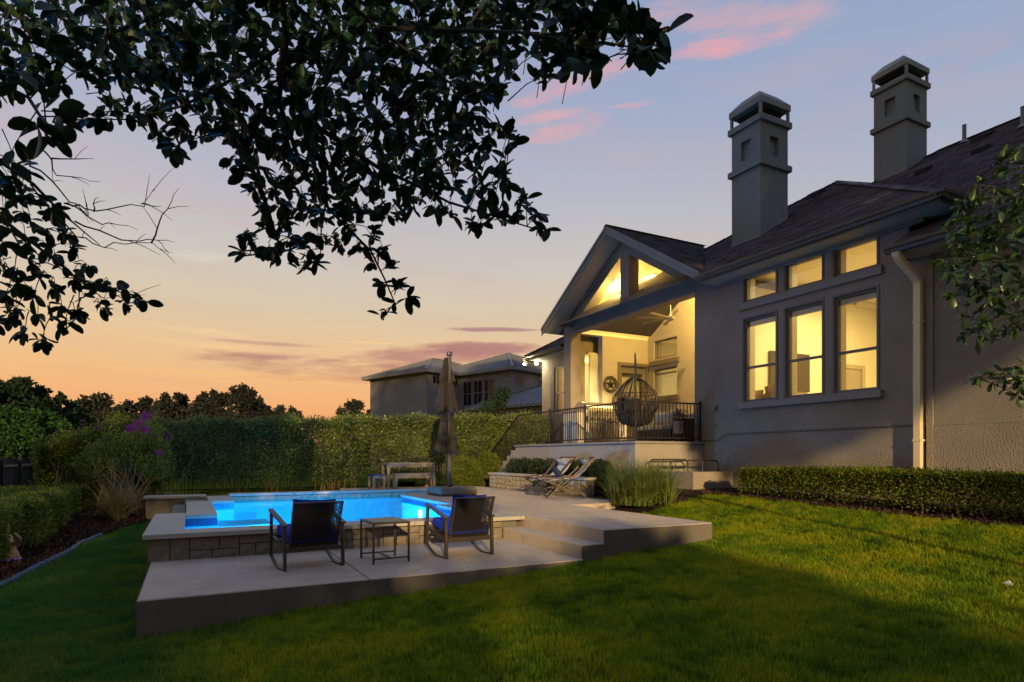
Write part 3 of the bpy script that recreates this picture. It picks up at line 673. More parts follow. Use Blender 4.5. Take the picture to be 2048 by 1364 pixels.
# ---- main hip roof over the window wall
HX, HY, HZ = 10.4, 5.49, 5.10
PK = (16.08,11.17,8.62)
slab('soffit', 'soffit', [(10.45,5.54,4.985),(10.45,10.72,4.985),(11.0,10.72,4.985),(11.0,5.54,4.985)], .015)
slab('soffit', 'soffit', [(11.0,5.54,4.985),(11.0,6.03,4.985),(16,6.03,4.985),(16,5.54,4.985)], .015)
b = MB(); b.box(10.42,5.50,4.95,10.45,10.74,5.10); b.box(10.45,5.50,4.95,16,5.53,5.10); b.build('fascia_board', 'fascia', house)
b = MB(); b.box(10.93,6.03,4.90,10.998,11.0,4.984); b.build('frieze_board', 'trim', house)
def gutter(p0, p1, out, drop=0, s=1.0):
    """K-style gutter from p0 to p1, face toward out"""
    prof = [(0,0),(0,-.12),(.07,-.12),(.085,-.07),(.115,-.045),(.12,0),(.105,0),(.10,-.035),(.06,-.11),(.012,-.11),(.012,0)]
    o = Vector(out); a = Vector(p0); b_ = Vector(p1); n = len(prof)
    vs = [a+o*(u*s)+Vector((0,0,w*s)) for u,w in prof]+[b_+o*(u*s)+Vector((0,0,w*s)) for u,w in prof]
    q = MB(); q.add(vs, [(i,(i+1) % n,(i+1) % n+n,i+n) for i in range(n)]+[tuple(range(n))[::-1], tuple(range(n,2*n))])
    return q.build('gutter', 'gutter', house)
gutter((10.42,5.38,5.10),(10.42,10.70,5.10),(-1,0,0)); gutter((10.30,5.50,5.10),(14.5,5.50,5.10),(0,-1,0))
# roof sheets: flat under the shingles
HA = (HX,HY,HZ); HB = (HX,16.85,HZ); HC = (21.76,5.49,HZ)
def face(name, m, pts, parent=house):
    q = MB(); q.add(pts, [tuple(range(len(pts)))]); return q.build(name, m, parent)
rm = MB(); rm.add([HA,HB,PK],[(0,1,2)]); rm.add([HA,PK,HC],[(0,1,2)]); rm.add([HB,(21.76,16.85,HZ),PK],[(0,1,2)])
rmo = rm.build('roof', 'shingle', house)
def bz(x): return 4.45+.6*(x-10.4)
rb = MB(); rb.add([(x,y,bz(x)) for x,y in ((10.4,-7),(10.4,6.28),(11.0,6.28),(11.0,6.03),(12.04,6.03),(16.4,10.25),(19.4,10.25),(19.4,-7))], [tuple(range(8))])
rb.add([(16.4,10.25,bz(16.4)),(14.2,15.45,bz(14.2)),(19.4,10.25,9.85)], [(0,1,2)])
rb.add([(19.4,10.25,9.85),(27.4,18.2,bz(11.45)),(11.45,18.2,bz(11.45))], [(0,1,2)])
rbo = rb.build('roof', 'shingle', house)
b = MB(); b.box(10.42,-7,4.30,10.45,6.28,4.45); b.box(10.45,6.25,4.30,10.998,6.28,4.5); b.build('fascia_board', 'fascia', house)
b = MB(); b.prism([(10.45,6.26,4.45),(10.998,6.26,4.45),(10.998,6.26,bz(11.0)-.01)], (0,.018,0)); b.build('roof_return', 'fascia', house)
slab('soffit', 'soffit', [(10.45,-7,4.33),(10.45,6.25,4.33),(10.975,6.25,4.33),(10.975,-7,4.33)], .015)
gutter((10.42,-7,4.45),(10.42,6.33,4.45),(-1,0,0))
gutter((11.0,17.45,4.60),(11.0,20.1,4.60),(-1,0,0)); 
# ---- shingles: every tab has its own edge and thickness
def shingles(parent, O, U, Vv, poly, course=.15, tab=.30):
    """O origin, U along the eave, Vv up the slope (3D unit vectors); poly in (u, v)"""
    O = Vector(O); U = Vector(U).normalized(); Vv = Vector(Vv).normalized(); Nn = U.cross(Vv).normalized()
    if Nn.z < 0: Nn = -Nn
    v0 = min(p[1] for p in poly); v1 = max(p[1] for p in poly); VS = []; FS = []; v = v0; row = 0
    while v < v1:
        vm = v+course*.5; xs = []
        for i in range(len(poly)):
            a = poly[i]; b_ = poly[i-1]
            if (a[1] > vm) != (b_[1] > vm): xs.append(a[0]+(vm-a[1])*(b_[0]-a[0])/(b_[1]-a[1]))
        xs.sort()
        for q in range(0, len(xs)-1, 2):
            u = xs[q]-tab*random.random(); 
            while u < xs[q+1]:
                w = tab*random.choice((.55,.8,1,1.25)); a = max(u, xs[q]); c = min(u+w, xs[q+1])
                if c-a > .03:
                    t = .008+random.random()*.013; lo = v-random.random()*.012; hi = v+course*1.05; k = len(VS)
                    for (uu, vv, hh) in ((a,lo,.0),(c,lo,.0),(a,lo,t),(c,lo,t),(c,hi,.003),(a,hi,.003)):
                        VS.append(tuple(O+U*uu+Vv*vv+Nn*hh))
                    FS += [(k,k+1,k+3,k+2),(k+2,k+3,k+4,k+5)]
                u += w+.004
        v += course; row += 1
    return link('shingle', np_mesh('shingle', VS, FS), 'shingle', parent, True, kind='stuff')
def plane_shingles(parent, p3, up_from, U, slope, **k):
    """p3: 3D polygon; U: unit eave direction; slope: rise per metre; up_from: point on the eave"""
    U = Vector(U).normalized(); h = Vector((0,0,1)).cross(U).normalized(); O = Vector(up_from)
    c = sum((Vector(p) for p in p3), Vector())/len(p3)
    if (c-O).dot(h) < 0: h = -h
    Vv = (h+Vector((0,0,slope))).normalized()
    shingles(parent, O, U, Vv, [((Vector(p)-O).dot(U), (Vector(p)-O).dot(Vv)) for p in p3], **k)
plane_shingles(rmo, [HA,(HX,10.6,HZ),(13.6,13.75,7.08),(13.6,13.75,7.08),PK], HA, (0,1,0), .62)
plane_shingles(rmo, [HA,PK,(18.5,8.75,7.12),(15,5.49,5.1)], HA, (1,0,0), .62)
plane_shingles(rbo, [(10.4,-1.5,4.45),(10.4,6.28,4.45),(11.0,6.28,bz(11)),(11,6.03,bz(11)),(12.04,6.03,bz(12.04)),(16.4,10.25,bz(16.4)),(17.0,12.65,bz(17)),(19.4,10.25,9.85),(19.4,-1.5,9.85)], (10.4,0,4.45), (0,1,0), .6)
plane_shingles(rg2, [(10.36,10.68,gz(10.68)),(10.36,14.2,GR),(14.0,14.2,GR),(13.6,13.8,gz(13.8)),(10.5,10.6,gz(10.6))], (10.4,10.68,gz(10.68)), (1,0,0), .62)
plane_shingles(rg, [(10.36,17.82,gz(17.82)),(16,17.82,gz(17.82)),(16,14.2,GR),(10.36,14.2,GR)], (10.4,17.82,gz(17.82)), (1,0,0), .62)
# left wing hip roof
b = MB(); e0 = (10.96,17.81,4.61); e1_ = (10.96,20.14,4.61); r0 = (12.4,17.81,5.47); r1 = (12.4,18.7,5.47); b.add([e0,e1_,r1,r0],[(0,1,2,3)]); b.add([e1_,(16,20.14,4.61),(16,18.7,5.47),r1],[(0,1,2,3)]); b.add([r0,r1,(16,18.7,5.47),(16,17.81,5.47)],[(0,1,2,3)])
rl = b.build('roof', 'shingle', house)
plane_shingles(rl, [e0,e1_,r1,r0], e0, (0,1,0), .6)
# ridge and hip caps
def caps(parent, p, q, n, w=.13):
    p = Vector(p); q = Vector(q); d = (q-p)/n
    side = d.cross(Vector((0,0,1))).normalized(); B = MB()
    for k in range(n):
        a = p+d*k; c = p+d*(k+1.12); up = Vector((0,0,.028)); dn = Vector((0,0,-.035))
        B.add([a+side*w+dn+up*.2, a+up, a-side*w+dn+up*.2, c-side*w+dn, c+up*.5, c+side*w+dn], [(0,1,4,5),(1,2,3,4)])
    return B.build('ridge_cap', 'shingle', parent, kind='stuff')
z3 = Vector((0,0,.03))
caps(rmo, Vector(HA)+z3, Vector(PK)+z3, 40); caps(rmo, Vector(PK)+z3, Vector((13.0,14.25,6.71))+z3, 22); caps(rmo, Vector(PK)+z3, Vector((21.7,5.55,5.14))+z3, 30)
caps(rg, (10.36,14.2,GR+.02), (14.1,14.2,GR+.02), 18); caps(rbo, (19.4,-2,9.88), (19.4,10.25,9.88), 40); caps(rbo, (19.4,10.25,9.88), (17.0,12.65,8.45), 14)
caps(rl, Vector(e1_)+z3, Vector(r1)+z3, 8)
# ---- chimneys
def chimney(x0, x1, y0, y1, zb, zl, zn, zt):
    """zl lower band, zn niche bottom, zt upper band; near corner is (x0, y0)"""
    q = MB()
    # shaft with a recessed niche in each visible face
    q.box(x0,y0,zb,x1,y1,zl)
    ins = .11; cx = (x0+x1)/2; cy = (y0+y1)/2; nw = .155; nh = zt-.30
    q.box(x0+ins,y0+ins,zl,x1-ins,y1-ins,zt)
    for (a,b_,c,d) in ((x0,y0,cx-nw,y0+ins),(cx+nw,y0,x1,y0+ins)): q.box(a,b_,zl,c,d,zt)
    q.box(cx-nw,y0,zl,cx+nw,y0+ins,zn); q.box(cx-nw,y0,nh,cx+nw,y0+ins,zt)
    for (a,b_) in ((y0+ins,cy-nw),(cy+nw,y1)): q.box(x0,a,zl,x0+ins,b_,zt)
    q.box(x0,cy-nw,zl,x0+ins,cy+nw,zn); q.box(x0,cy-nw,nh,x0+ins,cy+nw,zt)
    q.box(x1-ins,y0+ins,zl,x1,y1,zt); q.box(x0+ins,y1-ins,zl,x1-ins,y1,zt)
    ch = q.build('chimney', 'chimney', house)
    for z, h in ((zl+.0,.145),(zt,.15)):
        q = MB(); q.box(x0-.075,y0-.075,z,x1+.075,y1+.075,z+h); q.build('chimney_band', 'chimney', ch, bevel=.008)
    zc = zt+.15; q = MB()
    for px in (x0-.03, x1-.03):
        for py in (y0-.03, y1-.03): q.box(px,py,zc,px+.06,py+.06,zc+.31)
    q.build('cap_post', 'cap', ch)
    q = MB(); q.box(x0+.12,y0+.12,zc,x1-.12,y1-.12,zc+.05); q.box(x0+.1,y0+.1,zc+.17,x1-.1,y1-.1,zc+.26); q.build('flue', 'flue', ch)
    q = MB(); a = .05; zz = zc+.29; 
    o_ = [(x0-a,y0-a),(x1+a,y0-a),(x1+a,y1+a),(x0-a,y1+a)]; i_ = [(x0+.17,y0+.17),(x1-.17,y0+.17),(x1-.17,y1-.17),(x0+.17,y1-.17)]
    vs = [(*p,zz) for p in o_]+[(*p,zz+.15) for p in o_]+[(*p,zz+.40) for p in i_]+[(p[0]+(.02 if p[0] < cx else -.02),p[1]+(.02 if p[1] < cy else -.02),zz) for p in o_]
    fs = [(i,(i+1) % 4,(i+1) % 4+4,i+4) for i in range(4)]+[(i+4,(i+1) % 4+4,(i+1) % 4+8,i+8) for i in range(4)]+[(8,9,10,11)]+[(12,15,14,13)]+[(i,i+12,(i+1) % 4+12,(i+1) % 4) for i in range(4)]
    q.add(vs, fs); q.build('cap_hood', 'cap', ch)
    q = MB(); q.bar((x0-.05,y0-.03,zb+.0+(.0)),(x0-.05,y1+.05,zb),.02,.05)
    return ch
chimney(12.35,13.33,10.59,11.49,5.9,8.07,8.38,9.16)
chimney(18.2,19.22,10.5,11.45,8.6,10.60,10.95,11.74)
# flashing at the feet of the chimneys
b = MB()
for (x0,x1,y0,y1,f) in ((12.35,13.33,10.59,11.49,lambda x: 5.1+.62*(x-10.4)),(18.2,19.22,10.5,11.45,bz)):
    b.prism([(x0-.02,y0-.012,f(x0)),(x1,y0-.012,f(x1)),(x1,y0-.012,f(x1)+.05),(x0-.02,y0-.012,f(x0)+.05)], (0,.010,0))
    b.box(x0-.03,y0-.02,f(x0)-.01,x0-.004,y1+.03,f(x0)+.035)
b.build('flashing', 'cap', house)
# vents and pipes on the roofs
for (x,y,s) in ((16.7,9.2,.30),(16.5,7.8,.30),(18.5,8.7,.40)):
    q = MB(); q.prism([(x-s*.6,y-s/2,bz(x-s*.6)),(x+s*.6,y-s/2,bz(x+s*.6)),(x+s*.2,y-s/2,bz(x+s*.2)+.10),(x-s*.5,y-s/2,bz(x-s*.5)+.13)], (0,s,0)); q.build('roof_vent', 'flue', house)
q = MB(); q.prism([(15.0,11.0,7.95),(15.4,11.0,8.2),(15.3,11.0,8.26),(15.05,11.0,8.12)], (0,.35,0)); q.build('roof_vent', 'flue', house)
for (x,y) in ((19.0,9.4),(17.6,7.45)):
    q = MB(); q.lathe([(.15,0),(.06,.10),(.05,.12),(.05,.50),(.055,.50),(.055,.52)], 10, (x,y,bz(x)-.02)); q.build('vent_pipe', 'cap', house)
# downspout with offset elbows
def strip(name, m, pts, w, t, parent):
    """flat-sided pipe through pts in a plane of constant y: w along y, t thick"""
    q = MB()
    for a, c in zip(pts[:-1], pts[1:]): q.bar(a, c, w, t, up=(-1,0,0) if abs(a[0]-c[0]) < .3*abs(a[2]-c[2]) else (0,0,1))
    return q.build(name, m, parent, bevel=.008)
DP = []
for k in range(9):
    t = k/8; s_ = t*t*(3-2*t); DP.append((10.37+.52*s_, 6.15-.06*s_, 4.34-.50*t))
q = MB(); n = 4; ww, tt = .06, .045
pts = DP+[(10.89,6.09,3.0),(10.89,6.09,1.5),(10.89,6.09,.1)]
vs = []
for i, p in enumerate(pts):
    d = (Vector(pts[min(i+1,len(pts)-1)])-Vector(pts[max(0,i-1)])).normalized(); a = Vector((0,1,0)); c = d.cross(a).normalized()
    p = Vector(p); vs += [p+a*ww+c*tt, p-a*ww+c*tt, p-a*ww-c*tt, p+a*ww-c*tt]
fs = [(i*4+k,i*4+(k+1) % 4,(i+1)*4+(k+1) % 4,(i+1)*4+k) for i in range(len(pts)-1) for k in range(4)]
q.add(vs, fs+[(0,1,2,3),tuple(range(len(vs)-4,len(vs)))[::-1]]); dso = q.build('downspout', 'downspout', house, bevel=.008)
for z in (1.2,3.2):
    q = MB(); q.box(10.838,6.02,z,10.96,6.16,z+.03); q.build('strap', 'downspout', dso)
# ---- rooms seen through the windows
def room(x0,x1,y0,y1,z0,z1, front=False):
    q = MB(); q.box(x0,y0,z0-.06,x1,y1,z0); q.build('floor', 'roomfloor', house)
    q = MB(); q.box(x0,y0-.05,z0,x1,y0,z1); q.box(x0,y1,z0,x1,y1+.05,z1); q.box(x1,y0,z0,x1+.05,y1,z1); q.build('room_wall', 'room', house)
    q = MB(); q.box(x0,y0,z1,x1,y1,z1+.04); q.build('ceiling', 'room', house)
room(11.305,17.8,6.3,11.08,1.27,5.35)
q = MB(); q.box(11.35,10.98,5.18,17.7,11.07,5.34); q.box(17.6,6.4,5.18,17.79,11,5.34); q.build('ceiling_moulding', 'white', house)
room(14.55,18.2,11.5,17.1,1.27,5.0)
room(11.9,14.1,17.27,19.58,1.27,4.4)
q = MB(); q.box(17.0,12.2,1.27,17.6,16.9,2.25); q.box(17.4,12.2,3.1,18.1,16.9,4.4); q.build('kitchen_cabinet', 'white', house)
WARM = (1.0,.65,.15); WARM2 = (1.0,.62,.16)
light('living_room_light', 'AREA', (14.5,8.6,5.15), 330, (1,.71,.25), 2.2, (0,0,-1))
light('living_room_light', 'AREA', (12.6,8.4,5.1), 80, (1,.71,.25), 1.2, (0,0,-1))
light('kitchen_light', 'AREA', (16.2,14.5,4.9), 260, (1.0,.74,.28), 1.6, (0,0,-1))
light('left_room_light', 'POINT', (12.8,18.5,3.9), 55, (1.0,.72,.26), .15)
# ================================================================== HOUSE LAMPS
def lamp_part(loc, aim, r=.05):
    q = MB(); a = Vector(loc); d = Vector(aim).normalized(); q.tube([a-d*.10, a-d*.02, a], [r*.7, r, r*1.15], 12); return q
t = thing('porch_light', 'small round bright light under the peak of the gabled porch', 'light', (11.5,15.14,6.16))
q = MB(); q.lathe([(.05,0),(.06,-.03),(.045,-.07)], 14, (11.5,15.14,6.36)); q.build('base', 'white', t)
q = MB(); q.tube([(11.5,15.14,6.3),(11.5,15.14,6.16)], .012, 8); q.build('stem', 'white', t)
q = MB(); q.lathe([(.02,.045),(.05,.02),(.055,0),(.05,-.025),(.02,-.045)], 16, (11.5,15.14,6.10)); q.build('bulb', 'bulb', t, smooth=True)
light('porch_light', 'POINT', (11.62,15.14,5.98), 210, WARM, .04)
for i_, (x,y,e_) in enumerate(((12.9,13.3,620),(12.7,14.9,260))):
    z_ = 6.98-.62*abs(y-14.2); t = thing('ceiling_spot', 'recessed ceiling light of the porch '+('above the kitchen window' if i_ == 0 else 'added to light the star wall'), 'light', (x,y,z_))  # second light and its can are added to brighten the star wall
    q = MB(); q.lathe([(.09,.0),(.10,-.015),(.08,-.02)], 16, (x,y,z_-.004)); q.build('trim_ring', 'white', t); q = MB(); q.lathe([(.07,0),(.06,-.01)], 16, (x,y,z_-.022)); q.build('lens', 'lampglow', t)
    light('porch_light', 'POINT' if i_ == 0 else 'AREA', (x,y,z_-(.14 if i_ == 0 else .04)), e_ if i_ else 560, WARM, .06 if i_ == 0 else .14, (0,0,-1))
t = thing('flood_light', 'twin flood light glowing white under the far left eave of the house', 'light', (11.15,20.0,4.42))
q = MB(); q.lathe([(.06,0),(.06,-.03),(.04,-.05)], 12, (11.2,19.98,4.46)); q.build('base', 'white', t)
for (dx,dy) in ((-.12,.06),(.1,-.14)):
    q = lamp_part((11.15+dx*1.3,19.98+dy*1.3,4.36), (dx,dy,-.05), .055); q.build('lamp_head', 'white', t)
    q = MB(); q.lathe([(.01,.03),(.03,.015),(.035,0),(.03,-.015),(.01,-.03)], 12, (11.15+dx*1.6,19.98+dy*1.6,4.35)); q.build('bulb', 'bulb_white', t, smooth=True)
light('flood_light', 'POINT', (10.95,20.10,4.33), 120, (1.0,.78,.42), .03)
light('flood_light', 'POINT', (11.32,19.72,4.33), 16, (1.0,.86,.6), .03)
# ================================================================== RAILING OF THE PORCH
def rail_run(root, p0, p1, posts, h=.93, gap=.105, bal_r=.008, zoff=.08, post_w=.05):
    a = Vector(p0); c = Vector(p1); L = (c-a).length; hor = Vector((c.x-a.x, c.y-a.y, 0)); Lh = hor.length
    q = MB(); q.bar(a+Vector((0,0,h-.02)), c+Vector((0,0,h-.02)), .042, .035); q.build('top_rail', 'rail', root)
    q = MB(); q.bar(a+Vector((0,0,zoff)), c+Vector((0,0,zoff)), .03, .03); q.build('bottom_rail', 'rail', root)
    n = int(Lh/gap); q = MB(); r = bal_r; sl_ = (c.z-a.z)/max(Lh, 1e-6)
    dz = abs(sl_)*r
    q.box(-r,-r,zoff,r,r,h-.04); me = q.mesh('baluster'); me.materials.append(MT['rail'])
    for k in range(1, n):
        p = a.lerp(c, k/n); o = link('baluster', me, None, root, True); o.location = p
    for s in posts:
        p = a.lerp(c, s); q = MB(); w = post_w/2; q.box(p.x-w,p.y-w,p.z-.0,p.x+w,p.y+w,p.z+h+.03); q.box(p.x-w-.008,p.y-w-.008,p.z+h+.03,p.x+w+.008,p.y+w+.008,p.z+h+.045); q.build('post', 'rail', root, bevel=.004)
t = thing('porch_railing', 'dark metal railing with thin balusters along the edge of the porch', 'railing', (8.97,14,1.29))
rail_run(t, (8.97,11.15,1.292),(8.97,16.78,1.292),(0,.359,.675,1.0))
rail_run(t, (8.97,11.15,1.292),(10.95,11.15,1.292),(.985,))
t = thing('stair_railing', 'sloping dark metal railing down the near side of the porch steps', 'railing', (8.97,17.9,.6))
rail_run(t, (8.97,16.82,1.292),(8.97,19.0,.0),(1.0,))
t = thing('stair_railing', 'sloping dark metal handrail on the far side of the porch steps, by the lit window', 'railing', (10.85,17.9,.6))
rail_run(t, (10.85,16.95,1.292),(10.85,19.1,.0),(0,1.0))
# ================================================================== CEILING FAN, STAR, PENDANT, TV, FURNITURE IN THE ROOMS
t = thing('ceiling_fan', 'eight bladed ceiling fan hanging from the porch ceiling', 'fan', (12.6,14.06,5.0))
q = MB(); q.tube([(12.6,14.06,6.9),(12.6,14.06,5.12)], .014, 8); q.build('downrod', 'white', t)
q = MB(); q.lathe([(.03,.14),(.05,.10),(.10,.07),(.12,0),(.10,-.05),(.04,-.075),(.01,-.08)], 18, (12.6,14.06,5.02)); q.build('motor', 'steel', t, smooth=True)
for k in range(8):
    a = 2*math.pi*(k+.3)/8; d = Vector((math.cos(a),math.sin(a),0)); w = Vector((-d.y,d.x,.25)).normalized()
    p = Vector((12.6,14.06,5.03)); q = MB()
    vs = [p+d*.11-w*.04,p+d*.11+w*.04,p+d*.98+w*.055,p+d*.98-w*.055]; q.prism(vs, (0,0,-.008)); q.build('blade', 'steel', t)
t = thing('wall_star', 'round metal star ornament with cut-out lettering on the porch wall', 'wall ornament', (12.58,16.97,3.365))
c0 = Vector((12.58,16.965,3.365))
def ringx(ro, ri, y0, y1, n=40):
    q = MB(); o = []
    for k in range(n):
        a = 2*math.pi*k/n; cs, sn = math.cos(a), math.sin(a)
        for (r_, y) in ((ro,y0),(ri,y0),(ri,y1),(ro,y1)): o.append((c0.x+r_*cs, c0.y+y, c0.z+r_*sn))
    fs = []
    for k in range(n):
        j = (k+1) % n
        for m_ in range(4): fs.append((k*4+m_, j*4+m_, j*4+(m_+1) % 4, k*4+(m_+1) % 4))
    q.add(o, fs); return q
q = ringx(.285,.262,-.012,.012); q.build('outer_ring', 'iron', t); q = ringx(.215,.195,-.012,.012); q.build('inner_ring', 'iron', t)
q = MB(); star = []
for k in range(10):
    a = math.pi/2+k*math.pi/5; r_ = .20 if k % 2 == 0 else .08; star.append((c0.x+r_*math.cos(a), c0.y, c0.z+r_*math.sin(a)))
vs = star+[(c0.x,c0.y-.035,c0.z),(c0.x,c0.y+.01,c0.z)]; q.add(vs, [(k,(k+1) % 10,10) for k in range(10)]+[((k+1) % 10,k,11) for k in range(10)]); q.build('star', 'iron', t)
letters = []
def letter(ch, ang, r_, size, flip=False):
    cu = bpy.data.curves.new('letter', 'FONT'); cu.body = ch; cu.size = size; cu.extrude = .006; cu.align_x = 'CENTER'; cu.align_y = 'CENTER'
    cu.resolution_u = 3; cu.materials.append(MT['iron']); o = bpy.data.objects.new('letter', cu); COL.objects.link(o); o.parent = t
    o.location = (r_*math.cos(ang), 0, r_*math.sin(ang)); letters.append(o); rot = Matrix.Rotation(-(ang-math.pi/2) if not flip else -(ang+math.pi/2), 4, 'Y') @ Matrix.Rotation(math.pi/2, 4, 'X'); o.rotation_euler = rot.to_euler()
for k, ch in enumerate('TEXAS'): letter(ch, math.pi/2+(2-k)*.42, .238, .085)
for k, ch in enumerate('RANGER'): letter(ch, -math.pi/2+(k-2.5)*.27, .238, .07, True)
dg = bpy.context.evaluated_depsgraph_get()
for o in letters:
    me = bpy.data.meshes.new_from_object(o.evaluated_get(dg)); n_o = bpy.data.objects.new('letter', me); COL.objects.link(n_o); n_o.parent = t; n_o.location = o.location; n_o.rotation_euler = o.rotation_euler; bpy.data.objects.remove(o)
t = thing('pendant_lamp', 'white pendant lamp glowing inside the kitchen window', 'lamp', (15.2,15.55,3.3))
q = MB(); q.tube([(15.2,15.75,5.0),(15.2,15.75,3.42)], .008, 6); q.build('cord', 'iron', t)
q = MB(); q.lathe([(.03,.12),(.05,.08),(.07,.05),(.17,.0),(.16,-.01),(.03,.03)], 18, (15.2,15.75,3.3)); q.build('lamp_shade', 'steel', t, smooth=True)
q = MB(); q.lathe([(.02,.03),(.06,.0),(.05,-.03),(.01,-.045)], 12, (15.2,15.75,3.3)); q.build('bulb', 'lampglow', t, smooth=True)
light('pendant_lamp', 'POINT', (15.2,15.75,3.2), 12, (1,.8,.4), .05)
t = thing('pendant_lamp', 'tall cylindrical lamp glowing at the right of the kitchen window', 'lamp', (15.6,15.6,3.75))
q = MB(); q.lathe([(.09,.22),(.095,0),(.09,-.22)], 16, (15.6,15.35,3.7)); q.build('lamp_shade', 'lampglow', t, smooth=True)
q = MB(); q.tube([(15.6,15.35,5.0),(15.6,15.35,3.92)], .008, 6); q.build('cord', 'iron', t)
q = MB(); q.box(13.2,11.0,2.66,14.72,11.06,3.66); tv = q.build('television', 'tv', bevel=.01); tag(tv, 'flat dark television on the living room wall seen through the middle window', 'television')
t = thing('wall_mirror', 'tall mirror in a whitewashed frame seen through the right window', 'mirror', (16.6,11.02,2.6))
q = MB(); x0,x1,z0,z1 = 16.05,17.1,1.6,3.52
q.box(x0,11.0,z0,x0+.12,11.07,z1); q.box(x1-.12,11.0,z0,x1,11.07,z1); q.box(x0+.12,11.0,z1-.12,x1-.12,11.07,z1); q.box(x0+.12,11.0,z0,x1-.12,11.07,z0+.12); q.build('frame', 'mirror_frame', t, bevel=.015)
q = MB(); q.box(x0+.12,11.04,z0+.12,x1-.12,11.06,z1-.12); q.build('mirror_glass', 'steel', t)
def cushion(name, c, s, rot, m, parent=None, n=7):
    """a stuffed square cushion: pinched edges, full middle"""
    V = []; F = []
    for side in (1,-1):
        for i in range(n):
            for j in range(n):
                u = i/(n-1)*2-1; v = j/(n-1)*2-1; h = (max(0,(1-u*u)*(1-v*v)))**.42
                V.append((u*s[0]/2*(1-.05*(1-v*v)*0+.04*abs(v)), v*s[2]/2*(1+.04*abs(u)), 0) if 0 else (u*s[0]/2*(1-.06*(1-v*v)), side*h*s[1]/2, v*s[2]/2*(1-.06*(1-u*u))))
    for k in (0,1):
        for i in range(n-1):
            for j in range(n-1):
                a = k*n*n+i*n+j; f = (a,a+n,a+n+1,a+1); F.append(f if k == 1 else f[::-1])
    q = MB(); M4 = Matrix.Translation(c) @ Matrix.Rotation(rot[2],4,'Z') @ Matrix.Rotation(rot[0],4,'X') @ Matrix.Rotation(rot[1],4,'Y')
    q.add([tuple(M4 @ Vector(p)) for p in V], F); return q.build(name, m, parent, world=parent is None or parent.get('wc', False), smooth=True)
for c, rz, ry, lb in (((12.0,10.47,2.30),.3,0,'rounded beige pillow, leftmost of the three behind the left window'),((12.1,10.17,2.22),.1,.7,'speckled pillow standing on its corner, middle of the three behind the left window'),((11.95,9.92,2.40),-.2,.2,'striped pillow, rightmost and tallest of the three behind the left window')):
    o = cushion('pillow', c, (.46,.16,.46), (0,ry,rz+1.57), 'pillow'); tag(o, lb, 'pillow', 'pillows behind the left window')
sf = thing('living_room_sofa', 'beige sofa back below the pillows behind the left window', 'sofa', (12,9.3,1.27))
q = MB(); q.box(11.7,9.6,1.3,12.5,10.9,1.75); q.build('seat', 'sofa', sf, bevel=.05); q = MB(); q.box(11.62,9.6,1.75,11.84,10.9,2.10); q.build('backrest', 'sofa', sf, bevel=.05)
# porch furniture behind the railing
sf = thing('porch_sofa', 'wicker porch sofa with thick cushions behind the right railing', 'sofa', (11.2,12.4,1.29))
q = MB(); q.box(10.6,11.8,1.35,11.5,13.2,1.62); q.build('seat_base', 'wicker', sf, bevel=.02)
q = MB(); q.box(10.6,11.8,1.622,11.4,13.2,1.74); q.build('seat_cushion', 'sofa', sf, bevel=.04)
q = MB(); q.box(11.4,11.8,1.622,11.56,13.2,2.05); q.build('backrest', 'sofa', sf, bevel=.05)
q = MB(); q.box(10.65,11.62,1.3,11.5,11.79,1.9); q.build('armrest', 'wicker', sf, bevel=.03)
for c, rz, m_, lb in (((11.25,12.9,1.93),.2,'mirror_frame','pale patterned pillow at the left end of the porch sofa'),((11.15,12.35,1.95),-.25,'pillow','beige pillow in the middle of the porch sofa')):
    o = cushion('pillow', c, (.44,.18,.42), (.2,0,rz+1.57), m_); tag(o, lb, 'pillow', 'pillows on the porch sofa')
t = thing('potted_plant', 'dark twiggy potted plant at the right end of the porch railing', 'plant', (10.3,11.6,1.29))
q = MB(); q.lathe([(.11,0),(.15,.28),(.16,.3),(.14,.3)], 16, (10.55,11.5,1.5)); q.build('pot', 'sill', t)
P = np.array([10.55,11.5,1.95])+rng.normal(size=(160,3))*[.10,.10,.07]; leafcloud('leaves', P, .09, 'twig', t, .2)
# grill
g = thing('barbecue_grill', 'stainless barbecue grill with a rounded hood in a stucco counter behind the railing', 'grill', (10.3,14.5,1.29))
q = MB(); q.box(9.45,14.25,1.30,9.74,15.0,2.16); q.box(10.86,14.25,1.30,11.15,15.0,2.16); q.box(9.74,14.55,1.3,10.86,15.0,1.6); q.build('counter_base', 'stucco_porch', g)
q = MB(); q.box(9.42,14.22,2.162,9.74,15.05,2.21); q.box(10.86,14.22,2.162,11.2,15.05,2.21); q.build('counter_top', 'sill', g, bevel=.006)
q = MB(); q.box(9.76,14.27,1.36,10.84,14.5,1.9); q.build('cabinet', 'steel', g, bevel=.006)
for x in (9.80,10.32):
    q = MB(); q.box(x,14.25,1.40,x+.48,14.268,1.86); d_ = q.build('cabinet_door', 'steel', g, bevel=.004)
    hx = x+.43 if x < 10 else x+.05; q = MB(); q.tube([(hx,14.225,1.5),(hx,14.225,1.78)], .01, 8); q.build('handle', 'steel_dark', d_)
q = MB(); q.box(9.76,14.2,1.92,10.84,14.5,2.06); q.build('control_panel', 'steel', g, bevel=.006)
for k in range(5):
    q = MB(); q.tube([(9.9+k*.2,14.2,1.99),(9.9+k*.2,14.165,1.99)], .026, 12); q.build('knob', 'steel_dark', g)
q = MB(); pr = [(14.28,2.07)]+[(14.64-.36*math.cos(a), 2.15+.33*math.sin(a)) for a in np.linspace(.0,math.pi*.62,9)]+[(14.98,2.3),(14.98,2.07)]
q.prism([(9.78,y,z) for y,z in pr], (1.04,0,0)); hd = q.build('hood', 'steel', g, bevel=.006)
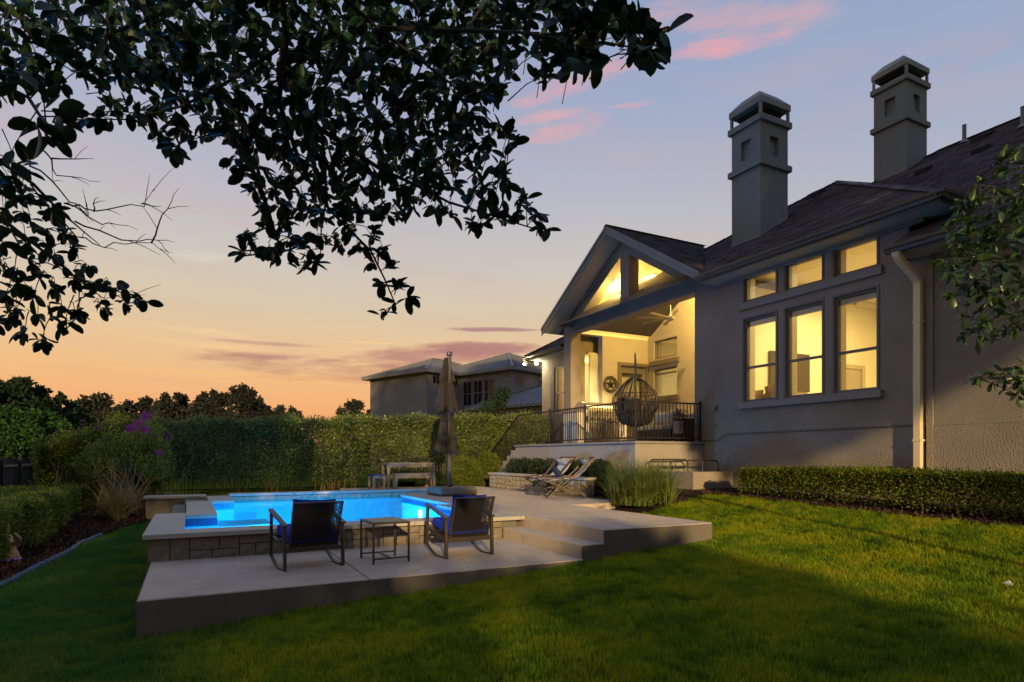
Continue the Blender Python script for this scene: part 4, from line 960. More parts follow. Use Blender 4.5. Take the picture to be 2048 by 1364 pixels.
q = MB(); q.tube([(9.9,14.22,2.2),(10.7,14.22,2.2)], .014, 8); q.bar((9.95,14.22,2.2),(9.95,14.3,2.22),.015); q.bar((10.65,14.22,2.2),(10.65,14.3,2.22),.015); q.build('handle', 'steel', hd)
# hanging egg chair with its stand
e = thing('egg_chair', 'dark rattan hanging egg chair on a curved stand at the corner of the porch', 'chair', (9.78,12.2,1.29))
cx, cy = 9.78, 12.17; zt, zb_ = 2.94, 1.64
def eggr(s): return .56*math.sin(math.pi*min(1,max(0,s)))**.62*(1-.40*(1-s)**1.3*0)*(1.0 if s > .45 else 1-.30*((.45-s)/.45)**1.6)
for k in range(30):
    a = 2*math.pi*k/30
    if 3.7 < a < 5.2 and k % 1 == 0:   # the open front looks to the camera's left
        if abs(a-4.45) < .62: continue
    pts = [(cx+eggr(s)*math.cos(a), cy+eggr(s)*math.sin(a), zt+(zb_-zt)*s) for s in np.linspace(.03,.97,15)]
    q = MB(); q.tube(pts, .0085 if k % 2 else .011, 5); q.build('rib', 'pod', e)
for s, r_ in ((.07,.018),(.36,.011),(.52,.010),(.92,.012)):
    q = MB(); rr = eggr(s); q.tube([(cx+rr*math.cos(a), cy+rr*math.sin(a), zt+(zb_-zt)*s) for a in np.linspace(0,2*math.pi,33)], r_, 6); q.build('hoop', 'pod', e)
q = MB(); pts = [(cx+eggr(s)*math.cos(a_)*1.03, cy+eggr(s)*math.sin(a_)*1.03, zt+(zb_-zt)*s) for (s,a_) in [(x_, 3.8) for x_ in np.linspace(.05,.9,14)]+[(x_, 5.1) for x_ in np.linspace(.9,.05,14)]]
q.tube(pts, .022, 7); q.build('rim', 'pod', e)
q = MB()
for i in range(160):
    a = random.uniform(0, 2*math.pi); s0 = random.uniform(.55,.95); s1 = min(.97, s0+random.uniform(.08,.2)); da = random.uniform(-.25,.25)
    q.tube([(cx+eggr(s)*.985*math.cos(a+da*u_), cy+eggr(s)*.985*math.sin(a+da*u_), zt+(zb_-zt)*s) for u_, s in ((0,s0),(.5,(s0+s1)/2),(1,s1))], .006, 4, False)
q.build('weave', 'pod', e, kind='stuff')
MT['egg_cushion'] = mat('egg_cushion', (.02,.02,.024), .9, .2, 14)
q = MB(); pr = [(.05,.0),(.30,.03),(.42,.12),(.46,.24),(.42,.36),(.30,.30),(.05,.24)]; q.lathe(pr, 20, (cx,cy,1.70)); q.build('seat_cushion', 'egg_cushion', e, smooth=True)
q = MB(); q.box(cx-.3,cy+.16,2.0,cx+.3,cy+.34,2.42); q.build('back_cushion', 'egg_cushion', e, bevel=.07)
q = MB(); arc = [(cx-.40*r__,cy-.50*r__,z__) for r__, z__ in ((1.05,1.32),(1.22,1.8),(1.24,2.5),(1.05,3.05),(.62,3.36),(.15,3.47),(0,3.43))]
q.tube(arc, .028, 10); q.build('stand_arm', 'iron', e, smooth=True)
q = MB(); q.tube([(cx,cy,3.42),(cx+.01,cy,3.2),(cx,cy,2.93)], .02, 8); q.build('hanger', 'iron', e)
q = MB(); q.tube([(cx-.05+.5*math.cos(a),cy-.1+.5*math.sin(a),1.31) for a in np.linspace(0,2*math.pi,25)], .02, 6); q.build('stand_base', 'iron', e)
# ================================================================== ROCKING CHAIRS
def rocking_chair(label):
    t = thing('rocking_chair', label, 'chair', (0,0,0), 0, 'rocking chairs facing the pool')
    W2 = .335
    for s in (-1,1):
        x = s*W2
        q = MB(); q.bar((x,0,.0),(x,.02,.505),.052,.03,up=(1,0,0)); q.build('leg', 'metal_brown', t, False, bevel=.004)
        q = MB(); q.bar((x,.56,.115),(x,.53,.65),.05,.03,up=(1,0,0)); q.build('leg', 'metal_brown', t, False, bevel=.004)
        q = MB(); q.bar((x,-.03,.505),(x,.57,.655),.058,.024); q.build('armrest', 'metal_brown', t, False, bevel=.004)
        q = MB(); ps = [(x, .0+.56*u, .012+.105*u*u*1.0-.075*math.sin(math.pi*u)*.45+.0) for u in np.linspace(0,1,9)]
        ps = [(x,y,max(.0,z)+.01) for (_,y,z) in ps]
        for a_, c_ in zip(ps[:-1], ps[1:]): q.bar(a_, c_, .034, .018)
        q.build('rocker', 'metal_brown', t, False)
        q = MB(); q.bar((x*.93,.0,.225),(x*.93,.55,.33),.028,.04); q.build('seat_rail', 'metal_brown', t, False)
    q = MB(); q.bar((-W2,.005,.225),(W2,.005,.225),.03,.045); q.build('rear_stretcher', 'metal_brown', t, False, bevel=.003)
    q = MB(); q.bar((-W2,.55,.335),(W2,.55,.335),.03,.04); q.build('front_stretcher', 'metal_brown', t, False, bevel=.003)
    # woven back: frame plus horizontal and vertical strands
    z0, z1 = .25, .765; y0, y1 = .02, -.145; hw = .275; hwt = .283
    def bp(u, v): w_ = hw+(hwt-hw)*v; return Vector((u*w_, y0+(y1-y0)*v, z0+(z1-z0)*v))
    q = MB(); q.tube([bp(-1,0),bp(-1,1),bp(1,1),bp(1,0),bp(-1,0)], .013, 6); bk = q.build('backrest', 'metal_brown', t, False)
    q = MB(); n1_, n2_ = 44, 40
    for i in range(n1_):
        v = (i+.5)/n1_; 
        for j in range(n2_):
            u0_ = -1+2*j/n2_; u1_ = -1+2*(j+1)/n2_; off = .004 if (i+j) % 2 else -.004
            a_ = bp(u0_, v); c_ = bp(u1_, v); h_ = .0050
            if 34 < j < 38 and random.random() < .33: continue
            q.add([a_+Vector((0,0,-h_)), c_+Vector((0,0,-h_)), c_+Vector((0,0,h_)), a_+Vector((0,0,h_)), (a_+c_)/2+Vector((0,-off-.004,-h_)), (a_+c_)/2+Vector((0,-off-.004,h_))], [(0,4,5,3),(4,1,2,5)])
    for j in range(n2_+1):
        u0_ = -1+2*j/n2_; a_ = bp(u0_,0); c_ = bp(u0_,1); q.bar(a_+Vector((0,.003,0)), c_+Vector((0,.003,0)), .004, .003)
    q.build('weave', 'wicker', bk, False, kind='stuff')
    q = MB(); q.box(-.27,.03,.285,.27,.56,.295); q.build('seat_panel', 'wicker', t, False)
    q = MB(); vs = []; 
    q.box(-.285,.03,.30,.285,.57,.42); o = q.build('seat_cushion', 'blue', t, False, bevel=.035); o.rotation_euler = (R(9),0,0); o.location = (0,.02,-.02)
    o = cushion('back_cushion', (0,.075,.575), (.50,.13,.46), (R(16),R(2.5),0), 'blue', t)
    return t
rc = rocking_chair('dark wicker rocking chair with a blue cushion, left of the small side table')
rc.location = (1.27,7.35,-.34); rc.rotation_euler = (0,0,R(9))
r2 = copy_tree(rc); r2.location = (3.18,7.28,-.34); r2.rotation_euler = (0,0,R(6)); r2['label'] = 'dark wicker rocking chair with a blue cushion, nearest the concrete steps'
t = thing('side_table', 'small square metal side table with a blue-grey top between the rocking chairs', 'table', (2.145,7.55,-.34), R(2))
for (x,y) in ((-.22,-.26),(.22,-.26),(.22,.26),(-.22,.26)):
    q = MB(); q.bar((x,y,0),(x,y,.47),.022); q.build('leg', 'metal_brown', t, False)
q = MB(); q.box(-.235,-.275,.47,.235,.275,.495); q.build('apron', 'metal_brown', t, False, bevel=.004)
q = MB(); q.box(-.215,-.255,.4955,.215,.255,.503); q.build('table_top', 'tabletop', t, False)
q = MB(); q.bar((-.22,-.26,.06),(.22,-.26,.06),.018); q.bar((-.22,.26,.06),(.22,.26,.06),.018); q.bar((0,-.26,.06),(0,.26,.06),.018); q.build('stretcher', 'metal_brown', t, False)
# ================================================================== UMBRELLA
t = thing('patio_umbrella', 'tall folded tan patio umbrella on a pole by the pool', 'umbrella', (5.6,14.05,0))
q = MB(); q.box(5.56,14.01,.2,5.64,14.09,3.40); q.build('pole', 'pole', t, bevel=.008)
q = MB(); q.box(5.535,13.98,3.38,5.665,14.12,3.49); q.build('pole_cap', 'pole', t, bevel=.03)
q = MB(); q.bar((5.57,14.0,1.05),(5.57,13.985,3.2),.04,.05); q.build('arm', 'pole', t, bevel=.005)
q = MB(); q.tube([(5.62,13.98,1.35),(5.66,13.9,1.35),(5.66,13.9,1.25)], .012, 6); q.build('crank', 'pole', t)
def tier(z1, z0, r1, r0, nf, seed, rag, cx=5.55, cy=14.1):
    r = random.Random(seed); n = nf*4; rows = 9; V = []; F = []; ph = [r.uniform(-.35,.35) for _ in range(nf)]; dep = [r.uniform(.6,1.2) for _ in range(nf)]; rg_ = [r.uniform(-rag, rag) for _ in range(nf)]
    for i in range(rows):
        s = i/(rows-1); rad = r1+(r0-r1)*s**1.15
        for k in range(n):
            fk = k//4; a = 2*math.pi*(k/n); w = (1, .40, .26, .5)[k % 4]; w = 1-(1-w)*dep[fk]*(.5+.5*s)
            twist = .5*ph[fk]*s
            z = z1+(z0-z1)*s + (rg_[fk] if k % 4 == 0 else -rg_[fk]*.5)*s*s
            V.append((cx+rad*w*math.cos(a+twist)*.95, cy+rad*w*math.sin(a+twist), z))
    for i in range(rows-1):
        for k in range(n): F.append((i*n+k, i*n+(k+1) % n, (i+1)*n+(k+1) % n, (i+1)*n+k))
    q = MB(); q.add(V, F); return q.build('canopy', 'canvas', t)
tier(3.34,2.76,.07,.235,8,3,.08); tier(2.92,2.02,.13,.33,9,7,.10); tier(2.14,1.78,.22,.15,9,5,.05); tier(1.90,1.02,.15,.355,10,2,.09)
q = MB(); q.tube([(5.55+.17*math.cos(a),14.1+.17*math.sin(a),1.83) for a in np.linspace(0,2*math.pi,17)], .012, 6); q.build('tie_strap', 'canvas', t)
o = MB().box(5.18,13.55,.03,6.12,14.5,.20).build('umbrella_base', 'cover', bevel=.025); tag(o, 'low square covered base under the folded umbrella', 'umbrella base')
q = MB(); q.box(5.2,13.57,.0,6.1,14.48,.028)
q.build('foot', 'pole', o, True)
# ================================================================== DINING TABLE, BENCHES, POT
def bench(name, label, cat, c, L, Wd, H, top, m, mleg, rz=0, group=None, legw=.085):
    t = thing(name, label, cat, c, rz, group); n = 4 if Wd > .5 else 3
    for k in range(n):
        w = Wd/n; q = MB(); q.box(-L/2,-Wd/2+k*w+.004,H-top,L/2,-Wd/2+(k+1)*w-.004,H); q.build('slat', m, t, False, bevel=.004)
    a = legw
    for (x,y) in ((-L/2,-Wd/2),(L/2-a,-Wd/2),(L/2-a,Wd/2-a),(-L/2,Wd/2-a)):
        q = MB(); q.box(x,y+.002,0,x+a,y+a-.002,H-top-.001); q.build('leg', mleg, t, False, bevel=.004)
    q = MB(); q.box(-L/2+a,-Wd/2+.02,H-top-.07,L/2-a,-Wd/2+.05,H-top-.002); q.box(-L/2+a,Wd/2-.05,H-top-.07,L/2-a,Wd/2-.02,H-top-.002); q.build('apron', mleg, t, False)
    return t
bench('dining_table', 'weathered wooden outdoor dining table behind the pool', 'table', (5.75,17.75,0), 1.42, .85, .76, .07, 'teak2', 'teak', R(-4))
bench('bench', 'long wooden bench in front of the outdoor dining table', 'bench', (5.72,17.10,0), 1.18, .36, .46, .05, 'teak2', 'teak', R(-4), 'benches round the outdoor table', .07)
bench('bench', 'wooden bench on the far side of the outdoor dining table', 'bench', (5.95,18.42,-.08), 1.3, .36, .46, .05, 'teak2', 'teak', R(-4), 'benches round the outdoor table', .07)
bench('bench', 'short dark-topped bench at the left end of the outdoor table', 'bench', (4.72,17.45,0), .34, .8, .44, .05, 'darkseat', 'teak', R(-4), 'benches round the outdoor table', .06)
t = thing('fire_bowl', 'low round dark bowl under the far bench of the outdoor table', 'bowl', (6.2,18.9,-.08)); q = MB(); q.lathe([(.2,0),(.34,.05),(.4,.22),(.38,.22),(.3,.12)], 22, (6.0,19.0,-.08)); q.build('bowl', 'iron', t); q = MB(); q.lathe([(.18,0),(.16,.03)], 16, (6.0,19.0,-.09)); q.build('foot', 'iron', t)
# ================================================================== DECK CHAIRS
def deck_chair(label):
    t = thing('deck_chair', label, 'deck chair', (0,0,0), 0, 'folding deck chairs by the planter')   # sitter looks along -x
    for s in (-1,1):
        y = s*.29
        q = MB(); q.bar((-.46,y,.03),(.60,y,.92),.028,.05,up=(0,1,0)); q.build('back_rail', 'deckwood', t, False, bevel=.004)
        q = MB(); q.bar((-.55,y*.88,.42),(.42,y*.88,.02),.028,.05,up=(0,1,0)); q.build('leg', 'deckwood', t, False, bevel=.004)
        q = MB(); q.bar((-.58,y*1.12,.435),(.16,y*1.12,.50),.05,.025); q.build('armrest', 'deckwood', t, False, bevel=.004)
        q = MB(); q.bar((.13,y*1.08,.50),(.44,y*1.08,.86),.022,.035,up=(0,1,0)); q.build('arm_strut', 'deckwood', t, False)
        q = MB(); q.bar((-.30,y*1.06,.18),(-.10,y*1.06,.46),.02,.03,up=(0,1,0)); q.build('arm_post', 'deckwood', t, False)
    for (x,z,w) in ((.60,.92,.31),(-.46,.035,.31),(-.52,.41,.27),(.42,.03,.27),(.02,.215,.27)):
        q = MB(); q.tube([(x,-w,z),(x,w,z)], .016, 8); q.build('dowel', 'deckwood', t, False)
    pr = []
    for k in range(17):
        u = k/16; x = .60-.98*u; z = .93+(.40-.93)*u-.20*math.sin(math.pi*u)**1.1-.05*math.sin(2*math.pi*u); pr.append((x,z))
    V = []; F = []; ny = 7
    for (x,z) in pr:
        for j in range(ny):
            v = j/(ny-1)*2-1; V.append((x, v*.25, z-.025*(1-v*v)))
    for i in range(16):
        for j in range(ny-1): a = i*ny+j; F.append((a,a+1,a+ny+1,a+ny))
    q = MB(); q.add(V, F); o = q.build('sling', 'sling', t, False, smooth=True); sm = o.modifiers.new('thickness','SOLIDIFY'); sm.thickness = .012
    q = MB(); q.box(-.07,-.21,-.2,.07,.21,.2)
    o = cushion('head_pillow', (.43,0,.80), (.42,.10,.24), (R(-50),0,R(90)), 'sling', t)
    return t
dc = deck_chair('pale canvas deck chair with a head pillow, farther left of the pair'); dc.location = (7.80,13.05,0); dc.rotation_euler = (0,0,R(4))
d2 = copy_tree(dc); d2.location = (7.62,11.95,0); d2.rotation_euler = (0,0,R(-24)); d2['label'] = 'pale canvas deck chair holding a navy cushion, nearer the tall ornamental grass'
o = cushion('cushion', (7.45,12.05,.56), (.42,.14,.40), (R(-35),0,R(66)), 'navy'); tag(o, 'navy cushion leaning in the nearer deck chair', 'cushion')
# ================================================================== STAIRWELL RAILS AND LOW BOX BY THE WALL
o = MB().box(9.65,10.05,.1,10.85,10.75,.60).build('utility_box', 'stucco', bevel=.01); tag(o, 'low plain stucco box against the house between the tall grass and the hedge', 'utility box')
for i, (x0, x1, y, lb) in enumerate(((9.15,10.3,10.9,'bent pipe guard rail farther back beside the porch wall'),(9.3,10.75,10.4,'bent pipe guard rail in front, over the low stucco box'))):
    t = thing('guard_rail', lb, 'railing', (x0,y,.6), 0, 'pipe guard rails by the house wall'); zt_ = .87-.02*i; zb2 = .15
    pts = [(x0,y,zb2),(x0,y,zt_-.12)]+[(x0+.12-.12*math.cos(a),y,zt_-.12+.12*math.sin(a)) for a in np.linspace(.2,1.57,5)]+[(x1-.12+.12*math.sin(a),y,zt_-.12+.12*math.cos(a)) for a in np.linspace(0,1.4,5)]+[(x1,y,zb2 if i == 0 else .6)]
    q = MB(); q.tube(pts, .018, 8); q.build('frame', 'metal_brown', t)
    for k in range(1,3):
        x = x0+(x1-x0)*k/3; q = MB(); q.tube([(x,y,zt_),(x,y,zb2 if i == 0 else .6)], .009, 6); q.build('upright', 'metal_brown', t)
    if i == 0:
        for z in (.45,.58,.71):
            q = MB(); q.bar((x0,y,z),(x1,y,z),.012,.03); q.build('slat', 'metal_brown', t)
# ================================================================== SMALL GARDEN THINGS
t = thing('garden_statue', 'small brightly patterned garden figure on the mulch at the left edge', 'garden ornament', (-2.5,11.95,-.62))
MT['statue'] = mat('painted_figure', (.36,.20,.14), .6, 1.0, 26, detail=2, spec=.4)
MT['statue2'] = mat('painted_flowers', (.22,.16,.42), .6, 1.0, 30, detail=1, spec=.4)
q = MB(); q.lathe([(.19,0),(.20,.04),(.16,.14),(.12,.26),(.10,.36),(.07,.40)], 14, (-2.5,11.9,-.64)); q.build('dress', 'statue', t, smooth=True)
q = MB(); q.lathe([(.205,0),(.215,.03),(.19,.07)], 14, (-2.5,11.9,-.655)); q.build('flower_base', 'statue2', t)
q = MB(); q.lathe([(.02,0),(.055,.03),(.07,.09),(.055,.15),(.02,.18)], 12, (-2.5,11.9,-.25)); q.build('head', 'statue', t, smooth=True)
q = MB(); q.tube([(-2.38,11.85,-.4),(-2.30,11.8,-.3),(-2.36,11.78,-.22)], [.035,.03,.025], 6); q.build('arm', 'statue', t)
o = MB().add([(6.70,2.93,-.25),(6.80,2.95,-.245),(6.82,3.0,-.24),(6.74,3.01,-.235),(6.76,2.97,-.205)], [(0,1,4),(1,2,4),(2,3,4),(3,0,4),(3,2,1,0)]).build('paper_scrap', 'white'); tag(o, 'tiny white paper scrap lying on the grass at the right', 'litter')
ed = thing('bed_edging', 'curved row of blue-grey edging stones between the mulch and the lawn', 'edging', (-2,11,-.66))
yv = 8.6; k = 0
cubes = []
for s_ in range(4):
    r = random.Random(s_); q = MB(); q.box(-.04,-.06,-.04,.04,.06,.035); q.v = [(x+r.uniform(-.015,.015),y+r.uniform(-.015,.015),z+r.uniform(-.012,.012)) for x,y,z in q.v]; me = q.mesh('stone'); me.materials.append(MT['edging']); cubes.append(me)
while yv < 14.3 and k < 120:
    x = float(bed_x(yv))+.01; x2 = float(bed_x(yv+.15)); o = link('stone', random.choice(cubes), None, ed, True)
    o.location = (x+random.uniform(-.012,.012), yv, float(ground_z(x, yv))+.035); o.rotation_euler = (random.uniform(-.1,.1),random.uniform(-.1,.1),-math.atan2(x2-x,.15)+random.uniform(-.1,.1)); bv = o.modifiers.new('bevel','BEVEL'); bv.width = .018
    yv += random.uniform(.120,.132)/math.hypot(1,(x2-x)/.15); k += 1
# ================================================================== PLANTS
MT['hedge_tall'] = leafmat('tall_hedge_leaf', (.016,.032,.008), (.22,.27,.045), .38, .25, .5, 1.1)
MT['hedge_low'] = leafmat('low_hedge_leaf', (.022,.045,.006), (.24,.28,.015), .5, .35, .25, 2.2)
MT['hedge_left'] = leafmat('left_hedge_leaf', (.03,.065,.014), (.30,.35,.04), .5, .3, .3, 1.6)
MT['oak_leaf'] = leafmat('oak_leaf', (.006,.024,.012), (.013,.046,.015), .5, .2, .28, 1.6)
MT['myrtle_leaf'] = leafmat('myrtle_leaf', (.014,.038,.012), (.04,.085,.018), .38, .25, .5, 2.0)
MT['far_leaf'] = leafmat('far_tree_leaf', (.014,.018,.018), (.045,.050,.040), .8, .15, .2, .4)
MT['far_leaf2'] = leafmat('evergreen_leaf', (.010,.022,.012), (.028,.055,.022), .8, .15, .2, .4)
MT['bright_leaf'] = leafmat('feathery_leaf', (.014,.045,.014), (.04,.125,.024), .7, .3, .2, .8)
MT['yellow_leaf'] = leafmat('yellow_green_leaf', (.07,.10,.012), (.19,.22,.02), .6, .3, .3, 2.0)
MT['box_leaf'] = leafmat('boxwood_leaf', (.010,.022,.010), (.04,.06,.012), .5, .2, .4, 2.5)
MT['reed'] = leafmat('ornamental_grass_blade', (.07,.11,.02), (.24,.28,.06), .5, .3, .4, 2.5)
MT['straw'] = leafmat('strap_leaf', (.14,.14,.04), (.38,.30,.13), .6, .25, .35, 3)
def wob(a, b, c=0): return math.sin(a*2.1+b*1.3+c)*.5+math.sin(a*5.3-b*3.1+c*2)*.3+math.sin(a*11+b*7)*.2
def box_points(n, x0, x1, y0, y1, z0, z1, bulge=.05, depth=.10, ragged=.04):
    """points crowded towards the faces of a clipped hedge; returns points and outward directions"""
    P = np.empty((n,3)); P[:,0] = rng.uniform(x0,x1,n); P[:,1] = rng.uniform(y0,y1,n); P[:,2] = rng.uniform(z0,z1,n)
    A = np.array([(y1-y0)*(z1-z0)]*2+[(x1-x0)*(z1-z0)]*2+[(x1-x0)*(y1-y0)]); f = rng.choice(5, n, p=A/A.sum()); dd = rng.exponential(depth, n)
    O = np.zeros((n,3)); w = bulge*(np.sin(P[:,0]*2.1+P[:,2]*3.3+P[:,1]*1.7)*.5+np.sin(P[:,0]*5.7+P[:,1]*4.9-P[:,2]*6)*.35+np.sin(P[:,0]*13+P[:,1]*11)*.25)+rng.normal(size=n)*ragged
    for k, (ax, s, v) in enumerate(((0,-1,x0),(0,1,x1),(1,-1,y0),(1,1,y1),(2,1,z1))):
        m = f == k; P[m,ax] = v - s*(dd[m]-w[m]*s*s); O[m,ax] = s
    return P, O
def hedge(root, name, n, size, m, *box, bulge=.05, depth=.10, ragged=.03, zfun=None, thin=None, wid=.5):
    P, O = box_points(n, *box, bulge=bulge, depth=depth, ragged=ragged)
    if thin is not None: k = thin(P); P = P[k]; O = O[k]
    if zfun is not None: P[:,2] = zfun(P)
    return leafcloud(name, P, size, m, root, wid, .0, O*.7+np.array([0,0,.25]))
def stems(root, n, f, m='stem', r=.012, name='stem', each=True):
    for k in range(n):
        pts = f(); q = MB(); q.tube(pts, [r*(1-.6*i/(len(pts)-1)) for i in range(len(pts))], 5); q.build(name, m, root)
# tall clipped hedge behind the pool
def tall_top(x): return np.interp(x, [-5.5,-3,-.7,4,10.4,14], [1.30,1.45,1.88,2.08,2.34,2.40])
h = thing('tall_hedge', 'long tall clipped hedge behind the pool and the outdoor table', 'hedge', (5,19.7,0))
def thin_t(P):
    z = P[:,2]; return (z > .42) | (rng.random(len(P)) < np.clip((z-.02)/.40, 0, 1)**1.3*(.35+.65*(np.sin(P[:,0]*1.9)+np.sin(P[:,0]*4.3+1) > -.5)))
zf = lambda P: P[:,2]/2.3*(tall_top(P[:,0])+.05*np.sin(P[:,0]*3.1)+.03*np.sin(P[:,0]*7.7))
hedge(h, 'leaves', 190000, .062, 'hedge_tall', -.9, 12.6, 19.15, 20.3, .0, 2.3, bulge=.16, depth=.16, ragged=.035, zfun=zf, thin=thin_t)
stems(h, 70, lambda: (lambda x, y: [(x,y,-.15),(x+random.uniform(-.1,.1),y,.3),(x+random.uniform(-.25,.25),y-.1,random.uniform(.7,1.5))])(random.uniform(-.7,12), random.uniform(19.2,19.8)), r=.016)
# darker older hedge further left
h = thing('tall_hedge', 'darker shaggy hedge left of the long clipped hedge, behind the strap-leaved clumps', 'hedge', (-2.4,20,-.3))
zf2 = lambda P: -.35+P[:,2]*(tall_top(P[:,0])+.35+.12*np.sin(P[:,0]*2.4)+.07*np.sin(P[:,0]*6.1))/1.0
hedge(h, 'leaves', 52000, .07, 'hedge_left', -3.5, -.8, 19.5, 20.9, .0, 1.0, bulge=.12, depth=.2, ragged=.05, zfun=zf2, wid=.45)
stems(h, 26, lambda: (lambda x: [(x,19.4,-.4),(x+random.uniform(-.1,.1),19.4,.2),(x+random.uniform(-.3,.3),19.4,.9)])(random.uniform(-3.4,-.8)), r=.014)
# low hedge along the house wall
h = thing('low_hedge', 'low clipped hedge with a bright top along the house wall', 'hedge', (9.9,4,.1))
def thin_l(P):
    z = P[:,2]-ground_z(P[:,0],P[:,1]); return (z > .22) | (rng.random(len(P)) < np.clip((z-.05)/.20, .0, 1)**1.2*.8)
hedge(h, 'leaves', 150000, .034, 'hedge_low', 9.55, 10.25, .6, 8.75, .03, .70, bulge=.05, depth=.07, ragged=.022, thin=thin_l, wid=.55)
stems(h, 60, lambda: (lambda x, y: [(x,y,float(ground_z(x,y))-.02),(x+random.uniform(-.06,.06),y+random.uniform(-.08,.08),float(ground_z(x,y))+.18),(x+random.uniform(-.15,.15),y+random.uniform(-.2,.2),.48)])(random.uniform(9.62,9.95), random.uniform(.8,8.6)), r=.011)
# clipped hedges at the left
h = thing('low_hedge', 'long box-shaped clipped hedge along the wooden fence at the left', 'hedge', (-3.3,16,-.6))
hedge(h, 'leaves', 95000, .048, 'hedge_left', -4.3, -2.35, 13.1, 19.2, -.55, .17, bulge=.06, depth=.09, ragged=.03)
hedge(h, 'leaves', 30000, .048, 'hedge_left', -4.9, -2.5, 11.3, 13.1, -.5, .17, bulge=.06, depth=.1, ragged=.03)
stems(h, 22, lambda: (lambda x, y: [(x,y,-.7),(x+.05,y,-.45),(x+random.uniform(-.2,.2),y+random.uniform(-.2,.2),-.1)])(random.uniform(-2.8,-2.35), random.uniform(11.5,19)), r=.012)
h = thing('clipped_shrub', 'rounded leafy shrub at the left edge behind the garden figure', 'shrub', (-3.1,11.4,-.65))
def ball(n, c, r, jit=.12):
    d = rng.normal(size=(n,3)); d = unit(d); lob = 1+.10*np.sin(d[:,0]*5+d[:,2]*4)+.07*np.sin(d[:,1]*9+d[:,0]*7); rr = (1-np.clip(rng.exponential(jit, n), 0, 1))*lob
    return np.array(c)+d*np.array(r)*rr[:,None], d
P, O = ball(24000, (-3.0,11.5,-.28), (.62,.9,.42)); k = P[:,2] > -.62; leafcloud('leaves', P[k], .05, 'hedge_left', h, .4, 0, O[k]*.8)
stems(h, 8, lambda: [(-3+random.uniform(-.3,.3),11.4+random.uniform(-.3,.3),-.7),(-3+random.uniform(-.4,.4),11.4+random.uniform(-.4,.4),-.2)])
# shrubs by the planter
h = thing('yellow_shrub', 'feathery yellow-green shrub at the end of the stone planter', 'shrub', (8.3,18.1,0))
Pa = []
for (c, r, n) in (((7.75,18.0,.38),(.55,.5,.55),9000),((8.75,18.3,.50),(.55,.5,.55),9000)):
    P, O = ball(n, c, r, .25); Pa.append(P)
P = np.concatenate(Pa); k = P[:,2] > -.02; leafcloud('leaves', P[k], .085, 'yellow_leaf', h, .16, -.9)
stems(h, 6, lambda: [(8.2+random.uniform(-.4,.4),18.1,-.1),(8.2+random.uniform(-.5,.5),18.1,.6)])
proto = None
for k in range(7):
    y = 16.4-k*.72; r_ = .27+random.uniform(-.03,.04); x = 8.66+random.uniform(-.05,.05)
    h = thing('boxwood', 'x', 'shrub', (x,y,.36), 0, 'small boxwoods in the stone planter')
    P, O = ball(4200, (x,y,.60), (r_,r_*1.05,r_*.95), .16); kk = P[:,2] > .37; leafcloud('leaves', P[kk], .036, 'box_leaf', h, .55, 0, O[kk])
    q = MB(); q.tube([(x,y,.34),(x,y,.6)], .012, 5); q.build('stem', 'stem', h)
    h['label'] = ['small dark boxwood at the far left end of the stone planter','second small boxwood from the far left end of the stone planter','third small boxwood from the far left end of the planter','middle small boxwood of the row in the stone planter','boxwood just left of the farther deck chair back','boxwood between the backs of the two deck chairs','boxwood nearest the ornamental grass, last of the planter row'][k]
# blades: arching ribbons
def ribbons(name, parent, m, bases, n, L, w, spread, droop, seg=6, up=1.0, kind='stuff'):
    V = []; F = []
    for b_ in bases:
        for _ in range(n):
            a = random.uniform(0, 2*math.pi); s = abs(random.gauss(0, spread)); l = L*random.uniform(.55,1.1); dr = droop*random.uniform(.5,1.4)
            d = Vector((math.cos(a)*s, math.sin(a)*s, up)).normalized(); p = Vector(b_)+Vector((random.gauss(0,.06),random.gauss(0,.06),0)); side = Vector((-math.sin(a+.6),math.cos(a+.6),0))
            k0 = len(V)
            for i in range(seg+1):
                t_ = i/seg; ww = w*(1-t_**1.7)*.5+.0006; V.append(tuple(p-side*ww)); V.append(tuple(p+side*ww)); p = p+d*(l/seg); d = (d+Vector((math.cos(a)*.16,math.sin(a)*.16,-.34))*dr*(.35+t_)*1.1).normalized()
            for i in range(seg): F.append((k0+2*i,k0+2*i+1,k0+2*i+3,k0+2*i+2))
    return link(name, np_mesh(name, V, F), m, parent, True, kind=kind)
h = thing('ornamental_grass', 'tall arching clump of ornamental grass at the corner of the patio', 'grass clump', (8.15,9.95,0))
bs = [(8.2+random.gauss(0,.36),9.95+random.gauss(0,.28),float(ground_z(8.2,9.95))) for _ in range(46)]
ribbons('blade', h, 'reed', bs, 52, .98, .010, .42, .42, 7)
for (x,y,n_,L_x,lb,sp) in ((-1.45,16.5,62,.95,'large strap-leaved clump with arching straw-coloured leaves left of the pool','a'),(-.55,17.6,46,.82,'smaller strap-leaved clump between the large one and the pool corner','b')):
    z = float(ground_z(x,y)); h = thing('strap_leaf_plant', lb, 'plant', (x,y,z), 0, 'strap-leaved clumps in the mulch')
    ribbons('leaf', h, 'straw', [(x+random.gauss(0,.10),y+random.gauss(0,.10),z) for _ in range(9)], n_, L_x, .022, .72, .50, 8)
    q = MB()
    for _ in range(16 if sp == 'a' else 6):
        a = random.uniform(0,6.28); l = random.uniform(1.1,1.75); t_ = random.uniform(.08,.55); tw = [(x,y,z)]
        for i in range(1,5): tw.append((x+math.cos(a)*t_*l*i/4+random.uniform(-.03,.03), y+math.sin(a)*t_*l*i/4, z+l*i/4*.92))
        q.tube(tw, [.010,.008,.006,.005,.003], 4)
    q.build('dead_stalk', 'stem', h)
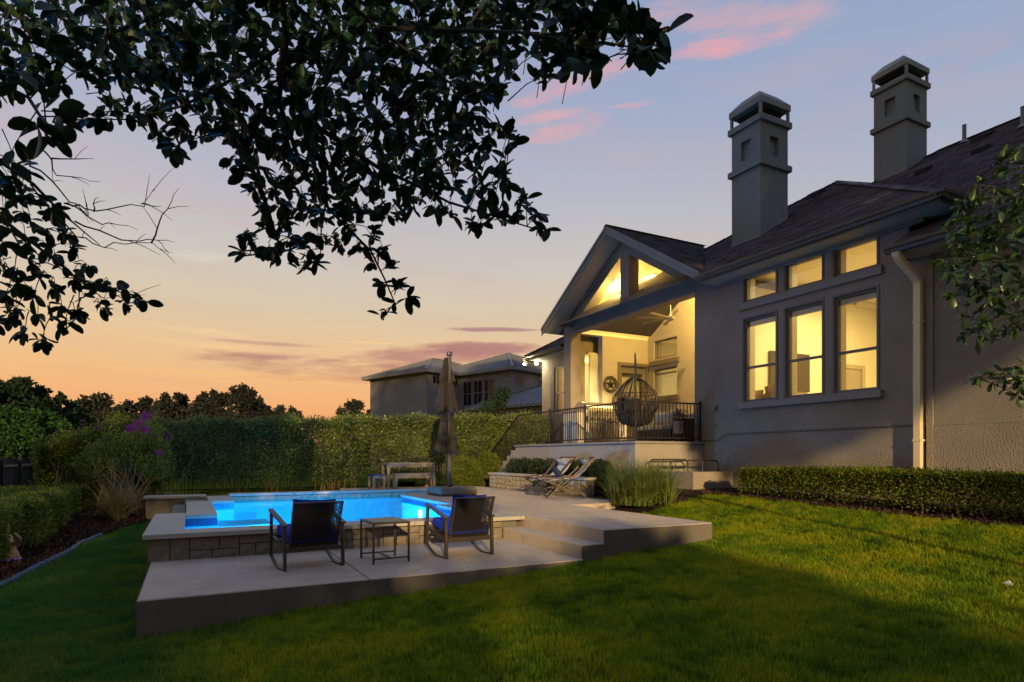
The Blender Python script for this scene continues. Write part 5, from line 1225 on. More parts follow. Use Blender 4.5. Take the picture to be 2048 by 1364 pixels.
# crepe myrtle with purple flowers
z = float(ground_z(-1.0,17.7)); h = thing('crepe_myrtle', 'crepe myrtle with a few purple and pink flower heads left of the pool', 'tree', (-1.2,18.2,z))
P = []; 
for (u_,v_,w_,rx,rz_) in ((-1.5,18.3,1.05,.75,.62),(-.95,18.3,1.35,.55,.55),(-1.9,18.2,.8,.6,.5),(-.75,18.2,.75,.45,.45)):
    p_, o_ = ball(3600, (u_,v_,w_), (rx,.55,rz_), .35); P.append(p_)
leafcloud('leaves', np.concatenate(P), .055, 'hedge_left', h, .5, .2)
for k in range(11):
    a = random.uniform(-1.2,1.2); q = MB(); x0 = -1.25+random.uniform(-.15,.15); x1 = x0+a*.75; q.tube([(x0,18.0,z),(x0+a*.2,18.0,z+.6),(x0+a*.5,17.95,z+1.1),(x1,18.0,z+1.3+random.uniform(.2,.7))], [.022,.016,.010,.004], 5); q.build('trunk' if k < 3 else 'branch', 'stem', h)
for (u_,v_,r_,m_) in ((-.95,1.93,.10,'petal'),(-1.12,1.73,.13,'petal'),(-1.28,1.62,.10,'petal'),(-.98,1.58,.09,'petal'),(-.47,1.40,.07,'petal_dull'),(-.68,1.02,.05,'petal'),(-1.95,1.62,.05,'petal_dull'),(-2.25,1.75,.05,'petal_dull'),(-.52,1.48,.06,'petal_dull')):
    P = np.array([u_,17.7,v_])+rng.normal(size=(130,3))*r_*.5; leafcloud('flower_head', P, .045, m_, h, .8)
# far trees
def far_tree(name, label, x, y, z0, H, Wd, n, size, m, seed, group=None, trunk=True, lob=15):
    r = random.Random(seed); t = thing(name, label, 'tree', (x,y,z0), 0, group); P = []
    for k in range(lob):
        a = r.uniform(0,6.28); rr = r.uniform(.02,.33)*Wd; hz = r.uniform(.30,.88)*H; s = r.uniform(.12,.22)*Wd*(1.2-.5*(hz/H))
        p_, o_ = ball(n//lob, (x+rr*math.cos(a)*(1.1-.5*hz/H), y+rr*math.sin(a), z0+hz), (s*1.15,s,s*.9), .5); P.append(p_)
    p_, o_ = ball(n//2, (x,y,z0+.50*H), (.40*Wd,.38*Wd,.40*H), .42); P.append(p_)
    for k in range(9):   # ragged tips round the outline
        a = math.pi*(.08+.84*k/8)+r.uniform(-.12,.12); s = Wd*r.uniform(.05,.10); p_, o_ = ball(n//40, (x+.46*Wd*math.cos(a)*.9, y+r.uniform(-.2,.2)*Wd, z0+.5*H+.44*H*math.sin(a)), (s,s,s*1.25), .5); P.append(p_)
    P = np.concatenate(P); leafcloud('crown', P, size, m, t, .6)
    if trunk:
        q = MB(); q.tube([(x,y,z0),(x+.1,y,z0+H*.3),(x-.1,y,z0+H*.6)], [Wd*.035,Wd*.028,Wd*.012], 7); q.build('trunk', 'bark', t)
        for k in range(4):
            a = r.uniform(0,6.28); q = MB(); q.tube([(x,y,z0+H*(.3+.07*k)),(x+Wd*.25*math.cos(a),y+Wd*.25*math.sin(a),z0+H*(.55+.08*k))], [Wd*.016,Wd*.006], 5); q.build('branch', 'bark', t)
    return t
FAR = [('dark_tree', 'dark round tree on the skyline left of the hedge end', -5.937, 54.952, 6.34, 4.54, 11000, 0.24, 'far_leaf'), ('dark_tree', 'dark tree on the skyline behind the purple flower heads', -4.061, 56.23, 6.01, 3.31, 11000, 0.24, 'far_leaf'), ('dark_tree', 'small dark tree on the skyline above the left end of the clipped hedge', -2.868, 57.863, 6.58, 3.45, 11000, 0.24, 'far_leaf'), ('dark_tree', 'broad dark tree on the skyline, first over the clipped hedge', -0.843, 53.427, 6.59, 4.4, 11000, 0.24, 'far_leaf'), ('dark_tree', 'tall dark tree on the skyline over the pool corner', 1.452, 49.977, 6.63, 3.77, 11000, 0.24, 'far_leaf'), ('dark_tree', 'tallest tree on the skyline, peaked, with light showing through', 3.313, 47.881, 6.83, 3.91, 11000, 0.24, 'far_leaf'), ('dark_tree', 'narrow dark tree right of the tallest tree on the skyline', 5.518, 55.752, 6.28, 2.05, 11000, 0.24, 'far_leaf'), ('dark_tree', 'small isolated round tree on the skyline over the hedge', 7.414, 58.147, 6.28, 4.34, 11000, 0.24, 'far_leaf'), ('dark_tree', 'dark tree showing beside the left wall of the pale brick house', 12.379, 52.18, 6.53, 4.1, 11000, 0.24, 'far_leaf'), ('evergreen_tree', 'tall dark evergreen at the left edge of the skyline', -6.873, 34.018, 5.18, 3.99, 18000, 0.2, 'far_leaf2'), ('evergreen_tree', 'dark evergreen just right of the tallest one at the left', -6.238, 37.07, 5.02, 3.85, 18000, 0.2, 'far_leaf2'), ('evergreen_tree', 'dark evergreen cut by the left edge', -8.203, 33.583, 4.9, 3.85, 18000, 0.2, 'far_leaf2'), ('evergreen_tree', 'low dark evergreen stepping down towards the skyline gap', -5.446, 37.785, 4.23, 3.36, 18000, 0.2, 'far_leaf2'), ('feathery_tree', 'bright green feathery shrub behind the wooden fence at the left edge', -6.281, 30.328, 3.57, 2.84, 18000, 0.16, 'bright_leaf'), ('feathery_tree', 'bright green feathery shrub behind the wooden fence, right of the first', -5.577, 31.652, 3.6, 3.02, 18000, 0.16, 'bright_leaf'), ('feathery_tree', 'darker green low shrub behind the wooden fence', -4.206, 30.938, 2.68, 2.77, 18000, 0.2, 'far_leaf2')]
for i, (nm, lb, x, y, H, Wd, n_, sz, m_) in enumerate(FAR):
    far_tree(nm, lb, x, y, -.8, H, Wd, n_, sz, m_, 40+i, 'trees on the skyline' if nm == 'dark_tree' else None)
# low dark wood on the horizon between the trees
P = []
for k in range(60):
    x = -34+k*1.15; p_, o_ = ball(420, (x,66+random.uniform(-3,3),1.1), (2.0,1.5,random.uniform(1.2,2.6)), .4); P.append(p_)
leafcloud('distant_wood', np.concatenate(P), .35, 'far_leaf', None, .7)
# small conifer by the corner of the house
t = thing('evergreen_shrub', 'dark evergreen shrub against the far corner of the house under the flood light', 'shrub', (11.6,23.5,-.2)); P = []
for k in range(9):
    p_, o_ = ball(900, (11.5+random.uniform(-.4,.4),23.4,.9+k*.33), (.75-.055*k,.6,.35), .4); P.append(p_)
leafcloud('leaves', np.concatenate(P), .11, 'far_leaf2', t, .35, -.6); q = MB(); q.tube([(11.5,23.4,-.3),(11.5,23.4,3)], [.08,.03], 6); q.build('trunk', 'bark', t)
# ================================================================== FENCES
f = thing('wooden_fence', 'dark wooden board fence with a rail at the far left', 'fence', (-5.5,22,-.4))
q = MB(); q.box(-.012,-.066,0,.012,.066,1.32); bm_ = q.mesh('board'); bm_.materials.append(MT['fencewood'])
for k in range(110):
    o = link('board', bm_, None, f, True); o.location = (-5.5+random.uniform(-.004,.004), 20+k*.140, -.44); o.rotation_euler = (0,0,random.uniform(-.02,.02))
for z in (-.1,.62):
    q = MB(); q.bar((-5.44,20,z),(-5.44,35.4,z),.04,.085); q.build('rail', 'stem' if z > 0 else 'fencewood', f)
for k in range(7):
    q = MB(); q.box(-5.42,20.4+k*2.4,-.5,-5.33,20.49+k*2.4,.93); q.build('post', 'fencewood', f)
f = thing('iron_fence', 'thin black iron picket fence running behind the clipped hedge', 'fence', (4,18.9,0))
q = MB(); q.box(-.007,-.007,0,.007,.007,1.02); bm_ = q.mesh('picket'); bm_.materials.append(MT['iron'])
n_ = 125
for k in range(n_):
    x = -3.4+k*.102; o = link('picket', bm_, None, f, True); o.location = (x, 20.6, float(np.interp(x,[-6,-1,1],[-.4,-.35,-.15])))
q = MB(); q.bar((-.9,20.6,.78),(9.3,20.6,.78),.025,.03); q.bar((-.9,20.6,-.05),(9.3,20.6,-.05),.025,.03); q.build('rail', 'iron', f)
f = thing('iron_fence', 'short length of black iron fence between the hedge and the yellow-green shrub', 'fence', (7.4,18.9,0))
for k in range(32):
    x = 5.9+k*.10; o = link('picket', bm_, None, f, True); o.location = (x, 18.75, -.12)
for x in (7.55,9.05):
    q = MB(); q.box(x-.03,18.72,-.1,x+.03,18.78,1.02); q.build('post', 'iron', f)
q = MB(); q.bar((5.9,18.75,.86),(9.05,18.75,.86),.025,.03); q.bar((5.9,18.75,.0),(9.05,18.75,.0),.025,.03); q.build('rail', 'iron', f)
# ================================================================== NEIGHBOUR'S HOUSE
NH = thing('neighbour_house', 'pale brick two-storey house with a grey metal roof beyond the hedge', 'house', (13.63,38.11,-.8))
def nh(a, b_, z): return (13.63+.937*a+.349*b_, 38.11+.349*a-.937*b_, z)
def nbox(name, m, a0, a1, b0, b1, z0, z1, parent=None):
    q = MB(); q.add([nh(a0,b1,z0),nh(a1,b1,z0),nh(a1,b0,z0),nh(a0,b0,z0),nh(a0,b1,z1),nh(a1,b1,z1),nh(a1,b0,z1),nh(a0,b0,z1)], [(0,3,2,1),(4,5,6,7),(0,1,5,4),(1,2,6,5),(2,3,7,6),(3,0,4,7)])
    return q.build(name, m, parent or NH)
nbox('wall', 'wh_wall', 0,8,-6.27,0,-.8,6.5); nbox('wall', 'wh_wall', 2.8,12,.01,4.9,-.8,6.48); nbox('wall', 'wh_wall', -.7,8,4.92,11.6,-.8,3.7)
def hip(a0,a1,b0,b1,z,pitch,seams=True):
    w = min(a1-a0,b1-b0)/2; zt = z+w*pitch
    A = nh(a0,b0,z); B = nh(a1,b0,z); C_ = nh(a1,b1,z); D_ = nh(a0,b1,z)
    if a1-a0 > b1-b0: R0 = nh(a0+w,(b0+b1)/2,zt); R1 = nh(a1-w,(b0+b1)/2,zt); fs = [[A,B,R1,R0],[B,C_,R1],[C_,D_,R0,R1],[D_,A,R0]]
    else: R0 = nh((a0+a1)/2,b0+w,zt); R1 = nh((a0+a1)/2,b1-w,zt); fs = [[A,B,R0],[B,C_,R1,R0],[C_,D_,R1],[D_,A,R0,R1]]
    q = MB()
    for f_ in fs: q.add(f_, [tuple(range(len(f_)))])
    ro = q.build('roof', 'wh_roof', NH)
    q = MB(); q.add([A,B,C_,D_,*[(p[0],p[1],p[2]-.16) for p in (A,B,C_,D_)]], [(0,1,5,4),(1,2,6,5),(2,3,7,6),(3,0,4,7),(4,5,6,7)]); q.build('fascia', 'wh_trim', ro)
    q = MB()
    for f_ in fs:
        e0_, e1_ = Vector(f_[0]), Vector(f_[1]); U = (e1_-e0_).normalized(); L = (e1_-e0_).length; top = [Vector(p) for p in f_[2:]]
        n_ = int(L/.42); upv = (top[0]-e0_); upv = upv-U*upv.dot(U)
        for k in range(1, n_):
            u = L*k/n_; lim = 1.0
            tl = min((p-e0_).dot(U) for p in top); tr_ = max((p-e0_).dot(U) for p in top)
            if u < tl: lim = u/max(tl, .01)
            elif u > tr_: lim = (L-u)/max(L-tr_, .01)
            q.bar(e0_+U*u+Vector((0,0,.02)), e0_+U*u+upv*lim+Vector((0,0,.02)), .03, .045)
    q.build('standing_seam', 'wh_roof', ro, kind='stuff')
    q = MB()
    for p_, r_ in ((A,R0),(B,R1 if a1-a0 > b1-b0 else R0),(C_,R1),(D_,R0 if a1-a0 > b1-b0 else R1),(R0,R1)): q.bar(Vector(p_)+Vector((0,0,.03)), Vector(r_)+Vector((0,0,.03)), .16, .05)
    q.build('ridge_cap', 'wh_roof', ro)
    return ro
hip(-.45,8.45,-6.7,.45,6.52,.40); hip(2.35,12.4,-4.4,5.35,6.50,.40); hip(-1.12,8.4,4.7,12,3.75,.42)
def nwin(face, p0, p1, z0, z1, mull=0):
    """window on a wall of constant a (face='a', value first) or constant b"""
    k, v = face
    if k == 'a': 
        fr_ = nbox('window', 'wh_trim', v-.05, v+.02, p0-.1, p1+.1, z0-.1, z1+.1); nbox('pane', 'darkglass', v-.065, v-.052, p0, p1, z0, z1, fr_)
        for m_ in range(mull): y = p0+(p1-p0)*(m_+1)/(mull+1); nbox('mullion', 'wh_trim', v-.08, v-.066, y-.025, y+.025, z0, z1, fr_)
        if mull: nbox('mullion', 'wh_trim', v-.08, v-.066, p0, p1, (z0+z1)/2-.025, (z0+z1)/2+.025, fr_)
    else:
        fr_ = nbox('window', 'wh_trim', p0-.1, p1+.1, v-.02, v+.05, z0-.1, z1+.1); nbox('pane', 'darkglass', p0, p1, v+.052, v+.065, z0, z1, fr_)
        for m_ in range(mull): y = p0+(p1-p0)*(m_+1)/(mull+1); nbox('mullion', 'wh_trim', y-.025, y+.025, v+.066, v+.08, z0, z1, fr_)
for b0_ in (.55,1.55,2.55): nwin(('a',2.8), b0_, b0_+.72, 4.35, 5.9, 1)
nwin(('b',0), .45, 1.0, 5.72, 6.22, 1); nwin(('b',0), 2.15, 2.6, 5.72, 6.22, 1); nwin(('b',4.9), 3.35, 3.85, 5.5, 6.1, 1)
nwin(('b',4.9), 5.5, 6.3, 4.4, 5.9, 1)
nbox('downspout', 'wh_trim', -.06, .04, .02, .10, -.8, 6.3)
nbox('downspout', 'wh_trim', 2.66, 2.75, 4.92, 5.0, 3.8, 6.3)
# ================================================================== LAWN BLADES
def tuft(seed):
    r = random.Random(seed); V = []; F = []
    for _ in range(34):
        a = r.uniform(0,6.28); rad = .062*math.sqrt(r.random()); x, y = rad*math.cos(a), rad*math.sin(a); l = r.uniform(.026,.058); b_ = r.uniform(0,6.28); ln = r.uniform(.15,.75); w = r.uniform(.0016,.0030)
        dx, dy = math.cos(b_)*ln*l, math.sin(b_)*ln*l; sx_, sy_ = -math.sin(b_)*w, math.cos(b_)*w; k = len(V)
        V += [(x-sx_,y-sy_,-.005),(x+sx_,y+sy_,-.005),(x+dx*.4+sx_*.8,y+dy*.4+sy_*.8,l*.62),(x+dx*.4-sx_*.8,y+dy*.4-sy_*.8,l*.62),(x+dx,y+dy,l)]
        F += [(k,k+1,k+2),(k,k+2,k+3),(k+3,k+2,k+4)]
    me = np_mesh('grass_tuft', V, F); return me
GM, gnt, gb = NT('grass_blade'); N_ = gnt.nodes; L_ = gnt.links
oi = N_.new('ShaderNodeObjectInfo'); gg = N_.new('ShaderNodeNewGeometry'); gn = N_.new('ShaderNodeTexNoise'); gn.inputs['Scale'].default_value = 1.3; gn.inputs['Detail'].default_value = 4; L_.new(gg.outputs['Position'], gn.inputs['Vector'])
gn2 = N_.new('ShaderNodeTexNoise'); gn2.inputs['Scale'].default_value = 6; gn2.inputs['Detail'].default_value = 3; L_.new(gg.outputs['Position'], gn2.inputs['Vector'])
rp = N_.new('ShaderNodeValToRGB'); e = rp.color_ramp.elements; e[0].position = .05; e[0].color = (.075,.125,.006,1); e[1].position = .95; e[1].color = (.38,.39,.014,1)
x_ = e.new(.5); x_.color = (.17,.29,.011,1)
def gm(op, a, c, clamp=False):
    q = N_.new('ShaderNodeMath'); q.operation = op; q.use_clamp = clamp
    for i, x in enumerate((a, c)):
        if isinstance(x, (int, float)): q.inputs[i].default_value = x
        else: L_.new(x, q.inputs[i])
    return q.outputs[0]
v_ = gm('ADD', gm('MULTIPLY', gm('SUBTRACT', gn.outputs[0], .5), 2.2), gm('MULTIPLY', gm('SUBTRACT', gn2.outputs[0], .5), 1.2)); v_ = gm('ADD', v_, gm('MULTIPLY', oi.outputs['Random'], .35)); v_ = gm('ADD', v_, gm('MULTIPLY', gg.outputs['Random Per Island'], .30)); v_ = gm('ADD', v_, .28, True)
L_.new(v_, rp.inputs[0]); sxg = N_.new('ShaderNodeSeparateXYZ'); L_.new(gg.outputs['Position'], sxg.inputs[0])
mrg = N_.new('ShaderNodeMapRange'); mrg.interpolation_type = 'SMOOTHSTEP'; mrg.inputs[1].default_value = 1.2; mrg.inputs[2].default_value = -1.2; L_.new(gm('ADD', sxg.outputs[0], gm('MULTIPLY', gm('SUBTRACT', gn.outputs[0], .5), 3.0)), mrg.inputs[0])
gmx = N_.new('ShaderNodeMix'); gmx.data_type = 'RGBA'; gmx.inputs[7].default_value = (.030,.165,.040,1); L_.new(gm('MULTIPLY', mrg.outputs[0], .75), gmx.inputs[0]); L_.new(rp.outputs[0], gmx.inputs[6])
L_.new(gmx.outputs[2], gb.inputs['Base Color']); gb.inputs['Roughness'].default_value = .6; gb.inputs['Specular IOR Level'].default_value = .25
tr_ = N_.new('ShaderNodeBsdfTranslucent'); L_.new(gmx.outputs[2], tr_.inputs[0]); ms = N_.new('ShaderNodeMixShader'); ms.inputs[0].default_value = .5; L_.new(gb.outputs[0], ms.inputs[1]); L_.new(tr_.outputs[0], ms.inputs[2]); L_.new(ms.outputs[0], N_['Material Output'].inputs[0])
gc = bpy.data.collections.new('grass_tufts')
for s_ in range(7):
    me = tuft(s_); me.materials.append(GM); o = bpy.data.objects.new('grass_tuft', me); gc.objects.link(o)
def grass_pts(n, x0, x1, y0, y1):
    P = np.stack([rng.uniform(x0,x1,n), rng.uniform(y0,y1,n)],1); x, y = P[:,0], P[:,1]
    k = np.ones(n, bool)
    k &= ~((x > -.43) & (x < 4.37) & (y > 6.43) & (y < 8.75)); k &= ~((x > 4.3) & (x < 6.63) & (y > 6.5)); k &= ~((x > 6.6) & (x < 8.1) & (y > 10.15)); k &= ~((x > -.5) & (x < 6.63) & (y > 8.7))
    be = np.interp(y, [p[1] for p in BED_EDGE], [p[0] for p in BED_EDGE]); k &= (y < 5.5) | (x > be+.06); k &= ~((x < -.4) & (y > 16.6))
    k &= x < 9.30; k &= ~((y > 9.25) & (x > 7.0)) | False
    d = .4617*x+.887*y; l = .887*x-.4617*y; k &= (d > 2.2) & (np.abs(l) < .93*d+1.2)
    k &= rng.random(n) < np.clip(1.25-d*.055, .35, 1)
    x, y = x[k], y[k]; z = ground_z(x, y)+.02*np.sin(x*1.3+y*.7)*np.sin(y*1.1-x*.4); return np.stack([x,y,z],1)
GP = grass_pts(82000, -7, 9.4, .8, 17)
gme = bpy.data.meshes.new('lawn_grass'); gme.vertices.add(len(GP)); gme.vertices.foreach_set('co', GP.astype(np.float32).ravel()); gme.update()
go = bpy.data.objects.new('lawn_grass', gme); COL.objects.link(go); gme.materials.append(GM); go['kind'] = 'stuff'
ng = bpy.data.node_groups.new('scatter_grass', 'GeometryNodeTree'); ng.interface.new_socket('Geometry', in_out='INPUT', socket_type='NodeSocketGeometry'); ng.interface.new_socket('Geometry', in_out='OUTPUT', socket_type='NodeSocketGeometry')
gi = ng.nodes.new('NodeGroupInput'); g_o = ng.nodes.new('NodeGroupOutput'); ip = ng.nodes.new('GeometryNodeInstanceOnPoints'); ci = ng.nodes.new('GeometryNodeCollectionInfo'); ci.inputs['Collection'].default_value = gc; ci.inputs['Separate Children'].default_value = True; ci.inputs['Reset Children'].default_value = True
ip.inputs['Pick Instance'].default_value = True
rv = ng.nodes.new('FunctionNodeRandomValue'); rv.data_type = 'FLOAT_VECTOR'; rv.inputs[0].default_value = (-.15,-.15,0); rv.inputs[1].default_value = (.15,.15,6.28)
rs = ng.nodes.new('FunctionNodeRandomValue'); rs.data_type = 'FLOAT'; rs.inputs[2].default_value = .7; rs.inputs[3].default_value = 1.45; rs.inputs['Seed'].default_value = 4
ng.links.new(gi.outputs[0], ip.inputs['Points']); ng.links.new(ci.outputs[0], ip.inputs['Instance']); ng.links.new(rv.outputs[0], ip.inputs['Rotation']); ng.links.new(rs.outputs[1], ip.inputs['Scale']); ng.links.new(ip.outputs[0], g_o.inputs[0])
md = go.modifiers.new('scatter', 'NODES'); md.node_group = ng
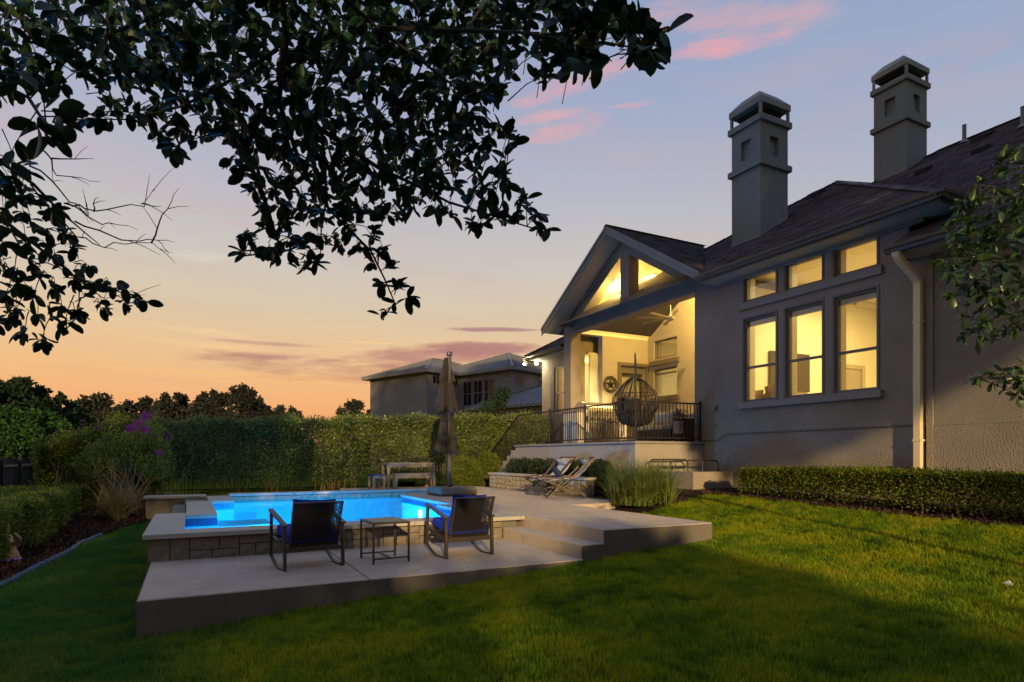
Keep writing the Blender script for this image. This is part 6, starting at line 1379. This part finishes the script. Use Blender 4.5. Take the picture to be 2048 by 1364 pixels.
# ================================================================== OVERHANGING OAK
OAK_SPRIGS = "120,370,262;146,206,274;58,371,329;73,310,252;-95,429,321;148,291,323;142,256,302;101,316,328;-31,402,325;84,363,262;129,185,237;18,336,308;-45,359,315;13,400,322;4,344,264;120,281,321;163,335,239;20,344,255;-104,464,367;78,362,244;-66,397,293;79,334,304;5,393,337;-70,402,322;31,327,296;99,339,232;52,360,294;130,213,272;61,347,243;35,380,343;61,322,288;-73,434,322;131,350,253;-7,381,279;109,304,257;56,373,238;74,358,282;144,352,263;138,301,324;140,266,247;110,293,275;-92,437,336;46,354,254;98,294,325;-37,410,356;92,296,248;-7,352,276;21,331,323;99,358,217;97,316,294;143,204,285;26,389,300;-22,348,285;97,332,316;37,360,306;49,373,320;180,339,247;149,282,305;-11,382,329;103,334,286;151,316,346;127,253,274;52,346,296;154,321,274;-87,424,315;58,408,233;45,388,281;132,306,256;66,386,228;132,209,263;132,320,293;54,326,258;153,267,322;-81,452,365;103,380,262;-12,371,263;74,357,344;-23,412,308;-23,352,311;152,322,305;-63,390,334;152,304,357;51,331,325;-51,428,343;141,208,270;-14,347,289;-40,354,284;-19,344,259;21,377,311;152,329,256;33,331,326;-18,375,337;2,382,348;35,386,285;148,249,289;-56,376,288;140,240,269;-32,381,302;22,344,324;9,369,348;75,294,275;151,310,323;18,400,334;144,203,262;-40,411,301;3,370,292;126,320,277;131,298,300;131,325,231;144,327,309;1,334,287;142,173,245;-37,382,315;109,373,277;-58,363,297;-58,371,314;-71,383,303;-55,323,248;151,303,245;-2,342,312;134,234,302;72,350,351;42,410,238;125,331,346;108,308,289;-77,380,274;138,181,260;49,362,245;80,367,310;88,363,238;-32,408,291;28,357,255;147,222,294;92,322,330;101,282,300;-15,411,313;106,318,254;81,396,233;94,348,286;-53,397,317;111,321,279;37,345,283;133,290,340;132,340,318;63,346,353;136,223,291;74,329,275;-8,361,337;191,348,262;123,377,248;-73,397,291;120,296,309;123,332,260;48,368,334;91,375,221;80,353,337;16,388,285;-39,380,276;116,316,315;135,303,276;-99,443,314;77,364,235;0,369,264;-36,413,348;62,361,340;72,373,266;64,351,281;95,361,228;-100,435,338;70,327,304;57,314,301;15,353,281;57,310,270;-100,438,301;13,360,330;40,316,315;36,437,239;44,358,233;131,308,329;157,312,240;9,394,280;120,300,253;-17,368,311;183,317,239;94,352,368;85,303,324;43,366,281;108,332,329;54,322,248;49,311,322;-78,381,323;47,336,264;136,320,273;137,262,313;132,197,252;84,331,322;36,419,262;82,314,278;110,327,312;-50,387,293;86,320,258;136,163,231;-47,427,367;137,175,248;43,374,213;26,329,281;99,334,295;73,309,326;144,219,259;-5,369,300;87,301,256;96,372,270;110,300,333;-73,361,275;41,425,255;104,348,369;-4,339,299;90,358,351;-54,418,361;146,337,244;71,400,249;79,379,279;-26,409,364;-59,408,330;-95,460,359;-16,403,294;32,363,285;-33,412,309;103,298,321;166,225,305;79,306,295;22,337,261;144,164,240;26,362,313;48,308,258;-10,358,326;130,326,319;88,368,254;43,390,253;61,330,328;165,366,244;131,267,253;150,197,259;121,326,232;41,411,274;135,307,316;91,396,237;-43,400,338;47,373,310;60,380,265;46,374,366;128,325,361;106,323,289;65,354,317;22,405,272;110,365,264;-49,372,294;146,313,238;-7,354,250;25,352,243;197,331,236;151,313,354;94,331,326;130,207,254;52,400,239;96,339,311;-82,433,361;132,204,271;-43,376,305;109,311,242;55,384,278;38,321,309;103,320,270;-9,399,325;-88,456,354;80,396,267;156,308,304;156,196,255;95,382,348;91,384,362;59,465,390;145,360,386;-30,463,370;1,447,361;118,413,405;40,452,388;15,494,325;171,296,318;-69,455,332;152,366,356;178,233,306;165,339,321;130,413,389;-121,554,422;-114,520,355;56,467,292;161,451,301;-1,484,402;182,272,336;119,452,257;41,443,274;141,423,383;-39,448,385;-31,472,353;-89,483,343;100,410,290;81,437,405;-3,444,300;-117,545,391;175,296,359;50,435,310;-80,451,314;102,457,275;41,452,364;72,424,302;97,457,248;-11,453,399;45,452,262;29,428,382;181,297,345;110,367,312;202,418,286;-14,466,362;162,409,314;13,417,355;26,459,325;141,378,378;127,368,291;-59,495,410;159,342,366;86,449,350;168,413,300;117,430,284;-106,482,319;73,472,254;-73,506,408;140,378,329;93,382,326;166,381,269;152,349,359;38,424,331;207,260,311;81,409,283;82,454,265;157,414,269;-11,438,317;2,455,331;185,337,360;84,448,333;12,486,376;60,408,306;201,233,300;-42,494,335;188,368,395;219,384,267;203,310,326;135,395,324;62,461,405;175,253,311;175,341,347;9,467,416;68,424,370;164,381,335;38,424,290;40,516,266;-29,502,416;168,351,289;161,336,376;133,427,326;194,429,272;-23,441,307;106,446,342;106,383,367;97,418,310;221,408,291;-56,508,372;177,264,308;-59,511,405;83,408,368;93,401,389;173,294,305;-16,436,329;-82,530,390;66,496,288;54,453,249;15,449,336;138,363,336;135,444,310;85,458,284;140,447,278;-92,503,381;-61,467,363;-47,436,320;120,447,273;56,418,345;72,395,332;122,367,375;-17,449,365;51,442,333;180,402,332;64,435,341;60,457,424;33,429,398;27,438,364;185,260,336;11,482,335;169,375,289;125,432,375;-42,516,412;120,367,329;185,342,391;33,503,312;146,375,314;144,395,293;-41,452,355;169,383,355;174,339,296;115,419,323;64,471,314;203,274,328;87,421,362;72,449,290;144,399,415;-36,439,322;-2,454,350;29,458,309;-102,526,407;14,439,383;180,384,380;186,261,301;48,460,412;186,373,283;-27,458,329;-85,500,398;-74,473,372;173,279,316;146,390,369;-15,458,386;93,415,277;27,440,349;-105,532,378;221,422,279;120,440,318;74,422,407;186,230,299;115,371,388;40,443,320;-106,527,352;-66,435,309;-17,456,303;168,320,320;102,380,391;141,448,296;85,401,398;-113,494,372;30,479,353;69,372,331;65,385,289;86,431,391;29,455,362;106,381,347;-10,454,337;165,298,346;108,383,307;52,411,286;145,351,324;146,377,370;150,328,345;125,390,329;23,421,298;129,347,337;102,459,287;77,403,387;-37,426,347;-2,439,318;120,425,306;133,349,292;-14,433,367;40,413,339;61,398,336;76,391,324;31,394,365;84,394,319;18,406,342;55,414,390;117,413,414;-22,416,349;93,383,382;23,426,372;42,403,286;66,384,360;-4,429,341;71,404,265;167,388,407;42,389,308;82,363,336;108,402,346;1,469,413;151,351,291;144,347,337;120,354,298;14,395,310;104,409,382;16,470,326;130,335,295;99,388,318;35,442,381;176,343,364;-34,456,353;-55,497,381;134,379,368;112,413,401;-52,493,405;62,390,302;67,431,372;97,382,288;-34,447,378;172,354,391;34,425,358;-41,454,339;1,450,376;153,415,306;-20,419,334;114,357,351;34,461,352;152,371,379;160,291,351;91,404,380;26,418,309;57,426,277;53,410,369;39,405,304;64,426,340;10,449,327;-27,417,321;111,419,278;145,389,399;49,443,376;49,434,394;154,366,311;150,336,324;128,385,277;120,372,346;50,395,296;-49,475,358;106,372,269;72,391,279;68,433,293;9,452,396;85,359,318;128,348,322;6,463,347;95,384,277;144,365,290;92,426,297;94,418,321;138,403,401;-8,410,365;73,376,292;162,364,358;-21,426,377;168,399,300;144,390,412;3,431,354;139,389,273;50,394,337;120,383,399;50,417,336;126,456,282;26,416,388;166,350,345;146,331,308;122,363,292;119,389,268;194,305,369;12,429,362;118,396,303;136,420,306;79,433,333;33,416,294;-8,443,362;41,398,379;129,388,342;159,323,337;81,400,270;-18,463,347;161,418,297;9,416,334;160,314,352;65,403,385;107,438,271;152,328,357;-46,474,384;136,376,326;88,429,419;174,291,349;18,410,372;116,395,384;102,350,303;60,441,336;83,462,277;89,405,299;153,378,404;110,392,366;72,470,282;108,360,325;83,392,340;157,351,390;91,434,264;146,346,350;-24,440,374;186,449,345;60,494,330;173,408,383;140,462,407;9,553,456;193,340,383;139,435,354;148,459,313;19,544,389;-15,519,390;70,460,350;115,450,381;33,528,408;-40,521,386;112,434,391;126,500,335;6,518,368;159,451,440;92,444,346;133,413,362;61,467,396;86,484,445;122,509,321;130,464,356;101,480,399;44,518,358;-54,533,430;96,533,315;182,454,325;188,404,373;7,553,433;20,497,348;77,499,353;-58,532,388;56,470,332;175,396,406;158,418,409;186,450,395;-4,504,414;-20,525,374;80,454,384;188,428,416;196,411,396;70,528,331;201,424,452;49,472,387;20,526,406;61,480,442;34,468,361;76,473,377;169,475,325;77,464,405;112,467,342;170,457,388;55,465,348;98,506,449;168,466,362;37,481,432;173,463,413;51,508,447;23,509,450;136,495,305;111,492,454;24,467,393;-3,503,383;182,369,387;62,459,370;116,449,437;106,520,335;-39,574,456;37,525,374;-3,484,420;-53,552,419;200,325,383;126,467,429;140,454,329;44,464,397;159,456,333;150,463,294;139,441,432;-19,526,444;44,481,323;-35,522,403;214,412,439;83,506,343;69,472,422;138,437,337;30,536,358;95,474,341;-21,539,424;182,419,439;94,473,375;98,485,417;148,481,437;40,509,411;118,429,357;131,451,303;-7,548,388;119,530,302;130,473,342;178,440,438;101,442,314;24,481,418;148,421,433;175,403,354;156,399,340;165,427,439;105,437,357;-34,569,398;197,368,392;98,481,456;103,437,402;115,463,360;59,494,427;-32,520,436;8,486,367;-25,544,411;159,456,424;82,504,327;74,512,310;-8,524,410;159,446,365;139,457,456;81,446,337;56,525,395;218,394,442;105,507,314;172,404,336;161,447,297;154,453,406;168,421,401;39,525,444;-17,549,445;78,500,463;128,454,436;10,497,437;167,440,334;-48,506,366;-65,585,447;7,483,338;99,513,345;-77,543,410;226,336,393;44,580,286;-40,562,418;-51,575,370;88,495,314;166,440,402;165,444,377;-100,614,458;-114,600,446;132,538,276;-124,618,403;194,477,318;-55,539,374;66,517,422;226,410,446;179,514,318;10,500,334;243,394,442;158,446,440;249,431,281;235,498,321;-25,546,444;100,460,354;70,560,297;93,541,296;139,472,371;44,521,459;201,396,404;-78,574,399;118,503,446;24,562,417;52,552,364;116,464,349;208,451,375;213,457,341;143,457,450;-51,586,470;211,460,417;229,306,378;-141,618,408;-21,557,414;130,440,408;50,528,298;-99,610,426;161,468,370;-28,576,442;92,528,469;179,422,428;35,545,392;28,525,342;-19,554,365;246,292,339;56,516,383;92,475,384;84,490,343;105,500,312;127,481,306;141,519,352;13,567,470;265,330,389;-79,578,456;84,483,370;-92,524,347;-58,569,422;168,500,344;141,444,371;73,516,326;-15,596,354;158,430,412;245,354,373;3,531,393;41,558,341;166,436,348;133,488,395;214,361,387;45,548,456;232,431,298;10,522,415;109,447,425;-37,571,394;-136,611,462;125,475,416;153,473,417;79,561,281;-6,553,428;127,568,304;176,464,325;99,464,328;177,429,322;69,566,330;-6,507,437;-149,648,444;81,487,399;131,486,472;-15,564,394;211,421,452;216,491,297;70,480,445;22,511,450;209,465,483;112,479,399;212,331,356;43,543,433;165,536,310;96,527,449;-138,611,380;102,534,274;-43,581,453;198,508,312;-105,587,424;222,399,394;143,485,322;215,308,359;210,403,334;100,497,464;67,489,433;30,488,342;206,463,436;205,463,362;16,567,393;75,541,370;-33,530,346;194,392,356;183,428,374;162,447,337;-62,569,443;-1,558,379;238,474,298;200,401,389;26,503,412;154,495,366;197,442,314;80,524,307;226,296,344;59,538,263;52,518,403;-124,608,415;-110,624,481;61,519,337;136,539,310;-10,547,441;66,470,352;169,438,453;-129,572,422;226,386,372;220,445,319;71,488,383;-117,576,364;-76,502,344;224,348,387;202,428,438;227,349,354;-6,508,333;122,513,336;-98,549,375;-66,591,475;29,556,466;-32,527,443;-126,606,433;139,491,262;172,414,381;102,503,421;40,399,218;66,385,211;55,401,221;28,404,217;58,392,208;51,410,229;48,404,218;63,395,221;34,416,229;108,369,211;113,367,199;106,383,184;112,374,190;104,372,201;102,383,216;119,360,192;-42,239,198;-42,261,204;-38,251,207;-99,499,203;-94,496,173;-87,495,185;-80,449,245;-96,452,216;-83,445,259;-112,501,248;-104,488,259;-69,466,212;-88,501,213;-109,489,235;-77,480,201;-91,455,203;-34,448,188;-48,464,191;-57,474,216;-62,491,200;-59,449,179;-93,472,251;-95,451,185;-74,493,192;-38,437,194;-115,524,184;-75,456,230;-79,482,226;-66,444,171;-84,458,222;-24,438,189;-68,423,232;-47,440,196;-99,455,203;-64,474,206;-65,472,226;-76,365,233;-99,521,257;-81,447,187;-80,462,163;-91,448,174;-94,433,249;-66,451,230;-93,501,222;-96,471,231;-102,457,271;-103,463,195;-90,448,252;-106,511,254;-90,572,247;-106,563,217;-96,594,203;-101,561,234;-69,512,191;-95,480,272;-75,515,246;-129,588,196;-111,526,226;-97,531,256;-52,550,221;-124,571,291;-71,561,232;-89,570,220;-119,537,296;-125,561,214;-128,596,265;-105,541,180;-34,528,210;-94,496,260;-80,502,255;-61,573,208;-116,549,268;-109,581,254;-104,524,194;-92,544,176;-39,348,253;-33,352,257"
OAK_BRANCHES = [[(-96, 411, 256), (-73, 399, 235), (-59, 403, 224), (-44, 406, 211)], [(-96, 411, 227), (-76, 412, 210), (-54, 411, 192), (-23, 406, 182)], [(-99, 424, 301), (-69, 374, 268), (-52, 320, 232), (-52, 309, 228)], [(39, 318, 331), (46, 348, 317), (45, 371, 296), (58, 387, 269), (76, 389, 246), (98, 377, 222), (112, 370, 188)], [(44, 360, 310), (67, 371, 285), (101, 365, 266), (142, 355, 252), (199, 336, 236)], [(52, 311, 331), (87, 315, 315), (123, 308, 293), (151, 293, 264)], [(87, 315, 315), (123, 274, 302), (140, 220, 270), (158, 188, 252)], [(44, 360, 318), (12, 377, 296), (-20, 394, 282), (-44, 406, 280)], [(12, 377, 296), (31, 390, 264), (42, 395, 242), (49, 403, 222), (29, 414, 218)], [(28, 346, 346), (-19, 382, 330), (-62, 404, 306), (-80, 403, 287)], [(58, 387, 269), (30, 379, 280), (0, 395, 274)], [(67, 371, 285), (74, 390, 252), (71, 392, 215)]]
OAK_DEAD = [[(-73, 399, 235), (-53, 388, 209), (-40, 382, 204), (-18, 370, 205), (-8, 365, 200)], [(-57, 391, 226), (-44, 384, 222), (-22, 372, 225), (-16, 369, 233)], [(-22, 372, 225), (-13, 367, 224)], [(-18, 370, 205), (-12, 367, 220), (-5, 364, 234)], [(-64, 394, 248), (-44, 384, 249)], [(-57, 391, 226), (-41, 382, 216), (-24, 373, 212)], [(-69, 397, 256), (-60, 392, 240), (-41, 382, 237)], [(-90, 419, 221), (-69, 408, 200), (-41, 394, 180), (-21, 383, 181)], [(-44, 384, 222), (-42, 383, 229)], [(-53, 388, 217), (-32, 378, 207), (-14, 368, 206), (-11, 366, 201)], [(-73, 399, 246), (-55, 389, 227), (-47, 385, 220), (-48, 386, 225)]]
MYRTLE_SPRIGS = "563,234,259;458,233,246;526,249,290;592,264,208;483,217,228;531,256,193;535,269,244;492,216,286;526,234,207;505,231,247;495,211,260;558,278,288;550,270,258;537,229,228;589,259,304;532,276,281;593,262,279;609,253,218;499,219,302;560,258,287;604,251,261;531,221,309;528,245,212;495,209,208;579,258,194;550,227,273;503,229,256;529,250,300;509,214,229;457,235,218;501,225,260;476,224,233;552,233,301;469,236,233;512,246,276;563,244,193;554,237,214;462,224,218;521,250,226;575,248,256;511,225,229;528,253,219;550,265,249;469,218,184;552,246,224;546,276,264;470,225,253;478,232,244;590,258,239;481,251,232;532,265,224;518,258,211;607,259,334;559,252,290;598,260,314;509,221,258;522,250,181;510,229,283;507,233,180;499,249,276;484,223,270;548,228,226;514,212,254;547,234,203;553,254,232;608,249,325;496,207,270;477,238,219;476,235,178;537,247,237;500,214,242;573,274,216;585,260,265;542,248,206;569,279,282;609,254,204;579,272,280;553,261,264;510,210,267;501,207,203;529,262,203;451,231,204;568,241,270;497,204,275;554,235,326;515,231,303;519,213,310;459,238,242;547,234,286;555,262,241;521,243,218;542,243,232;577,253,289;503,207,221;483,213,211;573,245,281;550,228,265;486,243,231;518,248,243;521,239,263;528,257,189;577,259,305;569,243,196;492,251,253;578,260,253;548,236,286;516,240,246;564,271,209;584,261,196;465,226,255;588,263,329;516,223,199;547,246,283;474,233,243;572,258,208;482,231,220;573,241,321;518,238,218;498,213,302;500,205,214;477,245,262;560,234,296;494,211,282;505,254,278;489,219,201;613,253,221;556,260,186;459,225,198;527,229,237;582,240,288;544,234,262;508,231,224;591,252,225;595,264,344;546,286,254;560,265,222;531,237,250;478,222,185;469,220,267;528,259,225;613,252,266;524,265,220;503,215,240;520,247,258;499,208,226;540,222,196;546,256,284;551,226,321;484,230,282;526,216,292;524,265,253;560,238,233;486,242,196;464,239,220;491,218,254;541,249,158;594,249,163;503,238,151;547,251,151;561,244,161;581,260,163;550,237,151;512,212,148;550,246,152;556,228,164;552,268,157;547,231,152;503,214,157;508,223,150;514,211,140;583,240,138;518,220,136;611,256,146;568,246,142"
MYRTLE_BRANCHES = [[(644, 206, 232), (580, 228, 236), (534, 240, 241), (487, 254, 239)], [(657, 210, 211), (592, 233, 208), (531, 242, 196), (500, 247, 185)], [(640, 219, 258), (576, 230, 278), (538, 239, 293), (503, 245, 292)], [(622, 229, 266), (557, 228, 300), (529, 232, 321)], [(657, 210, 211), (599, 229, 162), (528, 244, 153), (500, 247, 150)], [(640, 219, 234), (585, 237, 228), (539, 249, 229), (501, 258, 230)]]

CROWN_SHADE = [(-3.2, -1.7, 3.4, 1.3, 1, 1.0), (-1.3, -1.7, 3.6, 1.3, 1, 1.0), (0.2, -1.7, 3.5, 1.0, 0.9, 0.9), (-4.5, -0.6, 3.2, 1.2, 1, 1.1)]
SHADE = [('broad shade tree out of frame at the left behind the camera', (-14, -22, 8), [(-12.5, -22, 4, 3.5, 1.5, 5, 4200), (-18, -22, 4, 3.5, 1.5, 5, 3000), (-13, -22, 11, 3.5, 2, 4, 3600), (-18, -22, 11, 3.5, 2, 4, 3000)]), ('low spreading shrub-like tree out of frame right behind the camera', (-3, -22, 4), [(-8.4, -22, 4, 2.4, 1.4, 4.0, 4600), (-5.4, -22, 3.4, 2.2, 1.4, 3.4, 4600), (-2.6, -22, 2.6, 2.0, 1.4, 3.1, 4200), (-4.0, -22, 5.6, 1.1, 1.2, 1.35, 2600), (-10.2, -22, 4.6, 2.0, 1.4, 3.8, 4400), (0.2, -22, 2.4, 2.4, 1.4, 2.9, 3800), (3, -22, 1.8, 2.4, 1.4, 2.8, 3000)]), ('slim tree added out of frame behind the camera to shade the window wall', (1.1, -22, 9), [(0.55, -22, 10.1, 0.7, 1, 1.8, 2200), (1.6, -22, 10.2, 0.75, 1, 1.7, 2000), (1.2, -22, 12.0, 1.0, 1, 1.6, 2200)]), ('very tall tree added out of frame to keep sun off the roofs and the neighbouring house', (6, -23, 14), [(-4, -23, 18.5, 3.4, 2, 3.2, 4200), (-1, -23, 19.5, 3, 2, 3, 3600), (0, -23, 15.8, 2.8, 2, 3.0, 3600), (3.6, -23, 15.2, 3.0, 2, 3.4, 4400), (7.5, -23, 16.0, 3.0, 2, 4.0, 4400), (10, -23, 18, 2.6, 2, 3.4, 3600), (8, -23, 18.6, 2.4, 2, 2.8, 3600), (-8, -23, 19.5, 3, 2, 3.4, 3800), (2.6, -23, 18.5, 2.4, 2, 1.8, 2000)])]

def dec(s): return np.array([[float(c)/100 for c in p.split(',')] for p in s.split(';')])
def leaf_mesh(w=.42):
    """a lance-shaped leaf one unit long, folded along its rib and curling at the tip"""
    xs = [0,.08,.25,.5,.75,.92,1.0]; ws = [.015,.06,.165,.215,.19,.10,.0]; V = []; F = []
    for x, h_ in zip(xs, ws):
        c = -.10*x*x; h_ = h_*w/.42; V += [(x, -h_, c+.35*h_), (x, 0, c), (x, h_, c+.35*h_)]
    for i in range(len(xs)-1):
        a = i*3; F += [(a,a+1,a+4,a+3),(a+1,a+2,a+5,a+4)]
    return np.array(V), np.array(F)
def frames(D):
    """rotation matrices whose x axis is D and whose z axis leans up"""
    D = unit(D); up = np.tile([0,0,1.], (len(D),1)) + rng.normal(size=D.shape)*.55; Yv = unit(np.cross(up, D)); Zv = np.cross(D, Yv); return np.stack([D,Yv,Zv], 2)
def leafy_tree(root, sprigs, branches, size, nleaf, m, spread, droop, single=300, twig_r=.0035, start=None, lw=.42, jitter=.2):
    base = []; 
    for bpts in branches:
        for a_, c_ in zip(bpts[:-1], bpts[1:]):
            for t_ in np.linspace(0,1,6): base.append(np.array(a_)/100*(1-t_)+np.array(c_)/100*t_)
    base = np.array(base); Ps = []; Ds = []; Ss = []; q = MB()
    for s in sprigs:
        j = np.argmin(((base-s)**2).sum(1)); b_ = base[j]; v = s-b_; L = np.linalg.norm(v)
        if L < 1e-3: v = np.array([0,0,-.1]); L = .1
        if L > .28: b_ = s-v/L*.28
        mid = (b_+s)/2+np.array([0,0,.04*L]); q.tube([tuple(b_),tuple(mid),tuple(s)], [twig_r,twig_r*.8,twig_r*.5], 4, False)
        dv = v/L; n = random.choice(nleaf)
        for k in range(n):
            t_ = 1-.55*(k/n)*min(1, .25/max(L,.05)); p = b_*(1-t_)+s*t_ + rng.normal(size=3)*.006
            d = dv*random.uniform(.2,.9)+rng.normal(size=3)*spread+np.array([0,0,-droop]); Ps.append(p); Ds.append(d); Ss.append(size*random.uniform(.62,1.18)*(1 if k else 1.1))
    q.build('twig', 'twig', root, kind='stuff')
    for bpts in branches:
        pts = [tuple(np.array(p)/100) for p in bpts]; q = MB(); r0_ = .020 if len(bpts) > 4 else .012
        # fill in small bends
        fine_ = []
        for a_, c_ in zip(pts[:-1], pts[1:]):
            for t_ in (0,.5): fine_.append(Vector(a_).lerp(Vector(c_), t_)+Vector((random.uniform(-1,1),random.uniform(-1,1),random.uniform(-1,1)))*.012)
        fine_.append(Vector(pts[-1])); q.tube(fine_, [r0_*(1-.8*i/(len(fine_)-1)) for i in range(len(fine_))], 6); q.build('branch', 'twig', root)
    Ps = np.array(Ps); Ds = np.array(Ds); Ss = np.array(Ss); Rm = frames(Ds); LV, LF = leaf_mesh(lw); LV2 = LV*1
    appar = Ss/(.4617*Ps[:,0]+.887*Ps[:,1]); order = np.argsort(-appar); pick = order[:single]; rest = order[single:]
    lm = [];
    for c_ in range(3):
        V3 = LV.copy(); V3[:,1] *= (.9,1.0,1.12)[c_]; V3[:,2] += (.02,-.03,.05)[c_]*np.sin(V3[:,0]*3.1); me = np_mesh('leaf', V3, LF); me.materials.append(MT[m]); me.polygons.foreach_set('use_smooth', [True]*len(me.polygons)); lm.append(me)
    L0 = Vector(root.location)
    for i in pick:
        o = link('leaf', random.choice(lm), None, root, True); Mx = Matrix([list(Rm[i][r_])+[0] for r_ in range(3)]+[[0,0,0,1]]); o.matrix_basis = Matrix.Translation(Vector(Ps[i])) @ Mx @ Matrix.Scale(float(Ss[i]), 4)
    if len(rest):
        VV = np.einsum('nij,kj->nki', Rm[rest], LV)*Ss[rest][:,None,None]+Ps[rest][:,None,:]; nv = len(LV)
        FF = (LF[None]+(np.arange(len(rest))*nv)[:,None,None]).reshape(-1,4); link('foliage', np_mesh('foliage', VV.reshape(-1,3), FF), m, root, True, smooth=True, kind='stuff')
oak = thing('overhanging_tree', 'dark leafy branches of a large tree hanging down over the lawn from the top left', 'tree', (-3.4,-1.6,-.7))
SP = dec(OAK_SPRIGS)
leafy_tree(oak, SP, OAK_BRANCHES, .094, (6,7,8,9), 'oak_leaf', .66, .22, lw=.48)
for bpts in OAK_DEAD:
    pp = [Vector(np.array(p)/100) for p in bpts]; fp = []
    for a_, c_ in zip(pp[:-1], pp[1:]):
        for t_ in (0,.25,.5,.75): fp.append(a_.lerp(c_, t_)+Vector((random.gauss(0,1),random.gauss(0,1),random.gauss(0,1)))*.006)
    fp.append(pp[-1]); q = MB(); q.tube(fp, [.0048*(1-.8*i/(len(fp)-1)) for i in range(len(fp))], 5)
    for i in range(2, len(fp)-1, 3):
        d_ = (fp[i+1]-fp[i]).normalized(); s_ = Vector((random.gauss(0,.4),random.gauss(0,.3),random.choice((-.6,.7)))); e_ = fp[i]+(d_+s_)*random.uniform(.04,.11); q.tube([fp[i], fp[i].lerp(e_,.5)+Vector((0,0,.006)), e_], [.002,.0016,.0008], 4)
    q.build('dead_twig', 'twig', oak)
# trunk and the limbs that carry those branches, out of frame to the left and overhead
q = MB(); q.tube([(-3.4,-1.6,-.8),(-3.35,-1.55,.6),(-3.2,-1.4,2.2),(-3.0,-1.1,3.6)], [.34,.27,.24,.20], 12); q.build('trunk', 'bark', oak)
top = Vector((-3.0,-1.1,3.5))
for bpts in OAK_BRANCHES:
    if bpts in (OAK_BRANCHES[4],OAK_BRANCHES[6],OAK_BRANCHES[7],OAK_BRANCHES[8],OAK_BRANCHES[10],OAK_BRANCHES[11]): continue
    p = Vector(bpts[0])/100; q = MB(); mid = (top+p)/2+Vector((-.1,-.2,.45)); q.tube([top, top.lerp(mid,.5)+Vector((0,0,.1)), mid, mid.lerp(p,.55), p], [.09,.07,.05,.032,.02], 8); q.build('limb', 'bark', oak)
# the rest of its crown, unseen behind the camera, placed to block sun from the hanging leaves
P = []
for (x,y,z_,rx,ry,rz_) in CROWN_SHADE: 
    p_, o_ = ball(3200 if z_ < 4 else 1200, (x,y,z_), (rx,ry,rz_), .5); P.append(p_)
leafcloud('crown', np.concatenate(P), .20, 'oak_leaf', oak, .5)
my = thing('myrtle_tree', 'leafy crepe myrtle branches reaching in from the right in front of the house', 'tree', (6.9,1.5,-.3))
leafy_tree(my, dec(MYRTLE_SPRIGS), MYRTLE_BRANCHES, .078, (5,6,7), 'myrtle_leaf', .55, .28, single=200, twig_r=.003, lw=.46)
q = MB(); tp = Vector((6.7,1.4,1.2)); q.tube([(6.9,1.3,-.4),(6.8,1.35,.5),tuple(tp)], [.06,.05,.045], 8); q.build('trunk', 'bark', my)
for bpts in MYRTLE_BRANCHES:
    p = Vector(bpts[0])/100; q = MB(); q.tube([tp, (tp+p)/2+Vector((0,0,.15)), p], [.04,.03,.02], 6); q.build('limb', 'bark', my)
# a seed cluster branch, grey and dry
# trees behind the camera shading near lawn and patio; slim and tall ones added to block sun
for lb, (tx,ty,th), blobs in SHADE:
    t = thing('shade_tree', lb, 'tree', (tx,ty,-.6)); P = []
    for (x,y,z_,rx,ry,rz_,n_) in blobs:
        p_, o_ = ball(n_, (x,y,z_), (rx,ry,rz_), .5); P.append(p_)
    leafcloud('crown', np.concatenate(P), .40, 'oak_leaf', t, .62)
    q = MB(); q.tube([(tx,ty,-.8),(tx,ty,th)], [.22,.1], 8); q.build('trunk', 'bark', t)
# a few fallen leaves on the patio and the grass
P = np.array([(random.uniform(.2,6.4), random.choice((random.uniform(6.6,8.6), random.uniform(6.7,14))), 0) for _ in range(70)])
P[:,2] = np.where((P[:,0] < 4.36) & (P[:,1] < 8.72), -.335, np.where(P[:,0] > 4.73, .004, -9)); P = P[P[:,2] > -5]
V, F = leaf_arrays(P, .045, .4, 0, None, .9); V[:,2] = np.repeat(P[:,2], 4)+np.abs(V[:,2]-np.repeat(P[:,2], 4))*.25+.003
MT['dry_leaf'] = mat('dry_leaf', (.10,.07,.035), .9, .3, 20, island=.5); link('fallen_leaves', np_mesh('fallen_leaves', V, F), 'dry_leaf', kind='stuff')
